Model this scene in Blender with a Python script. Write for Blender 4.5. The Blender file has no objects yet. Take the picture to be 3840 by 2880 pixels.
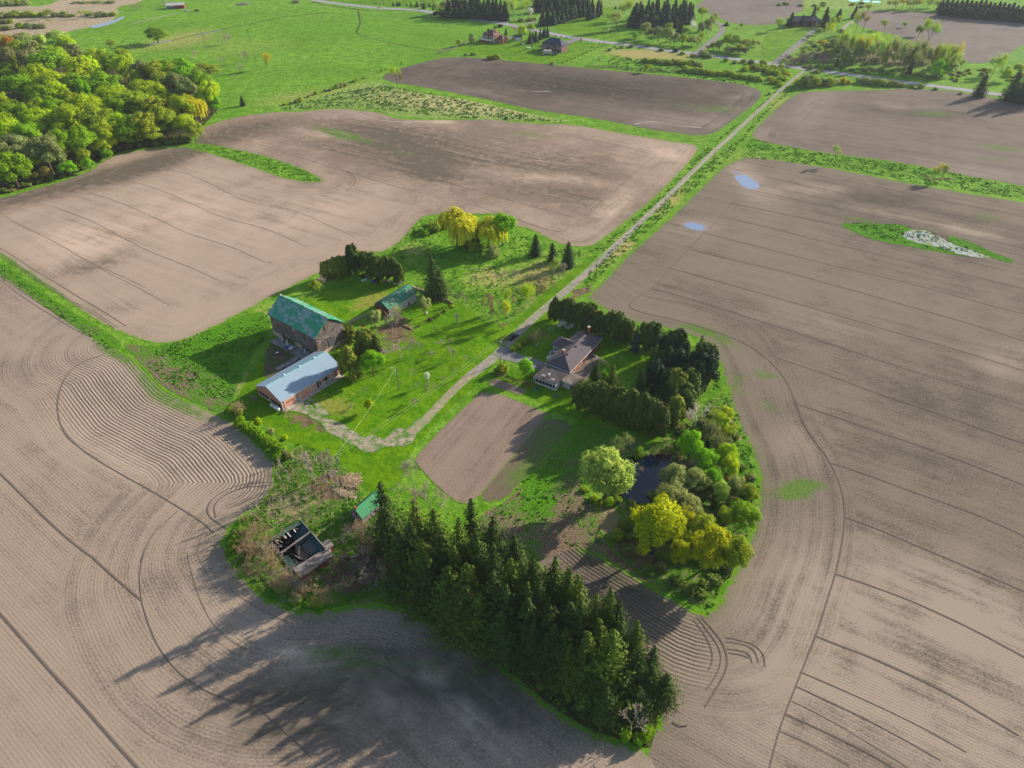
import bpy, math, random
import numpy as np
from mathutils import Vector, geometry, noise as mnoise
R = math.radians
rng = np.random.default_rng(7)
random.seed(7)
scene = bpy.context.scene
# ------------------------------------------------------------------ camera, sky, sun
CAM_H = 144.0
PITCH = R(38)
FPX = 2666.0
cam = bpy.data.cameras.new('camera')
camo = bpy.data.objects.new('camera', cam)
scene.collection.objects.link(camo)
camo.location = (0, 0, CAM_H)
camo.rotation_euler = (R(90) - PITCH, 0, 0)
cam.sensor_width = 36
cam.lens = 36 * FPX / 3840
cam.clip_start = 1
cam.clip_end = 9000
scene.camera = camo
SUN_AZ = R(33)       # direction towards the sun in the ground plane, from +X
SUN_EL = R(20.5)
world = bpy.data.worlds.new('World')
scene.world = world
world.use_nodes = True
wn = world.node_tree
bg = wn.nodes['Background']
sky = wn.nodes.new('ShaderNodeTexSky')
sky.sky_type = 'NISHITA'
sky.sun_disc = False
sky.sun_elevation = SUN_EL
sky.sun_rotation = R(90) - SUN_AZ
sky.air_density = 1.0
sky.dust_density = 1.0
wn.links.new(sky.outputs[0], bg.inputs[0])
bg.inputs[1].default_value = 0.10
sl = bpy.data.lights.new('sun', 'SUN')
sl.energy = 5.0
sl.angle = R(0.6)
sl.color = (1.0, 0.89, 0.74)
so = bpy.data.objects.new('sun', sl)
scene.collection.objects.link(so)
d = Vector((math.cos(SUN_AZ) * math.cos(SUN_EL), math.sin(SUN_AZ) * math.cos(SUN_EL), math.sin(SUN_EL)))
so.rotation_euler = d.to_track_quat('Z', 'Y').to_euler()
so.location = (200, 100, 300)
scene.view_settings.view_transform = 'Standard'
scene.view_settings.look = 'None'
scene.view_settings.exposure = 0.87
scene.view_settings.gamma = 1
scene.cycles.max_bounces = 5
scene.cycles.diffuse_bounces = 2
scene.cycles.glossy_bounces = 2
scene.cycles.transmission_bounces = 3
scene.cycles.volume_bounces = 0
scene.render.filter_size = 1.15

# ------------------------------------------------------------------ picture -> ground
cP, sP = math.cos(PITCH), math.sin(PITCH)
def gs(x, y, z=0.0):
    u = (x - 1920) / FPX; v = (1440 - y) / FPX
    dy = cP + v * sP; dz = -sP + v * cP
    t = (z - CAM_H) / dz
    return (u * t, dy * t)
VS = 3840 / 2212
def gv(x, y, z=0.0):
    return gs(x * VS, y * VS, z)
def proj_v(X, Y, Z=0.0):
    Z = Z - CAM_H
    dd = Y * cP - Z * sP; v = Y * sP + Z * cP
    return (1920 + FPX * X / dd) / VS, (1440 - FPX * v / dd) / VS
def height_at(X, Y, ys):
    lo, hi = 0.0, 45.0
    for _ in range(30):
        m = (lo + hi) / 2
        if proj_v(X, Y, m)[1] * VS > ys: lo = m
        else: hi = m
    return lo
class Crop:
    def __init__(s, ox, oy, k=0.434): s.ox, s.oy, s.k = ox, oy, k
    def S(s, x, y): return (s.ox + x * s.k, s.oy + y * s.k)
    def V(s, x, y): return ((s.ox + x * s.k) / VS, (s.oy + y * s.k) / VS)
    def G(s, x, y, z=0.0): return gs(*s.S(x, y), z)
C00 = Crop(0, 0); C960 = Crop(960, 0); C1920 = Crop(1920, 0); C2880 = Crop(2880, 0)
CA = Crop(0, 600); CB = Crop(800, 720); CC = Crop(1760, 720); CD = Crop(800, 1300)
CE = Crop(1760, 1300); CF = Crop(800, 1700); CG = Crop(1700, 1700); CH = Crop(1700, 2160)
CI = Crop(2040, 1500); CJ = Crop(0, 1300, .48825); CK = Crop(0, 2070, .48825)
CL = Crop(2600, 600, .5606); CM = Crop(2600, 1500, .5606); CN = Crop(2600, 2070, .48825)
CO = Crop(1750, 60, .22604); CQ = Crop(1340, 1000, .16275); CR = Crop(930, 1290, .18083)
CT = Crop(980, 1080, .16275); CU = Crop(1980, 1200, .16275); CW = Crop(980, 1900, .16275); CX = Crop(2800, 0, .22604)
CY = Crop(560, 0, .394)

# ------------------------------------------------------------------ objects
col = scene.collection
def tag(o, label=None, cat=None, group=None, kind=None):
    if label: o['label'] = label
    if cat: o['category'] = cat
    if group: o['group'] = group
    if kind: o['kind'] = kind
    return o
def empty(name, loc, rz=0.0):
    o = bpy.data.objects.new(name, None)
    o.location = loc if len(loc) == 3 else (loc[0], loc[1], 0)
    o.rotation_euler = (0, 0, rz)
    o.empty_display_size = 0.5
    col.objects.link(o)
    return o
def mesh_np(name, verts, faces, mat, smooth=False):
    """verts (n,3), faces (m,k) arrays -> mesh data"""
    me = bpy.data.meshes.new(name)
    verts = np.asarray(verts, dtype=np.float32); faces = np.asarray(faces, dtype=np.int32)
    n, k = faces.shape
    me.vertices.add(len(verts)); me.vertices.foreach_set('co', verts.ravel())
    me.loops.add(n * k); me.loops.foreach_set('vertex_index', faces.ravel())
    me.polygons.add(n)
    me.polygons.foreach_set('loop_start', np.arange(0, n * k, k, dtype=np.int32))
    try: me.polygons.foreach_set('loop_total', np.full(n, k, dtype=np.int32))
    except Exception: pass
    if smooth: me.polygons.foreach_set('use_smooth', np.ones(n, dtype=bool))
    me.update(calc_edges=True)
    me.materials.append(mat)
    return me
def link(name, me, parent=None):
    o = bpy.data.objects.new(name, me)
    col.objects.link(o)
    if parent is not None: o.parent = parent
    return o
class MB:
    def __init__(s): s.v = []; s.f = []
    def add(s, vs, fs):
        b = len(s.v); s.v += [tuple(p) for p in vs]; s.f += [tuple(b + i for i in f) for f in fs]
    def box(s, x0, x1, y0, y1, z0, z1):
        s.add([(x0,y0,z0),(x1,y0,z0),(x1,y1,z0),(x0,y1,z0),(x0,y0,z1),(x1,y0,z1),(x1,y1,z1),(x0,y1,z1)],
              [(0,3,2,1),(4,5,6,7),(0,1,5,4),(1,2,6,5),(2,3,7,6),(3,0,4,7)])
    def bar(s, a, b, w, h=None):
        h = h or w
        a = Vector(a); b = Vector(b); dd = (b - a)
        if dd.length < 1e-6: return
        z = dd.normalized(); up = Vector((0,0,1)) if abs(z.z) < .95 else Vector((1,0,0))
        x = z.cross(up).normalized() * w / 2; y = x.normalized().cross(z).normalized() * h / 2
        s.add([a-x-y, a+x-y, a+x+y, a-x+y, b-x-y, b+x-y, b+x+y, b-x+y],
              [(0,3,2,1),(4,5,6,7),(0,1,5,4),(1,2,6,5),(2,3,7,6),(3,0,4,7)])
    def quad(s, a, b, c, d, t=0.0):
        if t == 0: s.add([a, b, c, d], [(0,1,2,3)]); return
        A, B, C_, D = map(Vector, (a, b, c, d)); n = (B-A).cross(D-A).normalized() * t
        s.add([A,B,C_,D,A-n,B-n,C_-n,D-n], [(0,1,2,3),(7,6,5,4),(1,0,4,5),(2,1,5,6),(3,2,6,7),(0,3,7,4)])
    def tube(s, a, b, r0, r1, n=8, cap=True):
        a = Vector(a); b = Vector(b); z = (b-a).normalized()
        up = Vector((0,0,1)) if abs(z.z) < .95 else Vector((1,0,0))
        x = z.cross(up).normalized(); y = z.cross(x)
        vs = []
        for p, r in ((a, r0), (b, r1)):
            for i in range(n):
                t = 2*math.pi*i/n; vs.append(p + x*math.cos(t)*r + y*math.sin(t)*r)
        fs = [(i, (i+1) % n, n+(i+1) % n, n+i) for i in range(n)]
        if cap: fs += [tuple(range(n-1, -1, -1)), tuple(range(n, 2*n))]
        s.add(vs, fs)
    def prism(s, pts, z0, z1):
        n = len(pts)
        s.add([(x,y,z0) for x,y in pts] + [(x,y,z1) for x,y in pts],
              [tuple(range(n-1,-1,-1)), tuple(range(n,2*n))] + [(i,(i+1)%n,n+(i+1)%n,n+i) for i in range(n)])
    def build(s, name, mat, parent=None, smooth=False, bevel=0):
        me = bpy.data.meshes.new(name); me.from_pydata(s.v, [], s.f); me.materials.append(mat)
        if smooth:
            for p in me.polygons: p.use_smooth = True
        me.update()
        o = link(name, me, parent)
        if bevel:
            m = o.modifiers.new('bevel', 'BEVEL'); m.width = bevel; m.segments = 2
        return o

# ------------------------------------------------------------------ materials
def lin(r, g, b):
    f = lambda c: (c/255/12.92) if c/255 <= .04045 else ((c/255+.055)/1.055)**2.4
    return (f(r), f(g), f(b), 1)
class NT:
    def __init__(s, name, rough=0.9, spec=0.15):
        s.m = bpy.data.materials.new(name); s.m.use_nodes = True
        s.t = s.m.node_tree; s.b = s.t.nodes['Principled BSDF']
        s.b.inputs['Roughness'].default_value = rough
        s.b.inputs['Specular IOR Level'].default_value = spec
        s._geo = None
    def n(s, typ): return s.t.nodes.new(typ)
    def lk(s, a, b): s.t.links.new(a, b)
    def put(s, sock, v):
        if isinstance(v, bpy.types.NodeSocket): s.lk(v, sock)
        else: sock.default_value = v
    def pos(s):
        if s._geo is None: s._geo = s.n('ShaderNodeNewGeometry')
        return s._geo.outputs['Position']
    def obj(s): return s.n('ShaderNodeTexCoord').outputs['Object']
    def math(s, op, a, b=None, c=None, clamp=False):
        x = s.n('ShaderNodeMath'); x.operation = op; x.use_clamp = clamp
        s.put(x.inputs[0], a)
        if b is not None: s.put(x.inputs[1], b)
        if c is not None: s.put(x.inputs[2], c)
        return x.outputs[0]
    def mix(s, f, a, b, mode='MIX'):
        x = s.n('ShaderNodeMix'); x.data_type = 'RGBA'; x.blend_type = mode; x.clamp_factor = True
        s.put(x.inputs['Factor'], f); s.put(x.inputs[6], a); s.put(x.inputs[7], b)
        return x.outputs[2]
    def fmix(s, f, a, b):
        x = s.n('ShaderNodeMix'); x.data_type = 'FLOAT'
        s.put(x.inputs['Factor'], f); s.put(x.inputs[2], a); s.put(x.inputs[3], b)
        return x.outputs[0]
    def noise(s, vec, scale, detail=3, rough=0.55, dist=0):
        x = s.n('ShaderNodeTexNoise'); s.put(x.inputs['Vector'], vec)
        x.inputs['Scale'].default_value = scale; x.inputs['Detail'].default_value = detail
        x.inputs['Roughness'].default_value = rough; x.inputs['Distortion'].default_value = dist
        return x.outputs['Fac']
    def step(s, v, a, b):
        x = s.n('ShaderNodeMapRange'); x.interpolation_type = 'SMOOTHSTEP'; s.put(x.inputs[0], v)
        s.put(x.inputs[1], a); s.put(x.inputs[2], b)
        return x.outputs[0]
    def mapv(s, vec, scale=(1,1,1), rot=0.0):
        x = s.n('ShaderNodeMapping'); s.put(x.inputs[0], vec)
        x.inputs['Rotation'].default_value = (0, 0, rot); x.inputs['Scale'].default_value = scale
        return x.outputs[0]
    def sep(s, v):
        x = s.n('ShaderNodeSeparateXYZ'); s.lk(v, x.inputs[0]); return x.outputs
    def comb(s, x_, y_, z_):
        x = s.n('ShaderNodeCombineXYZ'); s.put(x.inputs[0], x_); s.put(x.inputs[1], y_); s.put(x.inputs[2], z_)
        return x.outputs[0]
    def attr(s, name):
        x = s.n('ShaderNodeAttribute'); x.attribute_name = name; return x
    def bump(s, h, strength=0.5, dist=0.1):
        x = s.n('ShaderNodeBump'); s.put(x.inputs['Height'], h)
        x.inputs['Strength'].default_value = strength; x.inputs['Distance'].default_value = dist
        s.lk(x.outputs[0], s.b.inputs['Normal'])
    def color(s, c): s.put(s.b.inputs['Base Color'], c); return s

def plain(name, rgb, rough=0.8, spec=0.3, var=0.25, scale=1.2, metal=0.0):
    m = NT(name, rough, spec)
    nz = m.noise(m.obj(), scale, 4, .6)
    c2 = tuple(x*(1-var) for x in rgb[:3]) + (1,); c1 = tuple(min(1, x*(1+var*.5)) for x in rgb[:3]) + (1,)
    m.color(m.mix(m.step(nz, .3, .7), c2, c1)); m.b.inputs['Metallic'].default_value = metal
    return m.m

def grass_color(m, p, A, B, dry, dryamt=0.0, patch=None, fine=1.0):
    """two grass greens mixed at several scales plus dry straw"""
    big = m.noise(p, 0.02, 4, .6); mid = m.noise(p, 0.16, 4, .65); sm = m.noise(p, 1.1*fine, 4, .7)
    c = m.mix(m.step(m.math('ADD', m.math('MULTIPLY', mid, .7), m.math('MULTIPLY', m.noise(p, .5, 4, .75), .3)), .4, .6), A, B)
    c = m.mix(m.math('MULTIPLY', m.step(big, .4, .75), .45), c, tuple(x*.62 for x in A[:3]) + (1,))
    c = m.mix(m.math('MULTIPLY', m.step(sm, .42, .7), .5), c, tuple(x*.5 for x in B[:3]) + (1,))
    dn = m.noise(p, 0.55, 5, .75)
    amt = dryamt
    if patch is not None: amt = m.math('ADD', patch, dryamt)
    thr = m.math('SUBTRACT', 0.72, m.math('MULTIPLY', amt, .5))
    c = m.mix(m.math('MULTIPLY', m.step(dn, thr, m.math('ADD', thr, .16)), .85), c, dry)
    return c, sm, dn

G1 = lin(80, 128, 6); G2 = lin(112, 156, 22); STRAW = lin(168, 150, 98); DRY = lin(150, 132, 96)
def grass_mat(name, A, B, dry, dryamt=0.0, bump=.5, litter=None, fine=1.0):
    m = NT(name, .95, .05); p = m.pos()
    pv = m.sep(m.attr('patch').outputs['Vector'])
    c, sm, dn = grass_color(m, p, A, B, dry, dryamt, pv[0], fine)
    # second channel: lush, third: brown leaf litter / bare earth
    c = m.mix(m.math('MULTIPLY', pv[1], .8, clamp=True), c, m.mix(m.step(sm, .4, .65), lin(84, 142, 4), lin(56, 106, 6)))
    ln = m.noise(p, 0.35, 4, .7)
    lf = m.step(m.math('ADD', pv[2], m.math('MULTIPLY', m.math('SUBTRACT', ln, .5), 1.3)), .35, .65)
    c = m.mix(lf, c, m.mix(m.step(dn, .35, .65), litter or lin(96, 80, 62), lin(128, 108, 84)))
    m.color(c)
    m.bump(m.math('ADD', m.noise(p, 2.6, 3, .7), m.math('MULTIPLY', m.noise(p, .5, 3), 2.0)), bump, .6)
    return m.m
M = {}
M['meadow'] = grass_mat('meadow_grass', lin(84, 134, 20), lin(122, 164, 50), STRAW, .22, .6)
M['lawn'] = grass_mat('lawn_grass', lin(74, 122, 4), lin(108, 148, 8), lin(138, 138, 60), .05, .35, fine=1.5)
M['dark_verge'] = grass_mat('verge_grass', lin(46, 100, 8), lin(84, 140, 20), STRAW, .3, .9)
M['thicket'] = grass_mat('thicket_floor', lin(70, 116, 18), lin(96, 138, 36), lin(150, 134, 104), .45, .9)
M['wood_floor'] = grass_mat('wood_floor', lin(58, 66, 30), lin(70, 78, 34), lin(96, 84, 60), .5, .8)
M['straw_meadow'] = grass_mat('straw_meadow', lin(84, 138, 28), lin(120, 158, 58), lin(186, 174, 126), .5, .9)
M['marsh'] = grass_mat('marsh_reed', lin(146, 134, 108), lin(168, 150, 124), lin(184, 166, 142), .6, .8)
M['far_grass'] = grass_mat('far_grass', lin(84, 136, 40), lin(116, 156, 62), STRAW, .25, .6)
M['weeds'] = None

def soil_mat(name, base, rowdir, hw=18.0, edgek=1.0, amp=1.0, dark=None, light=None, period=0.76, grass=(G1, G2), rowvis=.5):
    m = NT(name, .97, .03); p = m.pos()
    edge = m.math('MULTIPLY', m.attr('edge').outputs['Fac'], edgek); rowd = m.attr('rowd').outputs['Fac']; ridge = m.attr('ridge').outputs['Fac']
    pv = m.sep(m.attr('patch').outputs['Vector'])
    rot = m.mapv(p, (1, 1, 1), -rowdir)
    rx, ry, rz = m.sep(rot)
    head = m.step(m.math('SUBTRACT', hw, rowd), -.15, .15)
    u = m.fmix(head, ry, rowd)          # coordinate across the rows
    al = m.fmix(head, rx, m.math('ADD', m.math('MULTIPLY', rx, .6), m.math('MULTIPLY', ry, .6)))
    dark = dark or tuple(x*.55 for x in base[:3]) + (1,); light = light or tuple(min(1, x*1.2) for x in base[:3]) + (1,)
    big = m.noise(p, .012, 4, .6, .5); mid = m.noise(p, .07, 4, .65, .3)
    streak = m.noise(m.comb(m.math('MULTIPLY', al, .012), m.math('MULTIPLY', u, .33), 0.0), 1.0, 3, .65)
    fst = m.noise(m.comb(m.math('MULTIPLY', al, .06), m.math('MULTIPLY', u, 1.5), 3.0), 1.0, 2, .6)
    clod = m.noise(p, 1.7, 4, .75)
    v = m.math('ADD', m.math('MULTIPLY', m.math('SUBTRACT', big, .5), 1.0), m.math('MULTIPLY', m.math('SUBTRACT', mid, .5), .8))
    v = m.math('ADD', v, m.math('MULTIPLY', m.math('SUBTRACT', streak, .5), .8*rowvis*2))
    v = m.math('ADD', v, m.math('MULTIPLY', m.math('SUBTRACT', fst, .5), .42*rowvis*2))
    v = m.math('ADD', v, m.math('MULTIPLY', m.math('SUBTRACT', clod, .5), 1.7))
    v = m.math('ADD', m.math('MULTIPLY', v, amp), .5)
    wave = m.math('SINE', m.math('MULTIPLY', m.math('ADD', u, m.math('MULTIPLY', mid, .25)), 2*math.pi/period))
    v = m.math('ADD', v, m.math('MULTIPLY', wave, .045*rowvis*2))
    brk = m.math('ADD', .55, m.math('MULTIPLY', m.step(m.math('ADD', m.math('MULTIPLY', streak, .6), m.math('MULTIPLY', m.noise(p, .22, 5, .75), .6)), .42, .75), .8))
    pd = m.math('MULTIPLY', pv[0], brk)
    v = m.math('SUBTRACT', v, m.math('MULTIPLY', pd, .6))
    rsin = m.math('SINE', m.math('MULTIPLY', m.math('ADD', rowd, m.math('MULTIPLY', mid, .8)), 2*math.pi/.98))
    v = m.math('ADD', v, m.math('MULTIPLY', m.math('MULTIPLY', rsin, ridge), .25))
    c = m.mix(m.step(v, 0.0, .55), dark, base)
    c = m.mix(m.step(v, .55, 1.25), c, light)
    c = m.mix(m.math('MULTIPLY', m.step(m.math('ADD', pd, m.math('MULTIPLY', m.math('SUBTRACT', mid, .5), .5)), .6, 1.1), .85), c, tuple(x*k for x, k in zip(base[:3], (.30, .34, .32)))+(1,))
    c = m.mix(m.math('MULTIPLY', pv[2], m.step(m.math('ADD', m.math('ADD', mid, streak), m.math('MULTIPLY', m.math('SUBTRACT', clod, .5), .7)), .6, 1.25), clamp=True), c, tuple(min(1, x*1.62) for x in base[:3]) + (1,))
    # green shoots
    gn = m.math('ADD', pv[1], m.math('MULTIPLY', m.math('SUBTRACT', m.noise(p, .5, 5, .8), .5), .9))
    c = m.mix(m.math('MULTIPLY', m.step(gn, .35, .95), .85), c, m.mix(m.step(clod, .4, .6), lin(70, 108, 26), lin(98, 128, 52)))
    # grass creeping in from the margin
    en = m.math('ADD', edge, m.math('MULTIPLY', m.math('SUBTRACT', m.noise(p, .35, 4, .75), .5), -5.0))
    gcol = m.mix(m.step(clod, .38, .62), grass[0], grass[1])
    c = m.mix(m.step(en, 1.3, .3), c, gcol)
    c = m.mix(m.math('MULTIPLY', m.step(en, 5.0, 1.0), .35), c, m.mix(.5, c, lin(90, 110, 60)))
    m.color(c)
    h = m.math('ADD', m.math('MULTIPLY', m.noise(p, 2.4, 3, .7), .5), m.math('MULTIPLY', wave, .10*rowvis))
    h = m.math('ADD', h, m.math('MULTIPLY', m.math('MULTIPLY', rsin, ridge), .45))
    m.bump(h, .6, .2)
    return m.m

# ------------------------------------------------------------------ ground sheets
def smooth_poly(pts, closed=True, it=2):
    p = [tuple(q) for q in pts]
    for _ in range(it):
        o = []
        n = len(p)
        rg = range(n) if closed else range(n-1)
        if not closed: o.append(p[0])
        for i in rg:
            a, b = p[i], p[(i+1) % n]
            o.append((a[0]*.75+b[0]*.25, a[1]*.75+b[1]*.25)); o.append((a[0]*.25+b[0]*.75, a[1]*.25+b[1]*.75))
        if not closed: o.append(p[-1])
        p = o
    return p
def resample(pts, step, closed=True):
    P = [Vector((a[0], a[1])) for a in pts]
    if closed: P.append(P[0])
    out = []
    for a, b in zip(P[:-1], P[1:]):
        L = (b-a).length; st = step(a) if callable(step) else step
        n = max(1, int(L/st))
        for i in range(n): out.append(a.lerp(b, i/n))
    if not closed: out.append(P[-1])
    return [(p.x, p.y) for p in out]
def seg_dist(X, Y, pts, closed=False):
    P = list(pts) + ([pts[0]] if closed else [])
    best = np.full(X.shape, 1e9)
    for (ax, ay), (bx, by) in zip(P[:-1], P[1:]):
        dx, dy = bx-ax, by-ay; L2 = dx*dx+dy*dy+1e-9
        t = np.clip(((X-ax)*dx+(Y-ay)*dy)/L2, 0, 1)
        best = np.minimum(best, (X-ax-t*dx)**2+(Y-ay-t*dy)**2)
    return np.sqrt(best)
def inside(X, Y, poly):
    r = np.zeros(X.shape, bool); n = len(poly)
    for i in range(n):
        x1, y1 = poly[i]; x2, y2 = poly[(i+1) % n]
        c = ((y1 > Y) != (y2 > Y)) & (X < (x2-x1)*(Y-y1)/(y2-y1+1e-12)+x1)
        r ^= c
    return r
def vproj_arr(X, Y):
    Z = -CAM_H
    dd = Y*cP - Z*sP; v = Y*sP + Z*cP
    return (1920+FPX*X/dd)/VS, (1440-FPX*v/dd)/VS
def patch_values(X, Y, patches):
    """patches in picture units; (x, y, rx, ry, angle, channel, strength)"""
    VX, VY = vproj_arr(X, Y)
    out = np.zeros((len(X), 3), np.float32)
    for (x, y, rx, ry, an, ch, st) in patches:
        a = math.radians(an); dx = VX-x; dy = VY-y
        u = (dx*math.cos(a)+dy*math.sin(a))/rx; w = (-dx*math.sin(a)+dy*math.cos(a))/ry
        out[:, ch] += st*np.exp(-((u*u+w*w)**1.3))
    return out
def wob(X, Y, f=.03):
    return np.sin(X*f+1.3*np.sin(Y*f*.7))+np.sin(Y*f*1.3+1.7*np.sin(X*f*.9+2))
def sheet(name, poly, z, mat, spacing=4.0, patches=(), row=None, ridge=(), jitter=.3, smooth=1, kind='structure', holes=(), rowclosed=False, edgeline=None):
    """poly in ground metres; triangulated sheet carrying edge/row distances and patch colours"""
    poly = smooth_poly(poly, True, smooth) if smooth else list(poly)
    st = lambda p: max(1.5, min(12, math.hypot(p[0], p[1])*.012))
    bd = resample(poly, st)
    bd = [(x+jitter*(mnoise.noise(Vector((x*.35, y*.35, 1)))), y+jitter*(mnoise.noise(Vector((x*.35, y*.35, 9))))) for x, y in bd]
    hs = []
    for h in holes:
        hb = resample(smooth_poly(h, True, 1), st); hs.append(hb)
    A = np.array(bd); x0, y0 = A.min(0); x1, y1 = A.max(0)
    pts = []
    # interior points denser near the camera
    gx, gy = [], []
    y = y0
    while y < y1:
        s = spacing*max(1.0, y/260.0)
        xs = np.arange(x0+s*rng.random(), x1, s); gx.append(xs); gy.append(np.full(xs.shape, y)); y += s*.95
    if gx:
        gx = np.concatenate(gx); gy = np.concatenate(gy)
        ok = inside(gx, gy, bd) & (seg_dist(gx, gy, bd, True) > spacing*.45)
        for hb in hs: ok &= ~inside(gx, gy, hb) & (seg_dist(gx, gy, hb, True) > spacing*.45)
        gx, gy = gx[ok], gy[ok]
    allp = [Vector(p) for p in bd]; edges = [(i, (i+1) % len(bd)) for i in range(len(bd))]
    for hb in hs:
        b = len(allp); allp += [Vector(p) for p in hb]; edges += [(b+i, b+(i+1) % len(hb)) for i in range(len(hb))]
    allp += [Vector((a, b)) for a, b in zip(gx, gy)]
    r = geometry.delaunay_2d_cdt(allp, edges, [], 1, 1e-4)
    vs = np.array([(v.x, v.y) for v in r[0]]); fs = np.array([f for f in r[2] if len(f) == 3])
    # keep only inside faces
    cx = vs[fs].mean(1)
    ok = inside(cx[:, 0], cx[:, 1], bd)
    for hb in hs: ok &= ~inside(cx[:, 0], cx[:, 1], hb)
    fs = fs[ok]
    a, b, c = vs[fs[:, 0]], vs[fs[:, 1]], vs[fs[:, 2]]
    flip = ((b[:, 0]-a[:, 0])*(c[:, 1]-a[:, 1])-(b[:, 1]-a[:, 1])*(c[:, 0]-a[:, 0])) < 0
    fs[flip] = fs[flip][:, ::-1]
    V3 = np.column_stack([vs, np.full(len(vs), z)])
    me = mesh_np(name, V3, fs, mat)
    X, Y = vs[:, 0], vs[:, 1]
    e = seg_dist(X, Y, poly, True) if edgeline is None else seg_dist(X, Y, edgeline, False)
    for h in holes: e = np.minimum(e, seg_dist(X, Y, h, True))
    at = me.attributes.new('edge', 'FLOAT', 'POINT'); at.data.foreach_set('value', e.astype(np.float32))
    rd = e if row is None else seg_dist(X, Y, row, rowclosed)
    at = me.attributes.new('rowd', 'FLOAT', 'POINT'); at.data.foreach_set('value', rd.astype(np.float32))
    rv = patch_values(X, Y, [(a, b, c, d_, an, 0, s_) for (a, b, c, d_, an, s_) in ridge])[:, 0] if len(ridge) else np.zeros(len(X), np.float32)
    rv = np.clip(rv, 0, 1).astype(np.float32)
    at = me.attributes.new('ridge', 'FLOAT', 'POINT'); at.data.foreach_set('value', rv)
    pvs = np.clip(patch_values(X, Y, patches), 0, 1.3).astype(np.float32)
    at = me.attributes.new('patch', 'FLOAT_VECTOR', 'POINT'); at.data.foreach_set('vector', pvs.ravel())
    o = link(name, me); tag(o, kind=kind)
    return o
def gvp(pts): return [gv(x, y) for x, y in pts]
def ribbon(name, pts, widths, z, mat, kind='structure', parent=None, joinobj=None, jit=0.0):
    """strip following ground points; edge = distance to the side"""
    p = resample(smooth_poly(pts, False, 2), 2.5, False) if len(pts) > 2 else resample(pts, 2.5, False)
    n = len(p); W = np.interp(np.linspace(0, 1, n), np.linspace(0, 1, len(widths)), widths)
    vs = []; fs = []; ed = []
    for i in range(n):
        a = Vector(p[max(0, i-1)]); b = Vector(p[min(n-1, i+1)]); t = (b-a).normalized(); nn = Vector((-t.y, t.x))
        w = W[i]*(1+jit*mnoise.noise(Vector((p[i][0]*.2, p[i][1]*.2, 4))))
        for k in (-.5, -.25, 0, .25, .5):
            q = Vector(p[i])+nn*w*k; vs.append((q.x, q.y, z)); ed.append((.5-abs(k))*w)
        if i:
            o = (i-1)*5
            for k in range(4): fs.append((o+k, o+5+k, o+6+k, o+k+1))
    return vs, [f[::-1] for f in fs], ed
def ribbon_obj(name, lists, z, mat, kind='structure', jit=0.0):
    V_, F_, E_ = [], [], []
    for i, (pts, widths) in enumerate(lists):
        vs, fs, ed = ribbon(name, pts, widths, z+i*.0007, mat, jit=jit)
        b = len(V_); V_ += vs; F_ += [tuple(b+k for k in f) for f in fs]; E_ += ed
    me = mesh_np(name, V_, F_, mat)
    at = me.attributes.new('edge', 'FLOAT', 'POINT'); at.data.foreach_set('value', np.array(E_, np.float32))
    o = link(name, me); tag(o, kind=kind)
    return o

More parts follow.
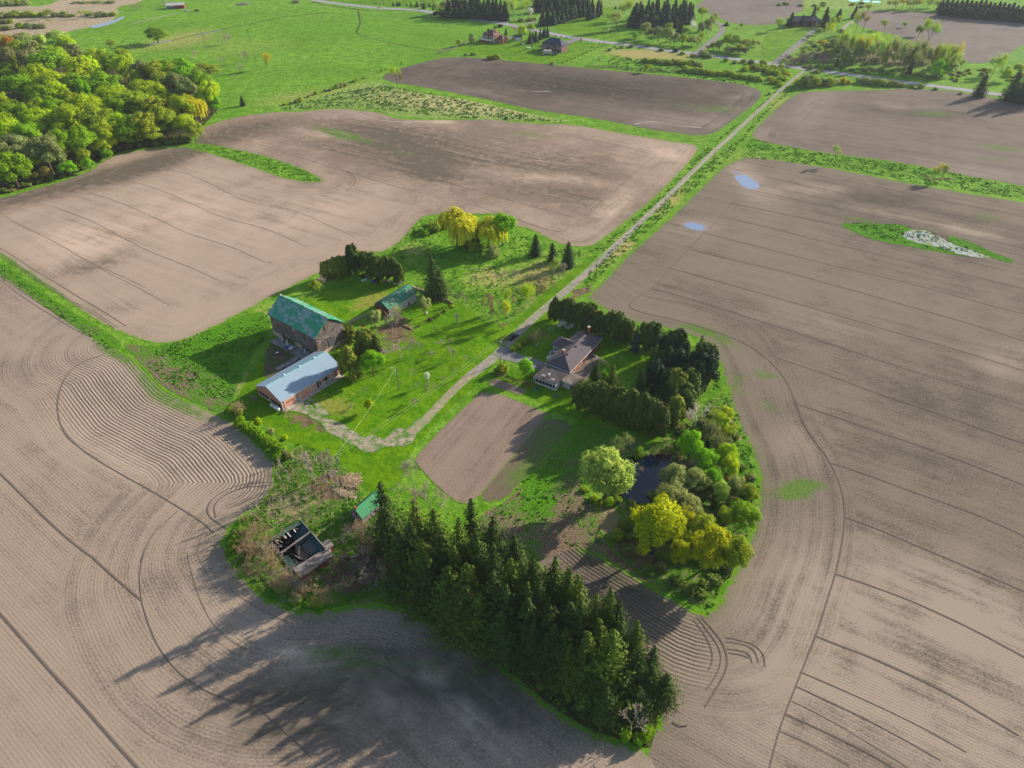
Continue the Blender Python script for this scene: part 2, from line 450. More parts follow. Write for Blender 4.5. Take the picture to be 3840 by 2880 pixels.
# base ground out to the horizon
GP = [  # straw / lush / litter patches on the meadow (picture units)
 (640, 210, 150, 20, -8, 0, .35), (520, 100, 160, 30, -5, 0, .25), (380, 85, 120, 20, -12, 0, .4), (1180, 200, 200, 26, 8, 0, .9), (760, 200, 60, 12, -30, 0, .8),
 (1000, 110, 200, 30, 0, 1, .35), (560, 60, 140, 30, 0, 1, .3), (420, 180, 80, 40, 0, 1, .5), (500, 240, 60, 20, 0, 1, .6), (800, 60, 160, 30, 0, 1, .4),
 (1050, 600, 60, 30, 0, 0, .5), (1160, 600, 60, 40, -40, 0, .6), (1190, 585, 40, 30, -40, 2, .4), (1130, 680, 50, 18, -40, 2, .6), (950, 560, 60, 30, 0, 1, .7), (1000, 540, 70, 40, 0, 1, .5),
 (1140, 640, 40, 20, 0, 2, .3), (900, 540, 40, 20, 0, 0, .5), (1060, 510, 60, 25, 0, 1, .5),
 (1270, 620, 25, 12, -40, 2, .7), (1240, 640, 30, 12, -40, 2, .6), (1350, 530, 60, 12, -47, 0, .9), (1450, 430, 60, 12, -47, 0, .6),
 (880, 680, 30, 20, 20, 2, .8), (855, 730, 60, 30, 30, 2, .8), (800, 760, 60, 30, 0, 2, .5), (910, 650, 60, 12, 0, 2, .4),
 (560, 690, 60, 30, -40, 0, .4), (450, 760, 70, 20, 30, 0, .7), (480, 810, 70, 40, 30, 0, .6), (520, 700, 40, 20, -40, 1, .5), (430, 740, 60, 20, 20, 1, .6),
 (1440, 120, 90, 12, 3, 0, .6), (1350, 115, 60, 10, 3, 0, .5), (1330, 132, 120, 6, 3, 2, .3), (1530, 140, 90, 10, 3, 1, .5), (1600, 230, 30, 50, 40, 1, .8), (1620, 310, 60, 16, 10, 1, .9),
 (1800, 330, 160, 10, 9, 1, .5), (2000, 375, 180, 10, 9, 1, .7), (1700, 240, 40, 50, -45, 0, .5), (1600, 360, 60, 60, -45, 0, .3), (2020, 385, 60, 8, 10, 2, .7), (1920, 365, 40, 6, 10, 2, .4),
 (1460, 880, 60, 60, 0, 2, .7), (1430, 900, 80, 30, 20, 2, .6), (1330, 1130, 60, 60, 0, 2, .8), (1380, 1200, 90, 60, 20, 2, .7), (1480, 1230, 90, 50, 10, 2, .6), (1300, 1080, 30, 20, 0, 0, .9),
 (1560, 950, 40, 90, 10, 0, .6), (1600, 1000, 30, 80, 5, 1, .6), (1500, 1290, 50, 25, 20, 1, .6),
 (960, 1250, 140, 100, 25, 2, .7), (1150, 1400, 130, 90, 35, 2, .75), (1280, 1520, 120, 60, 20, 2, .8), (1380, 1570, 50, 30, 0, 1, .5), (1020, 1330, 160, 30, 20, 2, .5),
 (1640, 30, 40, 30, 0, 1, .3), (1850, 120, 160, 30, 5, 2, .55), (1700, 90, 60, 30, 0, 0, .5), (2000, 130, 100, 30, 5, 2, .3), (1600, 60, 80, 30, 0, 2, .35),
]
big = [(-4000, -200), (4000, -200), (4000, 4800), (-4000, 4800)]
gm = MB(); gm.quad((-4500, -400, -.35), (4500, -400, -.35), (4500, 5200, -.35), (-4500, 5200, -.35))
tag(gm.build('ground', M['far_grass']), kind='structure')
frame_poly = [gv(-350, 1800), gv(2560, 1800), gv(2560, -60), gv(-350, -60)]
sheet('meadow', frame_poly, 0.0, M['meadow'], spacing=7, patches=GP, smooth=0)

# ---- tilled fields
TAN = lin(163, 143, 126); GREY = lin(134, 118, 106)
laneang = math.atan2(gv(1737, 150)[1]-gv(1189, 661)[1], gv(1737, 150)[0]-gv(1189, 661)[0])
rowE = laneang - math.pi/2
F_left = [(-350, 470), (-150, 452), (0, 428), (60, 412), (130, 392), (190, 372), (218, 350), (255, 332), (330, 320), (400, 318), (415, 312), (425, 298), (430, 280), (470, 262), (520, 250), (600, 240), (645, 241),
 (720, 233), (820, 241), (860, 258), (930, 258), (1000, 259), (1060, 256), (1130, 266), (1240, 268), (1330, 285), (1440, 303), (1508, 312), (1512, 322), (1490, 352), (1420, 425), (1340, 490), (1290, 528), (1262, 536), (1215, 530),
 (1180, 515), (1140, 492), (1105, 490), (1105, 470), (1070, 462), (1010, 464), (960, 462), (915, 468), (895, 488), (885, 505), (860, 524), (835, 545), (790, 546), (765, 560), (740, 575), (690, 590), (640, 615),
 (600, 635), (530, 672), (470, 704), (420, 725), (390, 738), (350, 744), (310, 738), (260, 720), (200, 690), (120, 632), (60, 588), (0, 548), (-150, 470), (-350, 380)]
wedge = [(420, 309), (470, 316), (540, 330), (610, 350), (665, 372), (692, 388), (690, 393), (650, 391), (600, 380), (560, 364), (500, 345), (440, 326), (408, 318)]
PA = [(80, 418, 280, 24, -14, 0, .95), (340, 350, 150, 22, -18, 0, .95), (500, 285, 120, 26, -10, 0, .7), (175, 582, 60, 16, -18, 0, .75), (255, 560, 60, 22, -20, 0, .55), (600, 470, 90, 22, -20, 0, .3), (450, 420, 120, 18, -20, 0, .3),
 (1000, 350, 430, 110, 8, 0, .72), (1300, 420, 180, 80, 20, 0, .3), (800, 300, 200, 40, 8, 0, .5), (930, 370, 60, 16, 8, 0, .7), (1000, 480, 120, 40, 20, 0, .2),
 (720, 285, 70, 12, 12, 1, .8), (770, 300, 60, 8, 12, 1, .6), (870, 330, 60, 10, 15, 1, .5), (1140, 290, 80, 8, 4, 1, .7), (1260, 300, 60, 8, 8, 1, .3), (1180, 380, 120, 30, 8, 1, .3), (1120, 380, 120, 12, 6, 2, .5), (1250, 390, 80, 10, 8, 2, .6),
 (1440, 330, 60, 20, 10, 2, .6), (1330, 440, 60, 20, -45, 2, .8), (690, 290, 60, 8, 10, 2, .8), (940, 262, 60, 5, 3, 2, .9), (1060, 350, 200, 30, 6, 1, .2), (1150, 480, 120, 20, 10, 1, .25),
 (650, 460, 160, 40, -15, 2, .4), (350, 470, 200, 50, -20, 2, .5), (150, 520, 90, 40, -10, 2, .5)]
M['soil_left'] = soil_mat('soil_left', TAN, rowE+R(2), hw=17, rowvis=.5)
sheet('tilled_field', gvp(F_left), .03, M['soil_left'], 4.5, PA, holes=[gvp(wedge)])
F_mid = [(818, 164), (870, 146), (920, 132), (960, 124), (1010, 122), (1100, 131), (1160, 136), (1300, 150), (1440, 163), (1560, 175), (1620, 185), (1648, 197), (1645, 212), (1630, 227), (1600, 250), (1570, 272), (1545, 288), (1512, 295),
 (1480, 291), (1400, 280), (1330, 265), (1240, 250), (1160, 240), (1080, 222), (1000, 205), (920, 190), (880, 183), (840, 178)]
PB = [(1100, 160, 300, 40, 4, 0, .5), (1330, 200, 250, 30, 5, 0, .6), (1500, 230, 140, 14, 5, 1, .5), (1240, 215, 60, 6, 4, 1, .5), (1100, 190, 60, 8, 4, 1, .4), (1480, 262, 120, 12, 8, 2, 1.0), (1420, 270, 60, 8, 8, 2, 1.0), (1560, 250, 60, 12, -20, 2, .9),
 (1600, 210, 40, 12, -20, 2, .7), (1060, 200, 50, 5, 5, 2, 1.0), (1560, 235, 60, 8, -5, 1, .3), (1440, 168, 200, 10, 4, 1, .3), (950, 135, 60, 8, -10, 2, .3)]
M['soil_mid'] = soil_mat('soil_mid', lin(108, 97, 89), rowE, hw=14, rowvis=.6)
sheet('tilled_field', gvp(F_mid), .03, M['soil_mid'], 5, PB)
F_D = [(1620, 294), (1628, 280), (1645, 262), (1680, 230), (1715, 203), (1745, 197), (1830, 195), (1900, 194), (1960, 190), (2050, 195), (2100, 203), (2212, 222), (2560, 280), (2560, 480), (2212, 402), (2100, 383), (1940, 350), (1800, 334), (1700, 317), (1645, 307)]
PD = [(2000, 215, 260, 14, 6, 0, .3), (1960, 240, 160, 14, 5, 0, .6), (1760, 230, 60, 30, -50, 2, .5), (1950, 230, 80, 8, 3, 2, .7), (2050, 245, 80, 8, 3, 1, .5), (1990, 245, 60, 6, 3, 1, .6), (2160, 320, 70, 10, 5, 1, .8), (2150, 345, 70, 10, 5, 1, .6), (1790, 250, 40, 6, 3, 1, .6), (1900, 325, 260, 14, 8, 0, .25), (2100, 370, 120, 16, 8, 2, .6), (1650, 290, 30, 20, 0, 2, .5)]
M['soil_D'] = soil_mat('soil_D', lin(120, 108, 98), rowE+R(1), hw=15, rowvis=.55)
sheet('tilled_field', gvp(F_D), .03, M['soil_D'], 5, PD)
copse_edge = [(1260, 640), (1300, 665), (1340, 688), (1400, 702), (1470, 716), (1530, 738), (1552, 775), (1566, 820), (1580, 880), (1600, 930), (1628, 980), (1640, 1040), (1636, 1100), (1620, 1160), (1592, 1220), (1560, 1290), (1532, 1327)]
pond_edge = [(1532, 1327), (1500, 1320), (1430, 1280), (1350, 1232), (1290, 1195), (1235, 1150), (1180, 1120)]
F_E = [(1590, 346), (1615, 338), (1680, 345), (1790, 362), (1900, 383), (2040, 410), (2212, 436), (2560, 520), (2560, 1800), (1395, 1800), (1398, 1640), (1415, 1585), (1425, 1530), (1415, 1480), (1360, 1410), (1270, 1320), (1190, 1250), (1130, 1190), (1110, 1150)] + pond_edge[::-1][1:-1] + copse_edge[::-1] + [(1280, 628), (1309, 600), (1364, 543), (1426, 490), (1501, 418), (1548, 372), (1570, 355)]
PE = [(2000, 480, 300, 40, 10, 0, .35), (1900, 430, 120, 30, 10, 0, .5), (1750, 410, 80, 12, 0, 2, .9), (1630, 405, 60, 30, 40, 2, .9), (1600, 370, 40, 18, 30, 2, .8), (1500, 490, 60, 20, 0, 2, .7), (1920, 460, 100, 12, 8, 2, .7), (2090, 500, 90, 12, 12, 2, 1.0), (2130, 470, 60, 12, 10, 1, .6), (2000, 470, 120, 8, 10, 1, .4), (1860, 475, 60, 8, 10, 1, .8),
 (2000, 600, 300, 60, 15, 0, .3), (1900, 800, 300, 80, 15, 0, .35), (2050, 900, 200, 60, 20, 0, .4), (1780, 700, 120, 30, 15, 2, .3), (2170, 780, 60, 40, 0, 2, .7), (2000, 1000, 200, 40, 22, 0, .4), (1720, 900, 160, 40, 20, 0, .3),
 (1735, 1050, 42, 18, -15, 1, 1.0), (1700, 1068, 50, 22, -10, 1, .5), (1740, 1060, 70, 34, 0, 1, .3), (1510, 712, 70, 11, 12, 1, 1.0), (1580, 745, 60, 12, 25, 1, .7), (1655, 810, 40, 14, 10, 1, .8), (1650, 870, 40, 20, 20, 1, .5), (1590, 830, 30, 40, 10, 1, .7), (1640, 1030, 30, 60, 0, 1, .5), (1850, 1060, 60, 16, 15, 1, .4), (1700, 900, 60, 30, 10, 1, .35), (1620, 1150, 30, 60, 15, 1, .4),
 (2120, 1370, 170, 80, 20, 2, 1.3), (1950, 1330, 300, 130, 20, 2, 1.2), (2050, 1520, 300, 150, 20, 2, 1.2), (1700, 1500, 200, 220, 0, 2, 1.0), (2100, 1560, 300, 200, 0, 2, .6), (1740, 950, 80, 60, 0, 2, .5), (1700, 1300, 60, 120, 10, 2, .4), (2080, 1230, 200, 40, 20, 2, .3),
 (1250, 1200, 140, 40, 30, 0, .7), (1360, 1300, 120, 60, 35, 0, .6), (1280, 1180, 90, 24, 30, 1, .9), (1240, 1160, 60, 24, 30, 1, .7)]
RE = [(1330, 1250, 150, 50, 35, .8), (1440, 1370, 110, 60, 35, .8), (1490, 1430, 40, 50, 0, .6), (1220, 1180, 80, 30, 30, .6)]
M['soil_right'] = soil_mat('soil_right', lin(124, 112, 99), rowE, hw=25, rowvis=.6)
sheet('tilled_field', gvp(F_E), .03, M['soil_right'], 4.0, PE, row=gvp(copse_edge + pond_edge[1:]), ridge=RE, edgeline=gvp(F_E[F_E.index((1415, 1585)):] + F_E[:8]))
farm_edge = [(0, 560), (120, 650), (240, 742), (290, 765), (320, 800), (360, 842), (440, 880), (500, 905), (535, 935), (575, 978), (600, 1012), (590, 1060), (560, 1095), (520, 1118), (490, 1150), (482, 1180), (510, 1225), (560, 1282), (600, 1308), (650, 1322), (700, 1320), (765, 1308), (830, 1306), (900, 1328), (980, 1368), (1060, 1420), (1120, 1470), (1200, 1535), (1270, 1582), (1330, 1595)]
F_G = [(-350, 400), (-150, 490), (0, 580), (120, 668), (200, 720), (250, 752), (290, 775), (320, 808), (360, 846), (440, 882), (500, 908), (535, 938), (575, 980), (600, 1012), (590, 1060), (560, 1095), (520, 1118), (490, 1150), (482, 1180), (510, 1225), (560, 1282), (600, 1308), (650, 1322), (700, 1320), (765, 1308), (830, 1306), (900, 1328), (980, 1368), (1060, 1420), (1120, 1470), (1200, 1535), (1270, 1582), (1330, 1598), (1400, 1625), (1425, 1680), (1420, 1800), (-350, 1800)]
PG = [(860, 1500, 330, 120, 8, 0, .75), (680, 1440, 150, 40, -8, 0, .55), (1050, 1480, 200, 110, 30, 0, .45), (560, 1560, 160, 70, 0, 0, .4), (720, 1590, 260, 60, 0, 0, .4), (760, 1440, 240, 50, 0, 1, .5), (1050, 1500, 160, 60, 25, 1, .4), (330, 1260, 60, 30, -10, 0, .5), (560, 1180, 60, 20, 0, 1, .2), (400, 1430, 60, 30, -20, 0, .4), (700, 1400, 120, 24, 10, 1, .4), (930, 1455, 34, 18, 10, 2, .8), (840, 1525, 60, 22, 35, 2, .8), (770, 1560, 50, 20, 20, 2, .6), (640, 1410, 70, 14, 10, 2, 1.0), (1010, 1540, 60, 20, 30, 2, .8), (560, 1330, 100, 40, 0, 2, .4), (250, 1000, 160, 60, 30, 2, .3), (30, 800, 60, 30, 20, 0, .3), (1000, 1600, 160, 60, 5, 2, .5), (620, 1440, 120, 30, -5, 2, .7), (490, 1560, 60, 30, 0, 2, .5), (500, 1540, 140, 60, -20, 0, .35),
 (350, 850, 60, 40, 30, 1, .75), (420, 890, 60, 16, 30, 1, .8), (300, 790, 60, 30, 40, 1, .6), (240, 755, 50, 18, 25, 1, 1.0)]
RG = [(225, 850, 110, 100, 0, .9), (330, 930, 150, 80, 30, 1.0), (460, 1010, 130, 62, 30, 1.0), (540, 1060, 50, 45, 0, .7), (700, 1420, 220, 40, 8, .3)]
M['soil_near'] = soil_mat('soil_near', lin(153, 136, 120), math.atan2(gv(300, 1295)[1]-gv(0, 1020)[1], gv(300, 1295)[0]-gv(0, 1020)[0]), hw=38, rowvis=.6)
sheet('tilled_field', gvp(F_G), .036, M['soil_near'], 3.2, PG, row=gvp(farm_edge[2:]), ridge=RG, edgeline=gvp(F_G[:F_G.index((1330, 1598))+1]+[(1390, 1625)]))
strip_g = [(-350, 395), (-150, 478), (0, 568), (60, 608), (150, 668), (215, 710), (260, 736), (262, 752), (235, 752), (190, 725), (120, 680), (50, 628), (0, 592), (-150, 500), (-350, 410)]
M['weeds'] = grass_mat('weedy_rows', lin(62, 110, 22), lin(92, 128, 46), lin(140, 122, 98), .55, .9)
def weeds_mat():
    m = NT('weedy_rows', .97, .03); p = m.pos()
    e = m.attr('rowd').outputs['Fac']; pv = m.sep(m.attr('patch').outputs['Vector'])
    mid = m.noise(p, .12, 4, .6); sm = m.noise(p, .9, 4, .75); cl = m.noise(p, 2.0, 3, .7)
    w = m.math('SINE', m.math('MULTIPLY', m.math('ADD', e, m.math('MULTIPLY', mid, 1.5)), 2*math.pi/1.3))
    soil = m.mix(m.step(cl, .35, .65), lin(98, 82, 68), lin(142, 122, 102))
    gr = m.mix(m.step(cl, .35, .65), lin(58, 108, 12), lin(96, 148, 30))
    f = m.math('ADD', m.math('ADD', m.math('MULTIPLY', m.math('SUBTRACT', mid, .5), 1.4), m.math('MULTIPLY', w, m.math('ADD', .02, m.math('MULTIPLY', m.attr('ridge').outputs['Fac'], .2)))), m.math('MULTIPLY', m.math('SUBTRACT', sm, .5), 2.0))
    f = m.math('ADD', f, m.math('SUBTRACT', pv[1], pv[0]))
    m.color(m.mix(m.step(f, -.3, .15), soil, gr))
    m.bump(m.math('ADD', m.math('MULTIPLY', w, .08), m.math('MULTIPLY', m.noise(p, 1.6, 4, .8), 1.4)), .9, .35)
    return m.m
M['weeds'] = weeds_mat()
sheet('weedy_ground', gvp(strip_g), .05, M['weeds'], 3, [(100, 650, 400, 400, 0, 1, .3)], ridge=[(100, 650, 400, 400, 0, .8)])
# weedy ground between garden and pond
weed1 = [(1030, 1120), (1050, 1105), (1100, 1080), (1150, 1020), (1200, 960), (1240, 908), (1300, 920), (1400, 955), (1370, 990), (1260, 1000), (1250, 1060), (1290, 1100), (1290, 1150), (1320, 1205), (1290, 1195), (1250, 1180), (1200, 1200), (1150, 1215), (1100, 1200), (1050, 1160)]
sheet('weedy_ground', gvp(weed1), .05, M['weeds'], 2.5, [(1165, 1050, 60, 60, -30, 1, .4), (1240, 1180, 80, 40, 0, 0, .5), (1095, 1080, 50, 60, 0, 0, .25), (1230, 925, 120, 40, 0, 1, .4), (1250, 1080, 60, 60, 0, 0, .3), (1150, 1150, 80, 40, 0, 0, .1)], row=gvp([(1180, 905), (1110, 985), (1062, 1060), (1040, 1100)]), ridge=[(1110, 1090, 50, 70, 0, .7), (1230, 1170, 60, 30, 30, .6)])
# weeds below the barn
weed2 = [(265, 742), (330, 748), (395, 742), (470, 706), (560, 668), (585, 690), (585, 715), (555, 745), (525, 805), (505, 860), (500, 905), (440, 878), (380, 850), (345, 830), (320, 800), (290, 770)]
sheet('weedy_ground', gvp(weed2), .04, M['weeds'], 2.5, [(500, 740, 80, 60, 0, 1, .6), (420, 750, 60, 30, 0, 1, .5), (470, 810, 60, 50, 0, 1, .15), (380, 820, 60, 40, 0, 0, .3), (580, 690, 40, 30, 0, 1, .6)], row=gvp([(320, 780), (400, 850), (500, 905)]))

# garden plots
garden = [(1040, 846), (1080, 852), (1130, 870), (1182, 893), (1175, 905), (1130, 960), (1080, 1020), (1040, 1068), (1010, 1090), (985, 1085), (935, 1042), (893, 995), (905, 978), (950, 930), (1000, 882)]
M['garden'] = soil_mat('garden_soil', lin(140, 122, 108), R(62), hw=0.1, edgek=4.0, rowvis=.7, period=.62)
sheet('garden_soil', gvp(garden), .06, M['garden'], 2.5, [(1130, 900, 60, 40, 0, 0, .2)], jitter=.15, smooth=0)
sheet('garden_soil', [CE.G(*p) for p in [(180, 290), (235, 272), (330, 310), (430, 345), (510, 375), (455, 428), (330, 385), (230, 350), (150, 325)]], .065, M['garden'], 2, [], jitter=.1)
plot2 = [(1165, 900), (1245, 912), (1205, 960), (1160, 1010), (1110, 1060), (1075, 1090), (1022, 1072), (1068, 1016), (1120, 956)]
M['garden2'] = soil_mat('garden_soil_weedy', lin(112, 100, 82), R(55), hw=.1, edgek=2.5, rowvis=.7, period=.9)
sheet('garden_soil', gvp(plot2), .055, M['garden2'], 2.5, [(1190, 960, 60, 90, 40, 1, .8), (1130, 1040, 80, 40, 0, 1, .6)], jitter=.5)

# lawns
lawn1 = [(590, 722), (575, 770), (545, 795), (528, 830), (508, 868), (520, 884), (560, 908), (600, 945), (650, 968), (700, 978), (740, 1000), (765, 1030), (792, 1062), (830, 1068), (868, 1040), (880, 1010), (880, 985), (930, 925), (990, 865), (1045, 820), (1062, 790), (1085, 768), (1130, 715), (1180, 668), (1240, 608), (1295, 552),
 (1275, 552), (1225, 595), (1165, 640), (1120, 690), (1060, 705), (1030, 680), (1000, 655), (955, 640), (905, 650), (870, 672), (840, 700), (800, 740), (745, 760), (690, 750), (640, 740)]
PL = [(650, 900, 60, 14, 5, 2, .62), (680, 925, 40, 16, 20, 2, .6), (720, 880, 60, 20, 10, 0, .9), (560, 900, 30, 10, 20, 0, .6), (860, 720, 50, 50, 0, 2, .6), (830, 700, 40, 20, 0, 2, .6), (950, 690, 100, 40, 10, 1, .4), (850, 860, 100, 60, 0, 1, .3), (760, 850, 60, 20, 0, 0, .4), (1000, 880, 30, 6, -40, 0, .6), (900, 760, 60, 40, 0, 0, .3)]
sheet('lawn', gvp(lawn1), .02, M['lawn'], 4, PL)
sheet('lawn', [CB.G(*p) for p in [(1290, 680), (1100, 740), (960, 830), (880, 920), (780, 930), (900, 1020), (1130, 1130), (1400, 980), (1600, 860), (1640, 800), (1500, 770), (1400, 760)]], .025, M['lawn'], 3, [(800, 650, 60, 20, -20, 0, .8)])
lawn2 = [(1085, 800), (1062, 818), (1075, 830), (1110, 845), (1150, 862), (1190, 885), (1235, 905), (1300, 925), (1390, 958), (1470, 960), (1500, 900), (1400, 870), (1270, 850), (1270, 820), (1300, 790), (1330, 800), (1400, 800), (1420, 760), (1380, 720), (1300, 700), (1230, 690), (1195, 690), (1180, 670), (1150, 700), (1110, 745), (1130, 768), (1165, 775), (1190, 790), (1160, 800), (1120, 795)]
sheet('lawn', gvp(lawn2), .022, M['lawn'], 3, [(1130, 850, 60, 10, 10, 1, .5)])
# lawns of the far houses
sheet('lawn', [CO.G(*p) for p in [(-250, 560), (60, 480), (420, 440), (760, 420), (1150, 330), (1330, 370), (1700, 460), (1900, 420), (2212, 470), (2000, 600), (1600, 800), (1300, 790), (900, 760), (560, 700), (250, 640), (0, 620)]], .02, M['lawn'], 8, [])
sheet('lawn', [C1920.G(*p) for p in [(320, 240), (500, 165), (640, 130), (770, 70), (900, 60), (860, 120), (800, 220), (900, 290), (1000, 290), (1080, 350), (900, 350), (600, 310)]], .02, M['lawn'], 10, [])
sheet('lawn', [C2880.G(*p) for p in [(-60, 330), (60, 270), (380, 240), (340, 300), (200, 420), (40, 540), (-60, 520)]], .02, M['lawn'], 10, [])
sheet('lawn', [C960.G(*p) for p in [(500, 0), (700, 25), (1100, 40), (1500, 70), (1600, 60), (1500, -30), (500, -30)]], .02, M['lawn'], 12, [])
# straw meadow between fields, marsh, wood floor, thicket
sheet('straw_meadow', gvp([(600, 240), (640, 225), (700, 205), (760, 190), (815, 172), (838, 184), (900, 200), (1000, 214), (1080, 232), (1160, 250), (1240, 262), (1240, 264), (1130, 262), (1000, 256), (860, 254), (820, 238), (720, 231)]), .02, M['straw_meadow'], 6, [(1000, 225, 200, 20, 5, 0, .3)])
sheet('marsh', [C00.G(*p) for p in [(-250, 40), (200, 50), (380, 60), (600, -40), (1300, -60), (1230, 20), (1000, 60), (1030, 110), (1000, 150), (940, 190), (780, 235), (640, 260), (540, 290), (350, 310), (200, 300), (-250, 300)]], .02, M['marsh'], 14, [(60, 30, 100, 10, 0, 1, .3)])
woods_poly = [(-350, 470), (-150, 445), (0, 422), (60, 406), (130, 386), (190, 365), (218, 345), (255, 328), (330, 316), (400, 314), (425, 285), (470, 240), (480, 215), (430, 180), (330, 160), (250, 140), (150, 130), (60, 130), (-60, 130), (-350, 150)]
sheet('wood_floor', gvp(woods_poly), .02, M['wood_floor'], 8, [(200, 380, 300, 40, -15, 2, .4)])
thicket = [(590, 1005), (640, 960), (700, 975), (745, 1005), (780, 1065), (800, 1090), (860, 1090), (880, 1130), (900, 1250), (900, 1325), (830, 1302), (765, 1304), (700, 1316), (650, 1318), (600, 1302), (560, 1278), (512, 1220), (486, 1180), (492, 1152), (522, 1120), (565, 1095), (592, 1060)]
sheet('thicket_floor', gvp(thicket), .025, M['thicket'], 2.5, [(740, 1050, 60, 24, 0, 2, .7), (700, 1060, 50, 40, 0, 2, .6), (770, 1230, 90, 50, -20, 2, .9), (820, 1180, 50, 30, 0, 2, .6), (560, 1180, 60, 60, 0, 1, .7), (530, 1200, 40, 50, 0, 1, .9), (620, 1300, 90, 20, 10, 1, .8), (760, 1160, 40, 40, 0, 1, .4), (620, 1100, 60, 40, 0, 0, .3), (680, 1290, 60, 20, 0, 1, .6)])
sheet('thicket_floor', gvp([(900, 1325), (890, 1240), (960, 1180), (1060, 1160), (1180, 1220), (1300, 1310), (1420, 1400), (1435, 1500), (1432, 1580), (1415, 1625), (1330, 1594), (1270, 1576), (1200, 1530), (1120, 1465), (1060, 1416), (980, 1364)]), .024, M['wood_floor'], 3, [(1380, 1560, 60, 40, 0, 1, .35), (1000, 1300, 100, 30, 30, 1, .5), (1200, 1460, 100, 60, 30, 2, .5)])
sheet('thicket_floor', gvp([(1290, 1110), (1340, 1080), (1300, 1040), (1330, 990), (1420, 960), (1500, 900), (1540, 850), (1570, 900), (1600, 960), (1632, 1020), (1630, 1090), (1610, 1160), (1580, 1230), (1530, 1320), (1480, 1300), (1400, 1255), (1330, 1200), (1300, 1160)]), .023, M['thicket'], 3, [(1380, 1200, 80, 40, 20, 2, .7), (1300, 1120, 30, 30, 0, 0, .8), (1480, 920, 60, 60, 0, 2, .4), (1600, 1000, 30, 100, 10, 1, .6), (1470, 1060, 60, 40, 0, 1, .3)])

# far tilled fields and stubble
M['soil_far'] = soil_mat('soil_far', lin(122, 112, 106), rowE+R(3), hw=3, rowvis=.4)
sheet('tilled_field', [C1920.G(*p) for p in [(1560, 60), (1640, 10), (1720, -50), (2500, -50), (2540, 90), (2440, 120), (2360, 170), (2280, 225), (2212, 232), (2050, 222), (1960, 212), (1840, 180), (1740, 140), (1680, 110)]], .03, M['soil_far'], 14, [])
sheet('tilled_field', [C2880.G(*p) for p in [(650, 92), (900, 88), (1500, 112), (2212, 182), (2700, 240), (2700, 460), (2212, 385), (2130, 440), (2060, 505), (1900, 552), (1700, 545), (1550, 500), (1350, 400), (1000, 270), (850, 285), (770, 210)]], .03, M['soil_far'], 12, [])
sheet('stubble_field', [C1920.G(*p) for p in [(720, 55), (1150, 70), (1180, -40), (700, -40)]], .02, M['straw_meadow'], 14, [])
sheet('stubble_field', [C2880.G(*p) for p in [(60, 30), (340, 80), (1030, 88), (1200, 30), (1400, -30), (0, -30)]], .02, M['straw_meadow'], 14, [])
far_green = [C2880.G(*p) for p in [(2050, 540), (2120, 460), (2250, 370), (2500, 380), (2500, 560), (2212, 600)]]
sheet('lawn', far_green, .04, M['far_grass'], 12, [])

# water
def water(name, poly, z, col, rough=.06):
    m = NT(name, rough, .5); p = m.pos()
    m.color(col); m.bump(m.noise(p, 1.2, 2), .06, .05)
    o = sheet(name, poly, z, m.m, 6, [], jitter=.35, smooth=2)
    return o
water('pond', [CI.G(*p) for p in [(700, 520), (800, 470), (1000, 470), (1120, 470), (1240, 520), (1260, 590), (1160, 660), (1100, 760), (960, 880), (800, 900), (680, 850), (660, 780), (720, 700), (820, 640), (740, 600)]], .07, lin(10, 24, 44), .08)
def puddle_mat(name, wc, margin, soft, grass=None, gamt=0):
    m = NT(name, .12, .5); p = m.pos(); e = m.attr('edge').outputs['Fac']
    en = m.math('ADD', e, m.math('MULTIPLY', m.math('SUBTRACT', m.noise(p, .5, 4, .7), .5), -3*soft))
    f = m.step(en, soft*.2, soft)
    if grass is not None:
        f = m.math('MULTIPLY', f, m.step(m.noise(m.mapv(p, (1, .6, 1), .6), .55, 5, .75), gamt, gamt-.08))
        margin = m.mix(m.step(m.noise(p, 1.2, 3), .4, .6), grass, margin)
    m.color(m.mix(f, margin, wc)); m.put(m.b.inputs['Roughness'], m.fmix(f, .9, .12)); return m.m
M['puddle'] = puddle_mat('puddle_water', lin(122, 138, 168), lin(128, 114, 102), .2)
for pl in ([(1846, 270), (1870, 255), (1940, 262), (2010, 285), (2070, 310), (2060, 335), (2000, 340), (1900, 320), (1860, 300)],):
    o = sheet('puddle', [CC.G(*p) for p in pl], .06, M['puddle'], 4, [], jitter=.3, smooth=2)
o = sheet('puddle', [CL.G(*p) for p in [(250, 70), (310, 82), (360, 105), (400, 132), (445, 165), (440, 192), (370, 196), (330, 180), (305, 150), (275, 120)]], .06, M['puddle'], 4, [], jitter=.5, smooth=1)
M['wet'] = puddle_mat('wet_water', lin(140, 148, 162), lin(120, 112, 96), .8, lin(74, 118, 24), .53)
o = sheet('wet_patch', [CL.G(*p) for p in [(1380, 500), (1450, 468), (1540, 462), (1620, 500), (1700, 545), (1800, 580), (1920, 610), (2010, 650), (1960, 660), (1800, 640), (1700, 600), (1560, 565), (1450, 545)]], .07, M['wet'], 4, [], jitter=.6, smooth=2)
sheet('wet_grass', [CL.G(*p) for p in [(970, 425), (1100, 420), (1250, 428), (1380, 425), (1480, 470), (1440, 500), (1500, 540), (1650, 580), (1760, 630), (1880, 655), (1760, 640), (1500, 590), (1250, 545), (1100, 500)]], .065, M['dark_verge'], 3, [(1900, 510, 200, 100, 0, 1, .9)], jitter=.8)
sheet('wet_grass', [CL.G(*p) for p in [(1700, 500), (1780, 520), (1900, 570), (2010, 620), (2150, 670), (2120, 695), (1980, 650), (1850, 600), (1720, 560)]], .072, M['dark_verge'], 3, [(2050, 520, 200, 100, 0, 1, .7)], jitter=.8)
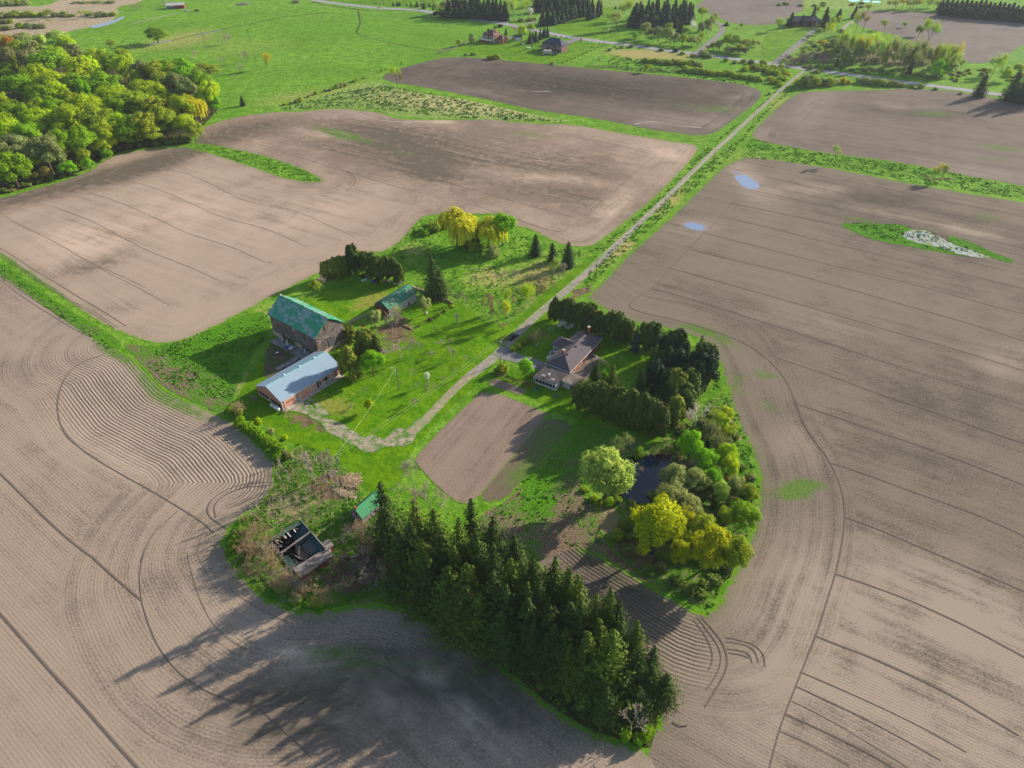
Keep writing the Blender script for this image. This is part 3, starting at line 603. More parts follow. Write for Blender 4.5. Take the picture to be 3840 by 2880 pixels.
m = NT('pale_mud', .9, .1); m.color(m.mix(m.step(m.noise(m.pos(), .5, 4, .7), .4, .6), lin(190, 180, 172), lin(160, 146, 132))); M['mud'] = m.m
water('creek', [C00.G(*p) for p in [(770, 232), (860, 205), (960, 180), (1040, 150), (1090, 135), (1060, 165), (980, 200), (880, 232), (800, 245)]], .05, lin(120, 134, 150))
M['ditchw'] = M['puddle']
ribbon_obj('ditch_water', [([CY.G(*p) for p in [(0, 425), (70, 408), (130, 398), (205, 388)]], [2.2, 3]), ([CY.G(*p) for p in [(440, 340), (580, 305), (700, 285)]], [1.2, 1.6, 1])], .05, M['puddle'])
ribbon_obj('ditch', [([CY.G(*p) for p in [(-40, 425), (0, 418), (210, 388), (440, 330), (620, 295), (800, 255), (1000, 220), (1270, 160), (1700, 120)]], [2, 1.6, 2, 3]),
  ([C960.G(*p) for p in [(880, 90), (900, 170), (895, 230), (850, 290), (1000, 335), (1200, 380), (1400, 415), (1590, 435)]], [1.6, 1.3, 1.3]),
  ([C960.G(*p) for p in [(480, 15), (600, 45), (800, 70), (1000, 100), (1200, 90), (1450, 90)]], [2.5, 3, 1.5])], .028, M['wood_floor'])

# ---- roads
def track_mat(name, a, b, grass, soft=.35, streak=True, mid_grass=0.0):
    m = NT(name, .95, .08); p = m.pos(); e = m.attr('edge').outputs['Fac']
    c = m.mix(m.step(m.noise(p, .5, 5, .7), .35, .65), a, b)
    c = m.mix(m.math('MULTIPLY', m.step(m.noise(p, 3, 3), .45, .7), .35), c, tuple(x*.6 for x in a[:3])+(1,))
    en = m.math('ADD', e, m.math('MULTIPLY', m.math('SUBTRACT', m.noise(p, .7, 4, .7), .5), -2.4*soft*2))
    c = m.mix(m.step(en, soft, 0.0), c, m.mix(m.step(m.noise(p, 1.5, 3), .4, .6), grass[0], grass[1]))
    if mid_grass:
        c = m.mix(m.math('MULTIPLY', m.step(m.math('ADD', m.noise(p, .45, 5, .75), m.math('MULTIPLY', m.noise(p, .06, 2), .3)), .62, .70), mid_grass), c, grass[0])
    m.color(c); m.bump(m.noise(p, 3.5, 4, .7), .3, .1)
    return m.m
M['gravel'] = track_mat('gravel_lane', lin(140, 130, 120), lin(164, 154, 144), (G1, G2), .35, mid_grass=.3)
M['gravel2'] = track_mat('dirt_loop', lin(142, 130, 110), lin(174, 162, 142), (lin(62, 118, 6), lin(84, 138, 14)), .55, mid_grass=.75)
M['dirt'] = track_mat('dirt_lane', lin(146, 132, 112), lin(172, 158, 136), (lin(80, 130, 8), G2), .4, mid_grass=.35)
M['road'] = track_mat('asphalt_road', lin(140, 138, 142), lin(162, 160, 164), (lin(120, 118, 110), lin(130, 128, 120)), .3)
M['drive'] = track_mat('driveway_asphalt', lin(118, 116, 116), lin(136, 132, 130), (lin(90, 110, 40), G2), .25)
lane = [gs(*p) for p in [(3020, 262), (2945, 322), (2870, 391), (2745, 508), (2672, 573), (2562, 677), (2515, 730), (2368, 863), (2233, 998), (2098, 1111), (2020, 1176), (1947, 1245), (1903, 1293), (1830, 1360), (1760, 1412)]]
ribbon_obj('gravel_lane', [(lane, [3.0, 3.0, 3.1, 3.2, 3.5, 4.0])], .075, M['gravel'])
ribbon_obj('dirt_lane', [([gs(*p) for p in [(1768, 1405), (1724, 1440), (1646, 1521), (1600, 1570), (1540, 1625)]], [3.6, 3.3, 3.4, 3.6])], .077, M['dirt'])
ribbon_obj('dirt_track', [([gs(*p) for p in [(1610, 1560), (1560, 1604), (1500, 1645), (1408, 1669), (1342, 1656), (1277, 1617), (1212, 1575), (1150, 1535), (1095, 1505)]], [3, 4.5, 6.5, 6.5, 6, 5, 4.5, 5, 6]), ([gs(*p) for p in [(1225, 1560), (1170, 1500), (1140, 1490)]], [3, 2])], .074, M['gravel2'], jit=.8)
ribbon_obj('road', [([gs(*p) for p in [(900, -60), (1168, 0), (1294, 17), (1433, 32), (1568, 37), (1637, 50), (1698, 61), (1811, 78), (1886, 87), (1944, 101), (2010, 114), (2066, 126), (2145, 141), (2267, 158), (2397, 174), (2515, 191), (2597, 201), (2723, 217), (2875, 237), (2945, 247), (3097, 269), (3271, 291), (3379, 308), (3531, 326), (3726, 352), (3900, 374), (4400, 440)]], [8.5]*4)], .08, M['road'])
ribbon_obj('side_road', [([C1920.G(*p) for p in [(1590, 468), (1640, 425), (1700, 375), (1780, 312), (1822, 260), (1815, 222), (1775, 193), (1700, 180)]], [6, 5.5, 5.5]),
  ([C2880.G(*p) for p in [(50, 556), (150, 470), (250, 390), (370, 290), (420, 240)]], [5.5, 5]), ([CO.G(*p) for p in [(580, 120), (650, 70), (640, 20), (600, -40)]], [8, 7]), ([CO.G(*p) for p in [(1640, 450), (1750, 410), (1880, 370)]], [7, 9]), ([CO.G(*p) for p in [(680, 365), (780, 355), (900, 340)]], [7, 7]), ([CO.G(*p) for p in [(860, 185), (1000, 130), (1160, 85)]], [4, 4])], .09, M['drive'])
sheet('driveway', [CC.G(*p) for p in [(300, 1300), (345, 1345), (400, 1392), (520, 1425), (665, 1472), (650, 1530), (560, 1545), (440, 1485), (330, 1458), (240, 1440), (215, 1400)]], .085, M['drive'], 3, [], jitter=.1)
ribbon_obj('farm_track', [([C00.G(*p) for p in [(1150, 205), (1300, 165), (1450, 130), (1555, 112)]], [3, 3])], .03, M['gravel'])
ribbon_obj('farm_track', [([C2880.G(*p) for p in [(650, 250), (690, 205), (760, 180)]], [4, 4])], .03, M['gravel'])

# ---- wheel tracks and tramlines pressed into the soil
m = NT('track_soil_shade', .95, .05); m.color(m.mix(m.noise(m.pos(), .8, 3), lin(96, 85, 77), lin(116, 103, 94))); M['tram'] = m.m  # soil colour darkened to paint the shade of the grooves on flat ribbons
m = NT('washed_silt', .95, .05); m.color(m.mix(m.noise(m.pos(), .8, 3), lin(166, 152, 138), lin(146, 132, 120))); M['silt'] = m.m
TL = [
 (CA, .3, [(1275, 40), (1430, 80), (1580, 108), (1700, 150), (1850, 220), (2000, 300), (2100, 345), (2212, 373)]),
 (CB, .3, [(368, 97), (400, 110), (550, 130), (700, 165), (850, 220), (1000, 290), (1215, 387)]),
 (CA, .3, [(1035, 165), (1200, 200), (1400, 265), (1560, 335), (1700, 400), (1850, 465), (1980, 515), (2212, 570)]),
 (CB, .3, [(369, 293), (400, 300), (550, 360), (650, 400), (800, 470)]),
 (CA, .3, [(750, 272), (900, 320), (1100, 395), (1300, 480), (1480, 570), (1650, 645), (1800, 690), (2000, 750), (2212, 850)]),
 (CB, .3, [(369, 573), (445, 610)]),
 (CA, .3, [(350, 370), (500, 415), (650, 470), (850, 555), (1000, 640), (1150, 720), (1300, 795), (1480, 865), (1650, 930), (1800, 1000), (1925, 1057)]),
 (CA, .3, [(50, 485), (110, 530), (250, 600), (400, 670), (550, 750), (700, 845), (850, 920), (1000, 980), (1260, 1105)]),
 (CA, .25, [(850, 925), (1000, 1010), (1200, 1105), (1475, 1262)]),
 (CA, .4, [(0, 760), (150, 850), (300, 955), (500, 1070), (700, 1200), (850, 1280), (1000, 1380), (1090, 1437)]),
 (CA, .3, [(0, 805), (150, 900), (300, 1010), (500, 1130), (650, 1235), (800, 1300), (900, 1370), (1025, 1450)]),
 (CA, .3, [(0, 830), (150, 925), (300, 1030), (500, 1150), (650, 1250), (800, 1325), (900, 1390), (990, 1455)]),
 (CA, .4, [(0, 1040), (150, 1150), (300, 1255), (450, 1345), (600, 1440), (700, 1495), (780, 1530)]),
 (CA, .3, [(0, 1005), (150, 1110), (300, 1215), (450, 1310), (600, 1400), (720, 1475), (860, 1520)]),
 (CA, .3, [(0, 960), (150, 1065), (300, 1170), (450, 1270), (600, 1360), (760, 1460), (900, 1500)]),
 (C960, .35, [(0, 1105), (200, 1170), (400, 1230), (600, 1290), (800, 1345), (1000, 1400), (1250, 1465), (1500, 1540), (1700, 1590), (1900, 1650)]),
 (C960, .35, [(0, 1240), (200, 1300), (400, 1365), (600, 1430), (760, 1475), (1000, 1550), (1250, 1625), (1400, 1659)]),
 (C960, .35, [(430, 1100), (600, 1135), (800, 1195), (1000, 1250)]), (C960, .3, [(1250, 1320), (1500, 1375), (1800, 1440), (2000, 1500), (2212, 1560)]),
 (C960, .35, [(1370, 1095), (1600, 1150), (1900, 1210), (2212, 1300)]), (C960, .4, [(1310, 655), (1500, 690), (1800, 735), (2212, 800)]), (C960, .4, [(1500, 600), (1800, 650), (2212, 700)]),
 (C960, .3, [(550, 1010), (800, 1070), (1100, 1140), (1500, 1230)]), (C960, .3, [(860, 1540), (850, 1600), (780, 1650)]), (C960, .3, [(760, 1475), (830, 1510), (858, 1545)]),
 (C1920, .35, [(0, 1185), (300, 1230), (500, 1290), (700, 1350), (900, 1395), (1100, 1430)]), (C1920, .35, [(340, 1145), (600, 1190), (900, 1255), (1250, 1340)]), (C1920, .3, [(0, 1300), (300, 1370), (600, 1440), (740, 1480)]), (C1920, .3, [(0, 1430), (300, 1510), (560, 1570), (700, 1600)]),
 (C1920, .4, [(0, 645), (300, 680), (600, 730), (900, 770)]), (C1920, .4, [(0, 830), (400, 905), (800, 960), (1070, 1015), (1300, 1045), (1520, 1075)]), (C1920, .4, [(700, 850), (1000, 905), (1400, 970), (1600, 1000)]), (C1920, .3, [(1520, 1075), (1620, 1010), (1750, 930), (1900, 840)]), (C1920, .3, [(900, 700), (1200, 760), (1500, 830), (1750, 880)]), (C1920, .3, [(1250, 1340), (1130, 1430), (950, 1590), (880, 1659)]),
 (CC, .35, [(0, 105), (150, 150), (350, 215), (500, 270), (650, 320), (780, 345), (830, 335), (900, 280), (1000, 190), (1090, 110)]), (CC, .3, [(100, 0), (350, 70), (600, 140), (800, 190), (935, 232)]),
 (C2880, .35, [(540, 860), (800, 905), (1100, 945), (1400, 990), (1800, 1050), (2212, 1100)]), (C2880, .4, [(440, 1005), (800, 1055), (1200, 1120), (1600, 1185), (2000, 1245), (2212, 1275)]), (C2880, .4, [(300, 1065), (700, 1120), (1200, 1200), (1700, 1290), (2212, 1370)]),
 (C2880, .4, [(205, 1135), (600, 1205), (1000, 1270), (1500, 1350), (1900, 1430), (2212, 1480)]), (C2880, .35, [(150, 1235), (650, 1285), (1000, 1335), (1500, 1420), (2000, 1520)]), (C2880, .35, [(445, 880), (380, 955), (300, 1040), (205, 1130), (150, 1195)]), (C2880, .3, [(540, 850), (900, 840), (1300, 900), (1700, 960)]),
 (CL, .35, [(470, 108), (700, 160), (1000, 220), (1300, 290), (1600, 345), (1900, 405), (2040, 440)]), (CL, .3, [(380, 200), (600, 245), (850, 300), (1150, 355), (1400, 410)]), (CL, .4, [(250, 290), (380, 315), (550, 350), (770, 395), (950, 430)]),
 (CL, .4, [(180, 380), (500, 450), (800, 530), (1100, 600), (1400, 670), (1700, 740), (2000, 810), (2212, 862)]), (CL, .42, [(95, 495), (400, 570), (700, 650), (1000, 722), (1300, 790), (1600, 865), (1900, 950), (2212, 1030)]),
 (CL, .38, [(0, 605), (300, 675), (600, 745), (900, 825), (1200, 910), (1500, 995), (1800, 1080), (2212, 1210)]), (CL, .42, [(0, 768), (300, 850), (600, 935), (900, 1020), (1200, 1110), (1500, 1195), (1800, 1280), (2212, 1410)]),
 (CL, .42, [(0, 940), (300, 1030), (600, 1125), (900, 1225), (1200, 1325), (1500, 1425), (1800, 1515), (2212, 1635)]), (CL, .35, [(500, 1305), (700, 1370), (1000, 1475), (1300, 1585), (1540, 1659)]),
 (CL, .35, [(0, 1100), (100, 1130), (250, 1185), (400, 1255), (500, 1335), (590, 1430), (650, 1530), (690, 1659)]), (CL, .3, [(300, 240), (230, 320), (180, 380), (100, 470), (0, 565)]), (CL, .3, [(1800, 500), (2000, 540), (2212, 585)]), (CL, .3, [(1000, 130), (1400, 215), (1800, 300), (2212, 370)]),
 (CC, .35, [(2000, 385), (1900, 490), (1735, 660), (1580, 840), (1450, 910), (1385, 965), (1390, 1000), (1450, 1030), (1600, 1070), (1800, 1110), (1950, 1150), (2212, 1240)]), (CC, .35, [(1740, 662), (1900, 700), (1980, 725)]), (CC, .35, [(1575, 835), (1800, 890), (1960, 938)]), (CC, .3, [(1915, 500), (2212, 575)]),
 (CM, .38, [(690, 28), (900, 95), (1200, 200), (1500, 300), (1800, 410), (2212, 568), (2600, 730)]), (CM, .38, [(910, 420), (1100, 475), (1400, 590), (1700, 695), (2000, 810), (2212, 912), (2600, 1110)]), (CM, .42, [(1020, 787), (1200, 850), (1400, 935), (1700, 1060), (2000, 1190), (2212, 1280), (2500, 1420)]),
 (CM, .42, [(950, 1163), (1150, 1230), (1400, 1320), (1650, 1430), (1900, 1550), (2100, 1659), (2400, 1820)]), (CM, .35, [(1365, 0), (1700, 115), (2212, 290)]), (CM, .32, [(685, 0), (720, 130), (800, 260), (900, 390), (960, 510), (1000, 630), (1018, 780), (990, 1000), (950, 1165), (900, 1330), (840, 1520), (790, 1659)]),
 (CN, .4, [(935, 645), (1100, 710), (1300, 785), (1500, 870), (1750, 985), (2000, 1110), (2212, 1240), (2500, 1410)]), (CN, .42, [(705, 1243), (900, 1330), (1100, 1425), (1300, 1520), (1540, 1659), (1800, 1830)]), (CN, .25, [(950, 610), (935, 645), (860, 850), (780, 1050), (710, 1230), (650, 1400), (585, 1659)]),
 (CN, .2, [(785, 1030), (1000, 1130), (1300, 1270), (1600, 1430), (1900, 1600)]), (CN, .2, [(820, 920), (1100, 1040), (1500, 1220), (1800, 1370), (2100, 1540)]), (CN, .15, [(740, 1140), (900, 1210), (1200, 1380), (1500, 1560), (1650, 1659)]), (CN, .15, [(660, 1370), (900, 1480), (1200, 1640)]),
 (CN, .25, [(245, 660), (300, 665), (360, 682), (440, 700), (500, 740), (545, 800), (550, 880)]), (CN, .25, [(250, 690), (330, 700), (420, 720), (480, 770), (500, 850)]), (CN, .25, [(255, 745), (320, 750), (400, 768), (440, 800), (450, 850)]), (CN, .25, [(270, 775), (370, 790), (430, 815)]), (CN, .35, [(60, 500), (150, 600), (220, 690), (255, 780), (262, 870), (230, 960), (160, 1080), (90, 1190)]), (CN, .25, [(30, 500), (120, 620), (190, 720), (215, 800), (205, 880), (170, 960), (100, 1060)]), (CN, .2, [(0, 520), (80, 620), (140, 740), (150, 830), (120, 910)]),
 (CJ, .38, [(-300, 700), (0, 970), (200, 1170), (400, 1370), (600, 1540), (740, 1640)]), (CK, .45, [(700, 30), (850, 170), (1085, 370)]), (CK, .42, [(-300, 150), (0, 470), (200, 700), (400, 930), (600, 1140), (800, 1370), (950, 1540), (1060, 1659), (1250, 1880)]),
 (CJ, .3, [(800, 60), (600, 130), (500, 230), (445, 380), (440, 500), (480, 650), (600, 770), (760, 880), (950, 990), (1170, 1110), (1400, 1250), (1560, 1350), (1640, 1430)]),
 (CK, .18, [(1110, 0), (1070, 150), (1080, 350), (1140, 560), (1230, 760), (1400, 960), (1600, 1080), (1850, 1170), (2212, 1190), (2600, 1150)]), (CJ, .18, [(1080, 1659), (1110, 1560), (1180, 1430), (1370, 1260)]), (CK, .12, [(1440, 0), (1450, 80), (1520, 330), (1620, 540), (1740, 660), (1900, 760)]), (CK, .2, [(1970, 1180), (2100, 1300), (2212, 1400), (2400, 1580)]), (CK, .12, [(1760, 280), (1950, 420), (2212, 540)]),
 (CJ, .3, [(2090, 1040), (1900, 1050), (1750, 1090), (1640, 1160), (1590, 1230), (1600, 1300), (1680, 1360), (1740, 1400)]), (CJ, .25, [(2090, 1070), (1900, 1075), (1780, 1110), (1680, 1170), (1640, 1240), (1660, 1310)]),
]
TL = [(c, w, p) for c, w, p in TL]
ribbon_obj('wheel_tracks', [([c.G(*q) for q in p], [w, w]) for c, w, p in TL], .046, M['tram'])
SL = [(C1920, .7, [(0, 1535), (80, 1545), (130, 1580), (200, 1585), (300, 1565), (430, 1550), (520, 1545), (650, 1570), (720, 1590)]), (C1920, .5, [(180, 1380), (400, 1410), (600, 1440), (750, 1480), (900, 1490)]), (C960, 1.0, [(700, 960), (800, 968), (880, 980), (950, 1010), (1050, 1035), (1200, 1055), (1450, 1055), (1600, 1030)]),
 (CC, .5, [(830, 335), (900, 275), (1000, 185), (1080, 115), (1120, 75)]), (C1920, 1.2, [(1060, 1075), (1120, 1060), (1250, 1050)]), (C1920, 1.2, [(1400, 1085), (1500, 1090), (1640, 1105)]), (C960, .5, [(600, 1130), (760, 1150), (820, 1180)]), (C960, .5, [(1640, 1295), (1900, 1360), (2100, 1400)]), (C1920, .5, [(-10, 775), (200, 795), (320, 790)]),
 (CO, 1.0, [(1050, 1250), (1200, 1255), (1400, 1250)]), (CC, .2, [(1160, 500), (1300, 560)]), (C960, .4, [(2060, 1480), (2100, 1520), (2212, 1560)]), (C960, .4, [(2150, 1500), (2212, 1540)])]
ribbon_obj('washed_silt', [([c.G(*q) for q in p], [w*.5, w*1.5, w, w*1.6, w*.4]) for c, w, p in SL], .05, M['silt'], jit=.8)

# ================================================================== vegetation prototypes
def leaf_mat(name, trans=.25, var=.45, yellow=.25):
    m = NT(name, .75, .12); t = m.t
    oi = m.n('ShaderNodeObjectInfo')
    nz = m.noise(m.obj(), .45, 3, .6); n2 = m.noise(m.obj(), 3.0, 2, .6)
    c = oi.outputs['Color']
    hs = m.n('ShaderNodeHueSaturation'); m.lk(c, hs.inputs['Color'])
    m.put(hs.inputs['Value'], m.math('ADD', m.math('ADD', 1.0-var*.75, m.math('MULTIPLY', nz, var)), m.math('MULTIPLY', n2, var*.5)))
    m.put(hs.inputs['Hue'], m.math('ADD', .5, m.math('MULTIPLY', m.math('SUBTRACT', .5, nz), .04)))
    hs.inputs['Saturation'].default_value = 1.0
    col_ = hs.outputs[0]
    m.color(col_)
    tr = m.n('ShaderNodeBsdfTranslucent'); m.lk(col_, tr.inputs[0])
    mx = m.n('ShaderNodeMixShader'); mx.inputs[0].default_value = trans
    out = t.nodes['Material Output']
    m.lk(m.b.outputs[0], mx.inputs[1]); m.lk(tr.outputs[0], mx.inputs[2]); m.lk(mx.outputs[0], out.inputs[0])
    return m.m
M['leaf'] = leaf_mat('leaf', .36, .36)
M['needle'] = leaf_mat('needle', .08, .5)
def bark_mat():
    m = NT('bark', .95, .05); m.color(m.mix(m.noise(m.obj(), 2.0, 4), lin(70, 60, 52), lin(112, 100, 90))); return m.m
M['bark'] = bark_mat()
m = NT('pale_bark', .9, .1); m.color(m.mix(m.noise(m.obj(), 2.0, 4), lin(176, 172, 160), lin(210, 206, 196))); M['pale_bark'] = m.m
m = NT('twig', .95, .05); oi = m.n('ShaderNodeObjectInfo'); m.color(m.mix(m.math('MULTIPLY', m.noise(m.obj(), 1.5, 3), .6), oi.outputs['Color'], lin(120, 106, 94))); M['twig'] = m.m

def quads(P, N, size, rs, aspect=1.0, vertical=None):
    """small leaf faces at P with facing N"""
    n = len(P); N = N/np.linalg.norm(N, axis=1, keepdims=True)
    r = rs.normal(size=(n, 3))
    if vertical is not None: r = r*.25 + np.array(vertical)
    T = r - (r*N).sum(1, keepdims=True)*N; T /= np.linalg.norm(T, axis=1, keepdims=True)+1e-9
    B = np.cross(N, T)
    s = (size*(.6+.8*rs.random(n)))[:, None]
    a = P + T*s*aspect; b = P + B*s*.6; c = P - T*s*aspect*.8; d_ = P - B*s*.6
    V = np.stack([a, b, c, d_], 1).reshape(-1, 3)
    F = np.arange(4*n).reshape(n, 4)
    return V, F
def ell_shell(rs, n):
    v = rs.normal(size=(n, 3)); return v/np.linalg.norm(v, axis=1, keepdims=True)
def crown_round(rs, nleaf, clumps, size, h=1.0, zc=.62, rx=.46, rz=.38, low=.25, upbias=.35, clr=(.26, .42), openness=0.0, asp=1.0):
    """unit tree: height 1, crown radius rx; clumped leafy crown"""
    P, N = [], []
    ctrs = []
    for i in range(clumps):
        v = ell_shell(rs, 1)[0]
        if v[2] < -.55: v[2] = -v[2]
        k = .45 + .4*rs.random()
        ctrs.append((np.array([v[0]*rx*k, v[1]*rx*k, zc+v[2]*rz*k]), clr[0]+(clr[1]-clr[0])*rs.random()))
    per = nleaf//clumps
    cc = np.array([0, 0, zc])
    for c, r in ctrs:
        v = ell_shell(rs, per); rad = (rs.random(per)**.35)
        rr = r*rx*2*.5
        p = c + v*np.array([rr, rr, rr*.85])*rad[:, None]*(1+.12*rs.normal(size=(per, 1)))
        out = p-cc; out /= np.linalg.norm(out, axis=1, keepdims=True)+1e-9
        nn = v*.9+out*.5+np.array([0, 0, upbias])+rs.normal(size=(per, 3))*.45
        keep = ((p-cc)*out).sum(1) > -1
        if openness: keep &= rs.random(per) > openness*(1-rad)
        P.append(p[keep]); N.append(nn[keep])
    P = np.concatenate(P); N = np.concatenate(N)
    return quads(P, N, size, rs, asp)
def branch_geo(rs, depth=4, h=1.0, spread=.55, n0=1, thick=.02, kids=3, first=.3, up=.25, minr=.0022, lean=.04):
    """bare branching skeleton as thin 3-sided tubes; returns trunk (V,F), limbs (V,F), tips"""
    segs = []; tips = []
    def grow(p, d_, L, r, dep):
        n = 3 if dep > 0 else 2
        q = p
        for i in range(n):
            d2 = (d_ + rs.normal(size=3)*.12 + np.array([0, 0, up*.15])); d2 /= np.linalg.norm(d2)
            e = q + d2*L/n; segs.append((q, e, r*(1-.25*i/n), r*(1-.25*(i+1)/n), dep)); q = e; d_ = d2
            if dep > 0 and i > 0:
                for _ in range(1 if rs.random() < .7 else 2):
                    side = rs.normal(size=3); side -= side.dot(d2)*d2; side /= np.linalg.norm(side)
                    nd = d2*(1-spread)+side*spread+np.array([0, 0, up]); nd /= np.linalg.norm(nd)
                    grow(q, nd, L*(.55+.2*rs.random()), r*.5, dep-1)
        if dep > 0:
            for _ in range(kids-1):
                side = rs.normal(size=3); side -= side.dot(d_)*d_; side /= np.linalg.norm(side)
                nd = d_*(1-spread*.8)+side*spread*.8+np.array([0, 0, up]); nd /= np.linalg.norm(nd)
                grow(q, nd, L*(.6+.2*rs.random()), r*.6, dep-1)
        else: tips.append(q)
    for k in range(n0):
        d0 = np.array([rs.normal()*lean*(3 if n0 > 1 else 1), rs.normal()*lean*(3 if n0 > 1 else 1), 1.0]); d0 /= np.linalg.norm(d0)
        grow(np.array([0, 0, 0.0]), d0, first, thick, depth)
    zmax = max(s[1][2] for s in segs)
    k = h/zmax
    def mk(sel):
        V, F = [], []
        for a, b, r0, r1, dep in sel:
            a = a*k; b = b*k; z = b-a; L = np.linalg.norm(z)+1e-9; z = z/L
            x = np.cross(z, [0, 0, 1.0] if abs(z[2]) < .9 else [1.0, 0, 0]); x /= np.linalg.norm(x); y = np.cross(z, x)
            base = len(V); ns = 5 if dep == depth else 3
            for p, r in ((a, max(r0, minr)), (b, max(r1, minr))):
                for i in range(ns):
                    t = 2*math.pi*i/ns; V.append(p+x*math.cos(t)*r+y*math.sin(t)*r)
            for i in range(ns): F.append((base+i, base+(i+1) % ns, base+ns+(i+1) % ns, base+ns+i))
        return np.array(V), np.array(F)
    return mk([s for s in segs if s[4] == depth]), mk([s for s in segs if s[4] < depth]), np.array(tips)*k
def trunk_geo(h=.6, r=.025, limbs=6, rs=None, spread=.3, z0=.0):
    V, F = [], []
    def tube(a, b, r0, r1, n=6):
        a = np.array(a); b = np.array(b); z = b-a; z = z/np.linalg.norm(z)
        x = np.cross(z, [0, 1, .01]); x /= np.linalg.norm(x); y = np.cross(z, x); base = len(V)
        for p, r_ in ((a, r0), (b, r1)):
            for i in range(n):
                t = 2*math.pi*i/n; V.append(p+x*math.cos(t)*r_+y*math.sin(t)*r_)
        for i in range(n): F.append((base+i, base+(i+1) % n, base+n+(i+1) % n, base+n+i))
    tube((0, 0, 0), (0, 0, h*.12), r*1.5, r*1.05); tube((0, 0, h*.12), (.01, 0, h*.55), r*1.05, r*.8); tube((.01, 0, h*.55), (0, .01, h), r*.8, r*.35)
    for i in range(limbs):
        t = 2*math.pi*(i+rs.random()*.6)/max(1, limbs); z = h*(.4+.5*rs.random())
        tube((0, 0, z), (math.cos(t)*spread*.8, math.sin(t)*spread*.8, z+spread*(.5+.5*rs.random())), r*.5, r*.15, 4)
    return np.array(V), np.array(F)
def spruce_crown(rs, whorls=38, perb=9, leaves=11, rx=.24, size=.016, droop=.35, ragged=.25, z0=.06, power=.85, tilt=0.5):
    P, N = [], []
    for w in range(whorls):
        f = (w+rs.random()*.6)/whorls; z = z0+(1-z0)*f
        R0 = rx*((1-f)**power)*(1-.35*math.exp(-f*14)) + .006
        nb = max(3, int(perb*(1-f*.55)))
        for b in range(nb):
            a = 2*math.pi*(b+rs.random())/nb; rr = R0*(1+ragged*rs.normal()); rr = max(.01, rr)
            nl = max(4, int(leaves*(rr/rx)*1.5)+2)
            t = (np.arange(nl)+rs.random(nl))/nl
            wd = .28*rr*(1-t*.6)
            side = rs.normal(size=nl)*wd
            dx, dy = math.cos(a), math.sin(a)
            rad = rr*t; zz = z-droop*rr*t+droop*rr*.55*t**3+rs.normal(size=nl)*.006-abs(side)*.35
            p = np.stack([dx*rad-dy*side, dy*rad+dx*side, zz], 1); P.append(p)
            nn = np.stack([dx*(.35+.7*t)+rs.normal(size=nl)*.35, dy*(.35+.7*t)+rs.normal(size=nl)*.35, np.full(nl, tilt)+rs.normal(size=nl)*.3], 1); N.append(nn)
    P = np.concatenate(P); N = np.concatenate(N)
    return quads(P, N, size, rs, 1.5)
def cedar_crown(rs, nleaf, size=.035, rx=.3, lumps=40):
    P, N = [], []
    per = nleaf//lumps
    for i in range(lumps):
        f = rs.random()**.9; z = .12+.72*f; a = rs.random()*2*math.pi
        env = rx*(1-((z-.1)/.95)**1.7)**.75 if z > .1 else rx
        R0 = env*(.55+.25*rs.random()); r = rx*(.2+.2*rs.random())
        c = np.array([math.cos(a)*R0, math.sin(a)*R0, z])
        v = ell_shell(rs, per); rad = rs.random(per)**.4
        p = c+v*np.array([r, r, r*1.5])*rad[:, None]
        p[:, 2] += np.maximum(0, .12*(1-rad))*rs.random(per)
        out = np.stack([p[:, 0], p[:, 1], (p[:, 2]-.35)*.5], 1); out /= np.linalg.norm(out, axis=1, keepdims=True)+1e-9
        P.append(p); N.append(v*.9+out*.5+np.array([0, 0, .25])+rs.normal(size=(per, 3))*.5)
    for k in range(5):
        n2 = nleaf//30; a = rs.random()*6.28; t = rs.random(n2); rr = .055*(1-t)+.01; zt = .82+.16*rs.random()
        th = rs.random(n2)*6.28; q = rs.random()*.09
        P.append(np.stack([math.cos(a)*q+np.cos(th)*rr, math.sin(a)*q+np.sin(th)*rr, zt-.22*(1-t)], 1)); N.append(np.stack([np.cos(th), np.sin(th), np.full(n2, .5)], 1))
    P = np.concatenate(P); N = np.concatenate(N); P[:, 2] = np.clip(P[:, 2], .02, 1.0)
    return quads(P, N, size, rs, 1.4, vertical=(0, 0, .8))
def willow_crown(rs, strands=380, per=16, rx=.46, size=.026):
    P, N = [], []
    lobes = [(rs.random()*2*math.pi, .12+.16*rs.random(), .74+.2*rs.random()) for _ in range(9)]
    for i in range(strands):
        la, lr, lz = lobes[rs.integers(len(lobes))]
        c = np.array([math.cos(la)*lr, math.sin(la)*lr])
        a = rs.random()*2*math.pi; k = rs.random()**.5
        top = np.array([c[0]+math.cos(a)*k*.22, c[1]+math.sin(a)*k*.22, lz*(1-.1*k*k)])
        o = top[:2]/(np.linalg.norm(top[:2])+1e-6)
        L = (.2+.45*rs.random())*min(1, lz); t = (np.arange(per)+rs.random(per))/per
        bx = top[0]+o[0]*.09*np.sqrt(t)+rs.normal(size=per)*.012; by = top[1]+o[1]*.09*np.sqrt(t)+rs.normal(size=per)*.012
        z = np.maximum(.05, top[2]-L*t**1.5+.02)
        P.append(np.stack([bx, by, z], 1)); N.append(np.stack([o[0]*(.2+t)+rs.normal(size=per)*.35, o[1]*(.2+t)+rs.normal(size=per)*.35, 1.1-t+rs.normal(size=per)*.2], 1))
    return quads(np.concatenate(P), np.concatenate(N), size, rs, 1.7, vertical=(0, 0, .9))
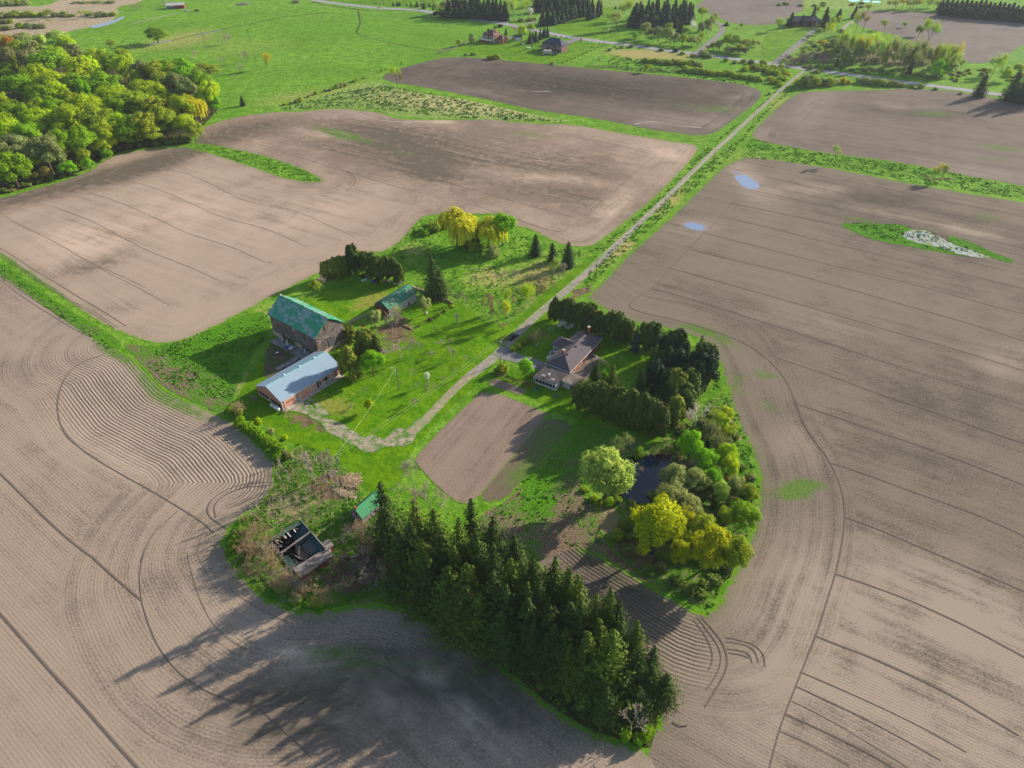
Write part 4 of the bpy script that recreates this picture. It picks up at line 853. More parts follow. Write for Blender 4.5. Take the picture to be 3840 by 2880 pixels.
def shrub_crown(rs, nleaf, size, lumps=14, rx=.6):
    P, N = [], []; per = nleaf//lumps
    for i in range(lumps):
        a = rs.random()*2*math.pi; k = rs.random()**.5*.62; z = .5*(1-k*.6)*(.5+.8*rs.random())
        c = np.array([math.cos(a)*k*rx, math.sin(a)*k*rx, z]); r = .2+.17*rs.random()
        v = ell_shell(rs, per); rad = rs.random(per)**.35
        p = c+v*np.array([r, r, r*1.1])*rad[:, None]; p[:, 2] = abs(p[:, 2])
        P.append(p); N.append(v+np.array([0, 0, .45])+rs.normal(size=(per, 3))*.45)
    return quads(np.concatenate(P), np.concatenate(N), size, rs, 1.2)

PROTO = {}
def reg(kind, parts, rxunit):
    """parts: list of (name, mesh)"""
    PROTO.setdefault(kind, []).append((parts, rxunit))
def mm(name, VF, mat): return mesh_np(name, VF[0], VF[1], mat)
for s_ in range(4):
    rs = np.random.default_rng(100+s_)
    reg('maple', [('trunk', mm('trunk', trunk_geo(.6, .02, 7, rs), M['bark'])), ('crown', mm('crown', crown_round(rs, 7500, 36+3*s_, .024, low=.2, zc=.56, rx=.43, rz=.43, clr=(.22, .36)), M['leaf']))], .44)
    rs = np.random.default_rng(140+s_)
    reg('maple_far', [('trunk', mm('trunk', trunk_geo(.6, .02, 4, rs), M['bark'])), ('crown', mm('crown', crown_round(rs, 2600, 18+3*s_, .034, zc=.58, rx=.44, rz=.42), M['leaf']))], .46)
for s_ in range(3):
    rs = np.random.default_rng(200+s_)
    T, L_, tips = branch_geo(rs, 4, 1.0, .5, 1, .016, 2, .3, .2, .0025)
    V1, F1 = quads(np.repeat(tips, 14, 0)+rs.normal(size=(len(tips)*14, 3))*.045, rs.normal(size=(len(tips)*14, 3))+np.array([0, 0, .6]), .014, rs, 1.3)
    reg('airy', [('trunk', mm('trunk', T, M['bark'])), ('branches', mm('branches', L_, M['bark'])), ('crown', mm('crown', (V1, F1), M['leaf']))], .4)
    rs = np.random.default_rng(230+s_)
    T, L_, tips = branch_geo(rs, 4, 1.0, .5, 1, .016, 2, .32, .18, .0065)
    reg('bare', [('trunk', mm('trunk', T, M['twig'])), ('branches', mm('branches', L_, M['twig']))], .38)
    rs = np.random.default_rng(260+s_)
    T, L_, tips = branch_geo(rs, 3, 1.0, .34, 1, .010, 1, .42, .35, .0055)
    reg('sapling', [('trunk', mm('trunk', T, M['twig'])), ('branches', mm('branches', L_, M['twig']))], .3)
    rs = np.random.default_rng(290+s_)
    T, L_, tips = branch_geo(rs, 4, 1.0, .62, 4, .011, 2, .28, .16, .0035, .28)
    reg('bramble', [('trunk', mm('trunk', T, M['twig'])), ('branches', mm('branches', L_, M['twig']))], .55)
    rs = np.random.default_rng(320+s_)
    T, L_, tips = branch_geo(rs, 3, 1.0, .35, 1, .01, 2, .4, .4, .0022)
    V1, F1 = quads(np.repeat(tips, 34, 0)+rs.normal(size=(len(tips)*34, 3))*np.array([.05, .05, .085]), rs.normal(size=(len(tips)*34, 3))+np.array([0, 0, .4]), .017, rs, 1.2)
    reg('aspen', [('trunk', mm('trunk', T, M['pale_bark'])), ('branches', mm('branches', L_, M['pale_bark'])), ('crown', mm('crown', (V1, F1), M['leaf']))], .26)
    rs = np.random.default_rng(350+s_)
    reg('spruce', [('trunk', mm('trunk', trunk_geo(.96, .014, 0, rs), M['bark'])), ('crown', mm('crown', spruce_crown(rs, 38+3*s_, 9, 17, .27+.03*s_, .015, .42+.1*s_, .45, .05+.09*(s_ == 1), .62+.1*s_), M['needle']))], .29)
    rs = np.random.default_rng(380+s_)
    reg('spruce_far', [('trunk', mm('trunk', trunk_geo(.96, .014, 0, rs), M['bark'])), ('crown', mm('crown', spruce_crown(rs, 20, 8, 5, .22, .04, .4, .12, .03), M['needle']))], .23)
    rs = np.random.default_rng(410+s_)
    reg('dense_conifer', [('trunk', mm('trunk', trunk_geo(.9, .018, 0, rs), M['bark'])), ('crown', mm('crown', spruce_crown(rs, 34, 13, 12, .34, .017, .15, .12, .03, .62, .6), M['needle']))], .34)
    rs = np.random.default_rng(440+s_)
    reg('cedar', [('trunk', mm('trunk', trunk_geo(.8, .02, 0, rs), M['bark'])), ('crown', mm('crown', cedar_crown(rs, 4600, .03, .31, 34+6*s_), M['needle']))], .29)
    rs = np.random.default_rng(470+s_)
    reg('willow', [('trunk', mm('trunk', trunk_geo(.7, .035, 6, rs), M['bark'])), ('crown', mm('crown', willow_crown(rs), M['leaf']))], .42)
    rs = np.random.default_rng(500+s_)
    reg('shrub', [('stems', mm('stems', trunk_geo(.5, .03, 5, rs, .4), M['bark'])), ('foliage', mm('foliage', shrub_crown(rs, 1700, .08), M['leaf']))], .62)
    rs = np.random.default_rng(530+s_)
    reg('shrub_far', [('stems', mm('stems', trunk_geo(.5, .03, 3, rs, .4), M['bark'])), ('foliage', mm('foliage', shrub_crown(rs, 700, .09), M['leaf']))], .62)
    rs = np.random.default_rng(560+s_)
    reg('bigtree', [('trunk', mm('trunk', trunk_geo(.55, .03, 9, rs, .4), M['bark'])), ('crown', mm('crown', crown_round(rs, 8500, 46, .024, zc=.54, rx=.52, rz=.42, clr=(.17, .32), openness=.3), M['leaf']))], .52)
OBN = {'maple': 'leafy_tree', 'maple_far': 'leafy_tree', 'airy': 'budding_tree', 'bare': 'bare_tree', 'sapling': 'bare_sapling', 'bramble': 'bramble_bush', 'aspen': 'aspen_tree', 'spruce': 'spruce_tree',
       'spruce_far': 'spruce_tree', 'dense_conifer': 'evergreen_tree', 'cedar': 'cedar_tree', 'willow': 'willow_tree', 'shrub': 'shrub', 'shrub_far': 'shrub', 'bigtree': 'leafy_tree'}
CAT = {'sapling': 'sapling', 'bramble': 'bush', 'shrub': 'shrub', 'shrub_far': 'shrub'}
CL_ = {  # crown colours
 'lime': lin(172, 198, 12), 'yel': lin(192, 198, 10), 'gold': lin(198, 188, 24), 'ygreen': lin(164, 188, 16), 'green': lin(126, 164, 18), 'bright': lin(128, 186, 6), 'olive': lin(150, 168, 36),
 'sage': lin(156, 168, 92), 'pale': lin(164, 190, 80), 'orange': lin(170, 124, 50), 'grey': lin(134, 144, 84), 'dark': lin(44, 66, 40), 'pine': lin(40, 64, 46), 'cedar': lin(84, 102, 36), 'cedarB': lin(122, 132, 40),
 'spruce': lin(66, 86, 36), 'spruceB': lin(92, 110, 36), 'blue': lin(70, 96, 88), 'twig': lin(170, 160, 144), 'twigp': lin(186, 172, 158), 'tan': lin(176, 152, 112), 'white': lin(220, 222, 204), 'willow': lin(204, 200, 34), 'purple': lin(118, 104, 104), 'brown': lin(120, 92, 72), 'rust': lin(146, 140, 66), 'juniper': lin(40, 62, 34)}
_ct = [0]
def tree(kind, x, y, h, w, color, label=None, group=None, cat=None, zs=None):
    """ground position, height, crown width in metres"""
    _ct[0] += 1
    parts, ru = PROTO[kind][_ct[0] % len(PROTO[kind])]
    e = empty(OBN[kind], (x, y, 0), random.random()*6.28)
    s = w/(2*ru); e.scale = (s, s, h)
    c = CL_[color] if isinstance(color, str) else color
    j = [random.uniform(.88, 1.12), random.uniform(.93, 1.06)]
    cc = (c[0]*j[0], c[1]*j[0]*j[1], c[2]*j[0], 1)
    for nm, me in parts:
        o = link(nm, me, e); o.color = cc
    tag(e, label, cat or CAT.get(kind, 'tree'), group)
    return e
def ppm(X, Y, z=0):   # source pixels per metre
    return FPX/(Y*cP-(z-CAM_H)*sP)
def tb(crop, kind, bx, by, top, wpx, color, label=None, group=None, cat=None, hk=1.0):
    """base point, picture height of the top, crown width, all in crop pixels"""
    X, Y = crop.G(bx, by)
    h = max(.8, height_at(X, Y, crop.S(0, top)[1])*hk)
    w = wpx*crop.k/ppm(X, Y, h*.6)
    return tree(kind, X, Y, h, w, color, label, group, cat)
def tt(crop, kind, tx, ty, h, wpx, color, label=None, group=None, cat=None):
    """top point of a tree whose base is hidden, with an assumed height"""
    X, Y = crop.G(tx, ty, h*.93)
    w = wpx*crop.k/ppm(X, Y, h*.6)
    return tree(kind, X, Y, h, w, color, label, group, cat)
def scatter(poly, n, fn, mind=0):
    A = np.array(poly); x0, y0 = A.min(0); x1, y1 = A.max(0); got = []; tries = 0
    while len(got) < n and tries < n*60:
        tries += 1
        x = random.uniform(x0, x1); y = random.uniform(y0, y1)
        if not inside(np.array([x]), np.array([y]), poly)[0]: continue
        if mind and any((x-a)**2+(y-b)**2 < mind*mind for a, b in got): continue
        got.append((x, y)); fn(x, y, len(got)-1)
    return got

# ------------------------------------------------------------------ the wood on the left
WG = 'trees of the wood on the left'
WL = {'ygreen': 'yellow-green leafy crown packed among the others in the wood on the left', 'green': 'mid-green leafy crown packed among the others in the wood on the left', 'olive': 'dull olive crown packed among the others in the wood on the left',
      'lime': 'lime-yellow leafy crown packed among the others in the wood on the left', 'grey': 'grey-green half-leafed crown packed in the wood on the left', 'orange': 'orange-brown crown at the back of the wood on the left', 'bright': 'bright green crown in the wood on the left', 'yel': 'yellow crown within the wood on the left', 'pale': 'pale thin crown at the back of the wood on the left', 'sage': 'pale thin crown at the back of the wood on the left'}
wd = [(40, 310, 120, 'orange'), (110, 360, 130, 'olive'), (30, 420, 150, 'grey'), (200, 430, 150, 'grey'), (330, 300, 150, 'pale'), (470, 270, 170, 'pale'), (540, 320, 130, 'lime'), (600, 380, 120, 'grey'), (250, 350, 140, 'sage'), (160, 290, 150, 'sage'),
 (360, 450, 270, 'green'), (450, 410, 150, 'ygreen'), (640, 500, 260, 'ygreen'), (820, 430, 180, 'ygreen'), (930, 470, 150, 'green'), (1040, 470, 160, 'ygreen'), (720, 490, 180, 'lime'), (1190, 530, 150, 'grey'), (1340, 530, 220, 'olive'), (1490, 515, 230, 'bright'),
 (1740, 560, 240, 'olive'), (1700, 620, 180, 'green'), (130, 640, 220, 'green'), (280, 560, 190, 'ygreen'), (430, 640, 250, 'ygreen'), (590, 790, 130, 'olive'), (310, 730, 210, 'green'), (440, 710, 160, 'lime'), (690, 700, 110, 'bright'), (850, 640, 290, 'green'),
 (950, 740, 230, 'lime'), (1220, 700, 240, 'ygreen'), (1350, 735, 170, 'ygreen'), (1470, 640, 190, 'grey'), (1540, 820, 180, 'ygreen'), (1140, 790, 260, 'olive'), (1300, 850, 210, 'olive'), (700, 820, 230, 'ygreen'), (60, 880, 210, 'green'), (300, 940, 240, 'ygreen'),
 (540, 920, 250, 'ygreen'), (780, 930, 270, 'olive'), (1000, 970, 130, 'lime'), (1070, 1010, 230, 'green'), (1200, 980, 210, 'olive'), (1380, 930, 180, 'olive'), (30, 1020, 200, 'ygreen'), (870, 1060, 210, 'ygreen'), (430, 850, 180, 'green'), (1580, 690, 160, 'grey'),
 (60, 1170, 240, 'grey'), (330, 1180, 240, 'grey'), (470, 1130, 170, 'green'), (860, 1150, 180, 'ygreen'), (180, 1060, 200, 'green'), (650, 1100, 200, 'green'), (1150, 1120, 190, 'green'), (1280, 1080, 180, 'olive'), (960, 830, 170, 'green'), (30, 1320, 220, 'green'), (620, 640, 200, 'green')]
WPOLY = gvp(woods_poly)
for i, (x, y, w, c) in enumerate(wd):
    hh = random.uniform(19, 22)
    while hh > 9:
        bx_, by_ = C00.G(x, y, hh*.93)
        if inside(np.array([bx_]), np.array([by_]), WPOLY)[0] and seg_dist(np.array([bx_]), np.array([by_]), WPOLY, True)[0] > 3: break
        hh -= .5
    tt(C00, 'maple_far' if y < 520 else 'maple', x, y, hh, w*1.4, c, WL.get(c), WG)
for (x, y, h, w, c, lb) in [(600, 1190, 9, 120, 'bright', 'small bright green tree low on the front edge of the wood'), (150, 1400, 10, 200, 'olive', 'dull olive tree at the front left edge of the wood'), (560, 1400, 8, 170, 'bright', 'bright lime tree with patchy crown at the front edge of the wood'),
    (740, 1370, 7.5, 115, 'bright', 'small rounded bright lime tree nearest the field corner of the wood'), (380, 1440, 7, 120, 'rust', 'small brownish tree at the front edge of the wood'), (1560, 985, 14, 220, 'ygreen', 'large yellow-green tree at the right front corner of the wood'), (1650, 1060, 11, 170, 'olive', 'pale brown-green bush tree at the right tip of the wood'),
    (1420, 1010, 12, 170, 'olive', 'dull crown just inside the right front corner of the wood'), (900, 1290, 6, 120, 'green', 'low green bush tree on the front edge of the wood'), (40, 1480, 8, 160, 'green', 'low green tree at the far left front edge of the wood'), (700, 1290, 9, 130, 'olive', 'olive tree on the front edge of the wood')]:
    tt(C00, 'maple', x, y, h, w, c, lb)
tb(C00, 'maple', 1840, 985, 690, 230, 'lime', 'lime-yellow tree with visible dark trunk on the right edge of the wood')
tb(C00, 'maple', 1872, 985, 815, 130, 'bright', 'small lime tree at the outer right tip of the wood')
tb(C00, 'willow', 1705, 1085, 810, 190, 'gold', 'golden-yellow tree standing at the right corner of the wood')
tb(C00, 'airy', 970, 440, 335, 120, 'olive', 'olive half-leafed tree behind the wood beside the pasture')
tb(C00, 'sapling', 1130, 470, 395, 60, 'twig', 'thin bare dead tree behind the wood')
tb(C00, 'maple', 1370, 372, 225, 225, 'green', 'broad rounded willow-like tree standing alone by the ditch in the pasture')
tb(C00, 'dense_conifer', 2100, 915, 828, 66, 'dark', 'small dark conifer standing alone in the pasture right of the wood')
wp = gvp(woods_poly)
def wfill(x, y, i):
    vx, vy = proj_v(x, y, 0)
    c = random.choice(['green', 'ygreen', 'olive', 'green', 'lime', 'ygreen'])
    if vx > 380 and vy < 215: return
    if 470 - (vy-160)*.05 < vx: return
    tree('maple_far', x, y, random.uniform(12, 15.5), random.uniform(9, 12), c, WL[c], WG)
scatter(wp, 115, wfill, 9)
WEDGE = gvp([(0, 395), (60, 380), (130, 362), (190, 340), (215, 325), (255, 308), (330, 298), (410, 296), (412, 310), (330, 314), (255, 326), (215, 345), (190, 365), (130, 386), (60, 405), (0, 420)])

# marsh bushes and pasture snags
mb_ = [(60, 150, 260, 70), (200, 140, 200, 60), (330, 150, 150, 60), (520, 140, 160, 55), (600, 150, 110, 40), (820, 140, 170, 55), (950, 140, 130, 50), (20, 260, 180, 60), (210, 240, 140, 60), (340, 240, 120, 50), (60, 200, 120, 50), (40, 40, 200, 70), (180, 40, 160, 60), (700, 30, 160, 25), (900, 20, 200, 20)]
for i, (x, y, w, hh) in enumerate(mb_):
    for k in range(2):
        tb(C00, 'shrub_far', x+(k-.5)*w*.5, y+random.uniform(-6, 6), y-hh, w*.62, random.choice(['sage', 'olive', 'grey']), 'dark grey-green bush among the tan reeds of the marsh', 'bushes in the marsh')
tb(C00, 'airy', 410, 165, 80, 90, 'olive', 'thin olive tree standing in the reeds left of the creek')
tb(C00, 'sapling', 740, 215, 80, 70, 'brown', 'dead leaning tree beside the creek in the marsh')
tb(C00, 'airy', 735, 160, 90, 90, 'ygreen', 'small yellow-green tree behind the leaning dead tree in the marsh')
tb(C00, 'sapling', 350, 280, 190, 70, 'brown', 'dead thin tree standing in the reeds at the back of the wood')
tb(C00, 'airy', 440, 205, 165, 60, 'ygreen', 'tiny yellow-green tree in the middle of the marsh')
tb(C00, 'bramble', 1185, 85, 30, 70, 'twigp', 'grey leafless bush left of the red-roofed shed')
tb(C00, 'bramble', 1440, 50, 5, 90, 'twigp', 'grey leafless tree behind the red-roofed shed')
for i, (bx, by, tp, w, k, lb) in enumerate([(523, 455, 330, 40, 'sapling', 'left stem of the two tall dead snags in the pasture'), (553, 475, 260, 50, 'sapling', 'right stem of the two tall dead snags in the pasture'), (970, 447, 275, 30, 'sapling', 'lone tall dead snag in the upper pasture'),
     (745, 425, 310, 90, 'bramble', 'grey leafless tree between the snags in the pasture'), (900, 590, 470, 60, 'bare', 'thin grey bare tree in the lower pasture'), (935, 600, 480, 50, 'bare', 'thin bare tree beside the yellow-topped tree'), (683, 665, 570, 30, 'sapling', 'short dead stub left of the bushes in the lower pasture'), (873, 693, 590, 60, 'bramble', 'leaning grey dead tree casting a long shadow in the pasture'),
     (1022, 672, 520, 24, 'sapling', 'dead broken trunk left of the yellow-topped tree'), (800, 752, 710, 40, 'bramble', 'small grey dead bush nearest the wood'), (690, 720, 690, 40, 'bramble', 'low grey dead bush near the wood edge'), (440, 560, 480, 60, 'bare', 'faint grey bare tree above the wood'), (700, 640, 530, 60, 'bare', 'faint grey bare tree in the middle pasture'), (375, 590, 560, 30, 'bramble', 'tiny dead bush by the dark creek patch')]):
    tb(CY, k, bx, by, tp, w, 'twigp' if k != 'sapling' else 'brown', lb)
tb(CY, 'airy', 1117, 652, 500, 95, 'gold', 'yellow-topped multi-stem tree standing in the pasture')
# fence line of the pasture
tb(C960, 'airy', 1220, 735, 570, 120, 'ygreen', 'pale green tree standing alone at the corner between the tilled fields')
tb(C960, 'airy', 1245, 725, 640, 60, 'rust', 'brownish bush at the foot of the pale green corner tree')
FL = [(870, 700, 40, 'ygreen', 655), (850, 710, 36, 'ygreen', 670), (770, 745, 60, 'sage', 705), (735, 755, 60, 'sage', 700), (700, 765, 50, 'sage', 705), (675, 770, 40, 'ygreen', 730), (640, 785, 40, 'grey', 755), (600, 790, 36, 'grey', 760), (520, 815, 50, 'olive', 770), (455, 840, 36, 'sage', 815),
      (380, 880, 70, 'olive', 835), (350, 890, 50, 'grey', 850), (300, 900, 30, 'grey', 870), (1088, 620, 30, 'lime', 580), (1122, 605, 20, 'ygreen', 575), (1260, 560, 20, 'ygreen', 515), (1065, 65, 30, 'olive', 55), (245, 910, 40, 'olive', 885), (930, 680, 30, 'sage', 660)]
for i, (x, y, w, c, tp) in enumerate(FL):
    tb(C960, 'shrub_far', x, y, tp, w, c, 'scrubby bush on the fence line between pasture and straw meadow', 'bushes along the pasture fence line')
tb(C960, 'maple_far', 1755, 405, 335, 70, 'ygreen', 'small round yellow-green tree at the left corner of the far lawn')
tb(C960, 'cedar', 1865, 380, 285, 60, 'sage', 'narrow grey-green conifer left of the red-brick house')
for i, (x, y, w) in enumerate([(1810, 380, 60), (1770, 395, 60), (1710, 415, 60), (1650, 440, 90), (1610, 455, 60), (1570, 462, 50)]):
    tb(C960, 'bramble', x, y, y-25, w, 'twigp', 'low leafless scrub in the row left of the far lawn', 'leafless scrub left of the far lawn')
tb(C960, 'shrub_far', 2110, 235, 200, 60, 'dark', 'round dark green shrub behind the red-brick house by the road')
tb(C960, 'shrub_far', 2080, 240, 215, 50, 'olive', 'low olive shrub by the road behind the red-brick house')
for x, y, w, t in [(1870, 475, 50, 442), (1895, 475, 36, 445), (1810, 480, 40, 455)]:
    tb(C960, 'shrub_far', x, y, t, w, 'sage', 'small bush between the far lawn and the dark field', 'small bushes behind the dark field')
for x, y, w, t in [(2020, 510, 70, 465), (2060, 512, 80, 455), (2095, 508, 60, 460)]:
    tb(C960, 'shrub_far', x, y, t, w, 'olive', 'brushy bush of the clump below the far lawn', 'clump of bushes below the far lawn')
for x, y, w, t in [(2118, 545, 30, 505), (2145, 555, 30, 520), (2165, 557, 24, 522)]:
    tb(C960, 'airy', x, y, t, w, 'twig', 'thin bare sapling at the edge of the dark field', 'bare saplings by the dark field edge')
# across the road, top middle
SG = 'spruces of the stand behind the road at top middle'
for i in range(34):
    fx = 1660+(i % 17)*30+random.uniform(-14, 14); fy = 150+(fx-1660)*.06-(i//17)*45+random.uniform(-6, 6)
    tb(C960, 'spruce_far', fx, fy, fy-random.uniform(120, 175), random.uniform(74, 104), random.choice(['pine', 'dark', 'pine']), 'dark spruce in the dense stand across the road at the top middle', SG)
for x, y, t, w, c in [(1560, 130, 20, 110, 'pale'), (1640, 120, 0, 120, 'sage'), (1600, 150, 70, 120, 'sage'), (1690, 150, 70, 90, 'olive'), (1640, 165, 110, 110, 'dark'), (1570, 150, 95, 90, 'dark')]:
    tb(C960, 'maple_far', x, y, t, w, c, 'grey-green tree at the left end of the roadside spruce stand', 'trees left of the roadside spruce stand')
for x, y, t, w in [(1390, 62, 10, 44), (1450, 78, 25, 50), (1500, 60, 20, 30), (1240, 52, 10, 40), (1220, 48, 15, 30), (1185, 48, 12, 26), (1338, 52, 20, 24), (1302, 52, 25, 20), (1425, 50, 30, 30), (1540, 50, 10, 40)]:
    tb(C960, 'dense_conifer', x, y, t, w, 'pine', 'small dark conifer on the lawn across the road at top middle', 'small conifers across the road')
for x, y, t, w in [(1160, 30, -10, 50), (1100, 25, -15, 60), (900, 15, -15, 30), (1290, 30, -10, 60), (1460, 40, -20, 80), (1530, 20, -30, 90), (1350, 20, -30, 60)]:
    tb(C960, 'airy', x, y, t, w, random.choice(['sage', 'pale', 'twig']), 'thin pale tree beyond the lawn across the road', 'thin trees beyond the road at top middle')
tb(C960, 'shrub_far', 350, 22, -5, 90, 'grey', 'grey bush at the top edge of the pasture')
for x, y, t, w in [(2170, 165, 10, 60), (2200, 175, 0, 70), (2150, 130, 0, 50)]:
    tb(C960, 'aspen', x, y, t, w, 'pale', 'pale-trunked aspen at the lane entrance beside the spruce stand', 'pale aspens at the lane entrance')
# top middle right (C1920)
for x, y, t, w, c in [(30, 175, 20, 80, 'pale'), (80, 160, 20, 90, 'ygreen'), (120, 120, 10, 90, 'pale'), (10, 120, -10, 80, 'lime'), (150, 60, -20, 80, 'ygreen'), (60, 60, -20, 100, 'pale')]:
    tb(C1920, 'aspen', x, y, t, w, c, 'pale green aspen left of the spruce rows at the top', 'aspens left of the spruce rows')
tb(C1920, 'airy', 160, 165, 65, 80, 'white', 'whitish blossoming tree left of the spruce rows')
for x, y, w in [(90, 185, 90), (150, 180, 90), (190, 175, 70)]:
    tb(C1920, 'shrub_far', x, y, y-35, w, 'sage', 'low grey-green bush in front of the aspens at the top', 'low bushes before the aspens')
rows = [(262, 225, 85), (300, 218, 70), (345, 215, 60), (385, 200, 45), (425, 195, 40), (465, 180, 30), (500, 168, 25), (535, 158, 20), (570, 150, 10), (600, 142, 0), (635, 132, -10)]
for x, y, t in rows:
    tb(C1920, 'spruce_far', x+random.uniform(-7, 7), y, t+random.uniform(-14, 10), random.uniform(84, 108), 'pine', 'dark spruce in the straight front row at the top middle', 'front row of spruces at the top middle')
for i in range(26):
    x = 215+(i % 13)*36; y = 105-(i % 13)*5-(i//13)*45; tb(C1920, 'spruce_far', x+random.uniform(-14, 14), y+random.uniform(-10, 10), y-random.uniform(95, 140), random.uniform(76, 104), random.choice(['pine', 'dark']), 'dark spruce in the rows behind the front one at the top', 'rear rows of spruces at the top middle')
for x, y, t, w in [(665, 172, 25, 72), (700, 162, 30, 66), (738, 150, 28, 60), (765, 130, -5, 50), (690, 100, -20, 60), (745, 90, -30, 60)]:
    tb(C1920, 'spruce_far', x, y, t, w, 'pine', 'dark spruce in the separate clump right of the spruce rows', 'clump of spruces right of the rows')
for x, y, t, w in [(155, 378, 278, 66), (205, 362, 262, 58), (242, 345, 245, 52), (283, 330, 238, 48), (306, 322, 228, 50), (180, 350, 275, 50), (268, 325, 240, 40)]:
    tb(C1920, 'spruce_far', x, y, t, w, 'pine', 'dark spruce in the short row left of the dark-roofed house', 'short row of spruces by the dark-roofed house')
tb(C1920, 'maple_far', 88, 345, 212, 100, 'lime', 'yellow-green tree between the two far houses')
tb(C1920, 'maple_far', 160, 290, 205, 90, 'ygreen', 'yellow-green tree behind the spruces by the far houses')
tb(C1920, 'bare', 35, 305, 215, 90, 'twigp', 'grey bare tree by the small garage of the red-brick house')
for x, y, w in [(893, 80, 32), (930, 78, 26)]: tb(C1920, 'dense_conifer', x, y, 50, w, 'pine', 'small dark round conifer on the far lawn edge', 'pair of small conifers on the far lawn')
cl = [(1060, 235, 25, 120), (1110, 240, 40, 100), (1040, 210, 60, 90), (1150, 220, 50, 90), (1200, 195, 10, 90), (1250, 180, 0, 80), (1300, 190, 10, 80), (1340, 200, 30, 80), (1375, 190, 40, 70), (1400, 240, 100, 90), (1435, 215, 30, 70), (1480, 210, 10, 80), (1520, 205, 15, 90), (1548, 180, 30, 60), (1340, 260, 120, 80), (1445, 300, 150, 80), (1200, 230, 70, 90), (1290, 230, 90, 90), (1240, 150, -20, 80), (1400, 150, -10, 80), (1330, 140, -20, 70), (1470, 150, -10, 80), (1170, 150, 0, 70), (1100, 170, 10, 80)]
for x, y, t, w in cl: tb(C1920, 'spruce_far', x, y, t, w*1.3, 'pine', 'dark pine in the tall group beside the curved side road', 'dark pines beside the curved side road')
dc = [(850, 275, 100, 110, 'pale', 'airy'), (905, 258, 88, 120, 'sage', 'airy'), (960, 170, 30, 80, 'pale', 'aspen'), (1000, 180, 20, 110, 'ygreen', 'aspen'), (1060, 357, 270, 72, 'bright', 'maple_far'), (1640, 165, 55, 110, 'ygreen', 'maple_far'), (1750, 195, 108, 70, 'ygreen', 'maple_far'), (1185, 225, 138, 80, 'orange', 'maple_far'),
      (1240, 200, 130, 60, 'ygreen', 'maple_far'), (1150, 320, 190, 110, 'sage', 'maple_far'), (1200, 345, 240, 110, 'grey', 'maple_far'), (1260, 360, 225, 120, 'grey', 'maple_far'), (1330, 372, 235, 120, 'sage', 'maple_far'), (1400, 380, 280, 110, 'grey', 'maple_far'), (1470, 395, 290, 110, 'olive', 'maple_far'), (1550, 405, 310, 110, 'sage', 'maple_far'),
      (1600, 395, 320, 90, 'olive', 'maple_far'), (1562, 330, 180, 60, 'white', 'aspen'), (1620, 320, 180, 90, 'grey', 'maple_far'), (1680, 300, 160, 90, 'grey', 'maple_far'), (1720, 260, 130, 80, 'sage', 'maple_far'), (1350, 300, 190, 90, 'olive', 'maple_far'), (1500, 320, 230, 100, 'olive', 'maple_far'), (1160, 270, 185, 80, 'sage', 'maple_far'), (1640, 380, 290, 80, 'olive', 'aspen'), (1690, 330, 230, 70, 'sage', 'aspen')]
for x, y, t, w, c, k in dc:
    if (x, y) == (1060, 357): lb = 'small bright green tree alone beside the dark pine group'
    elif c == 'orange': lb = 'orange-brown crown among the dark pines'
    elif x == 850: lb = 'pale round tree left of the dark pine group'
    elif x == 1562: lb = 'white-barked birch standing before the pine group'
    else: lb = 'soft grey-green broadleaf tree in the belt before the dark pines'
    tb(C1920, k, x, y, t, w, c, lb, None if 'soft' not in lb else 'broadleaf trees before the dark pines')
sm = [(1790, 440, 345, 110, 'sage'), (1850, 430, 285, 140, 'ygreen'), (1920, 430, 295, 140, 'pale'), (2000, 440, 325, 130, 'pale'), (1960, 470, 380, 130, 'olive'), (2060, 420, 340, 110, 'olive'), (1740, 430, 365, 90, 'olive'), (1700, 430, 390, 70, 'sage'), (2020, 475, 405, 110, 'grey'), (1880, 470, 400, 110, 'grey'), (2110, 400, 350, 80, 'sage')]
for x, y, t, w, c in sm: tb(C1920, 'maple_far', x, y, t, w, c, 'soft willow clump right of the curved side road', 'willow clumps right of the curved side road')
tb(C1920, 'dense_conifer', 1852, 222, 190, 66, 'pine', 'small dark evergreen at the bend of the side road')
tb(C1920, 'maple_far', 1982, 240, 200, 40, 'green', 'small green tree by the far tilled field')
rb = [(890, 408, 28), (950, 415, 60), (1030, 410, 60), (1165, 405, 40), (1290, 440, 60), (1411, 450, 60), (1470, 470, 60), (1560, 490, 60), (1650, 485, 110), (1700, 500, 80), (1925, 548, 60), (1850, 530, 60), (2170, 555, 90), (2000, 540, 70), (2060, 550, 80), (840, 440, 50)]
for x, y, w in rb: tb(C1920, 'shrub_far', x, y, y-w*.6, w, random.choice(['grey', 'olive', 'sage']) if x != 1411 else 'juniper', 'roadside bush along the far road' if x != 1411 else 'dark green bush at the roadside near the side road', 'bushes along the far road')
for i in range(20):
    x = 1130+i*26; y = 530+(x-1130)*.07+random.uniform(-8, 8)
    tb(C1920, 'shrub_far', x, y+8, y-random.uniform(30, 52), random.uniform(50, 80), random.choice(['olive', 'sage', 'olive']), 'soft olive bush in the upper hedge strip between road and dark field', 'upper strip of olive bushes')
for i in range(34):
    x = 1500+i*19.5; y = 620+(x-1500)*.115+random.uniform(-14, 10)
    tb(C1920, 'shrub_far', x, y, y-random.uniform(35, 65), random.uniform(60, 90), random.choice(['ygreen', 'ygreen', 'olive', 'pale']), 'yellow-green willow bush in the thick strip behind the dark field', 'thick strip of yellow-green willow bushes')
for i in range(14):
    x = 2010+i*24; y = 600+random.uniform(-14, 22)
    tb(C1920, 'shrub_far', x, y, y-random.uniform(30, 60), 80, random.choice(['ygreen', 'olive']), 'yellow-green bush between the willow strip and the lane', 'bushes between willow strip and lane')
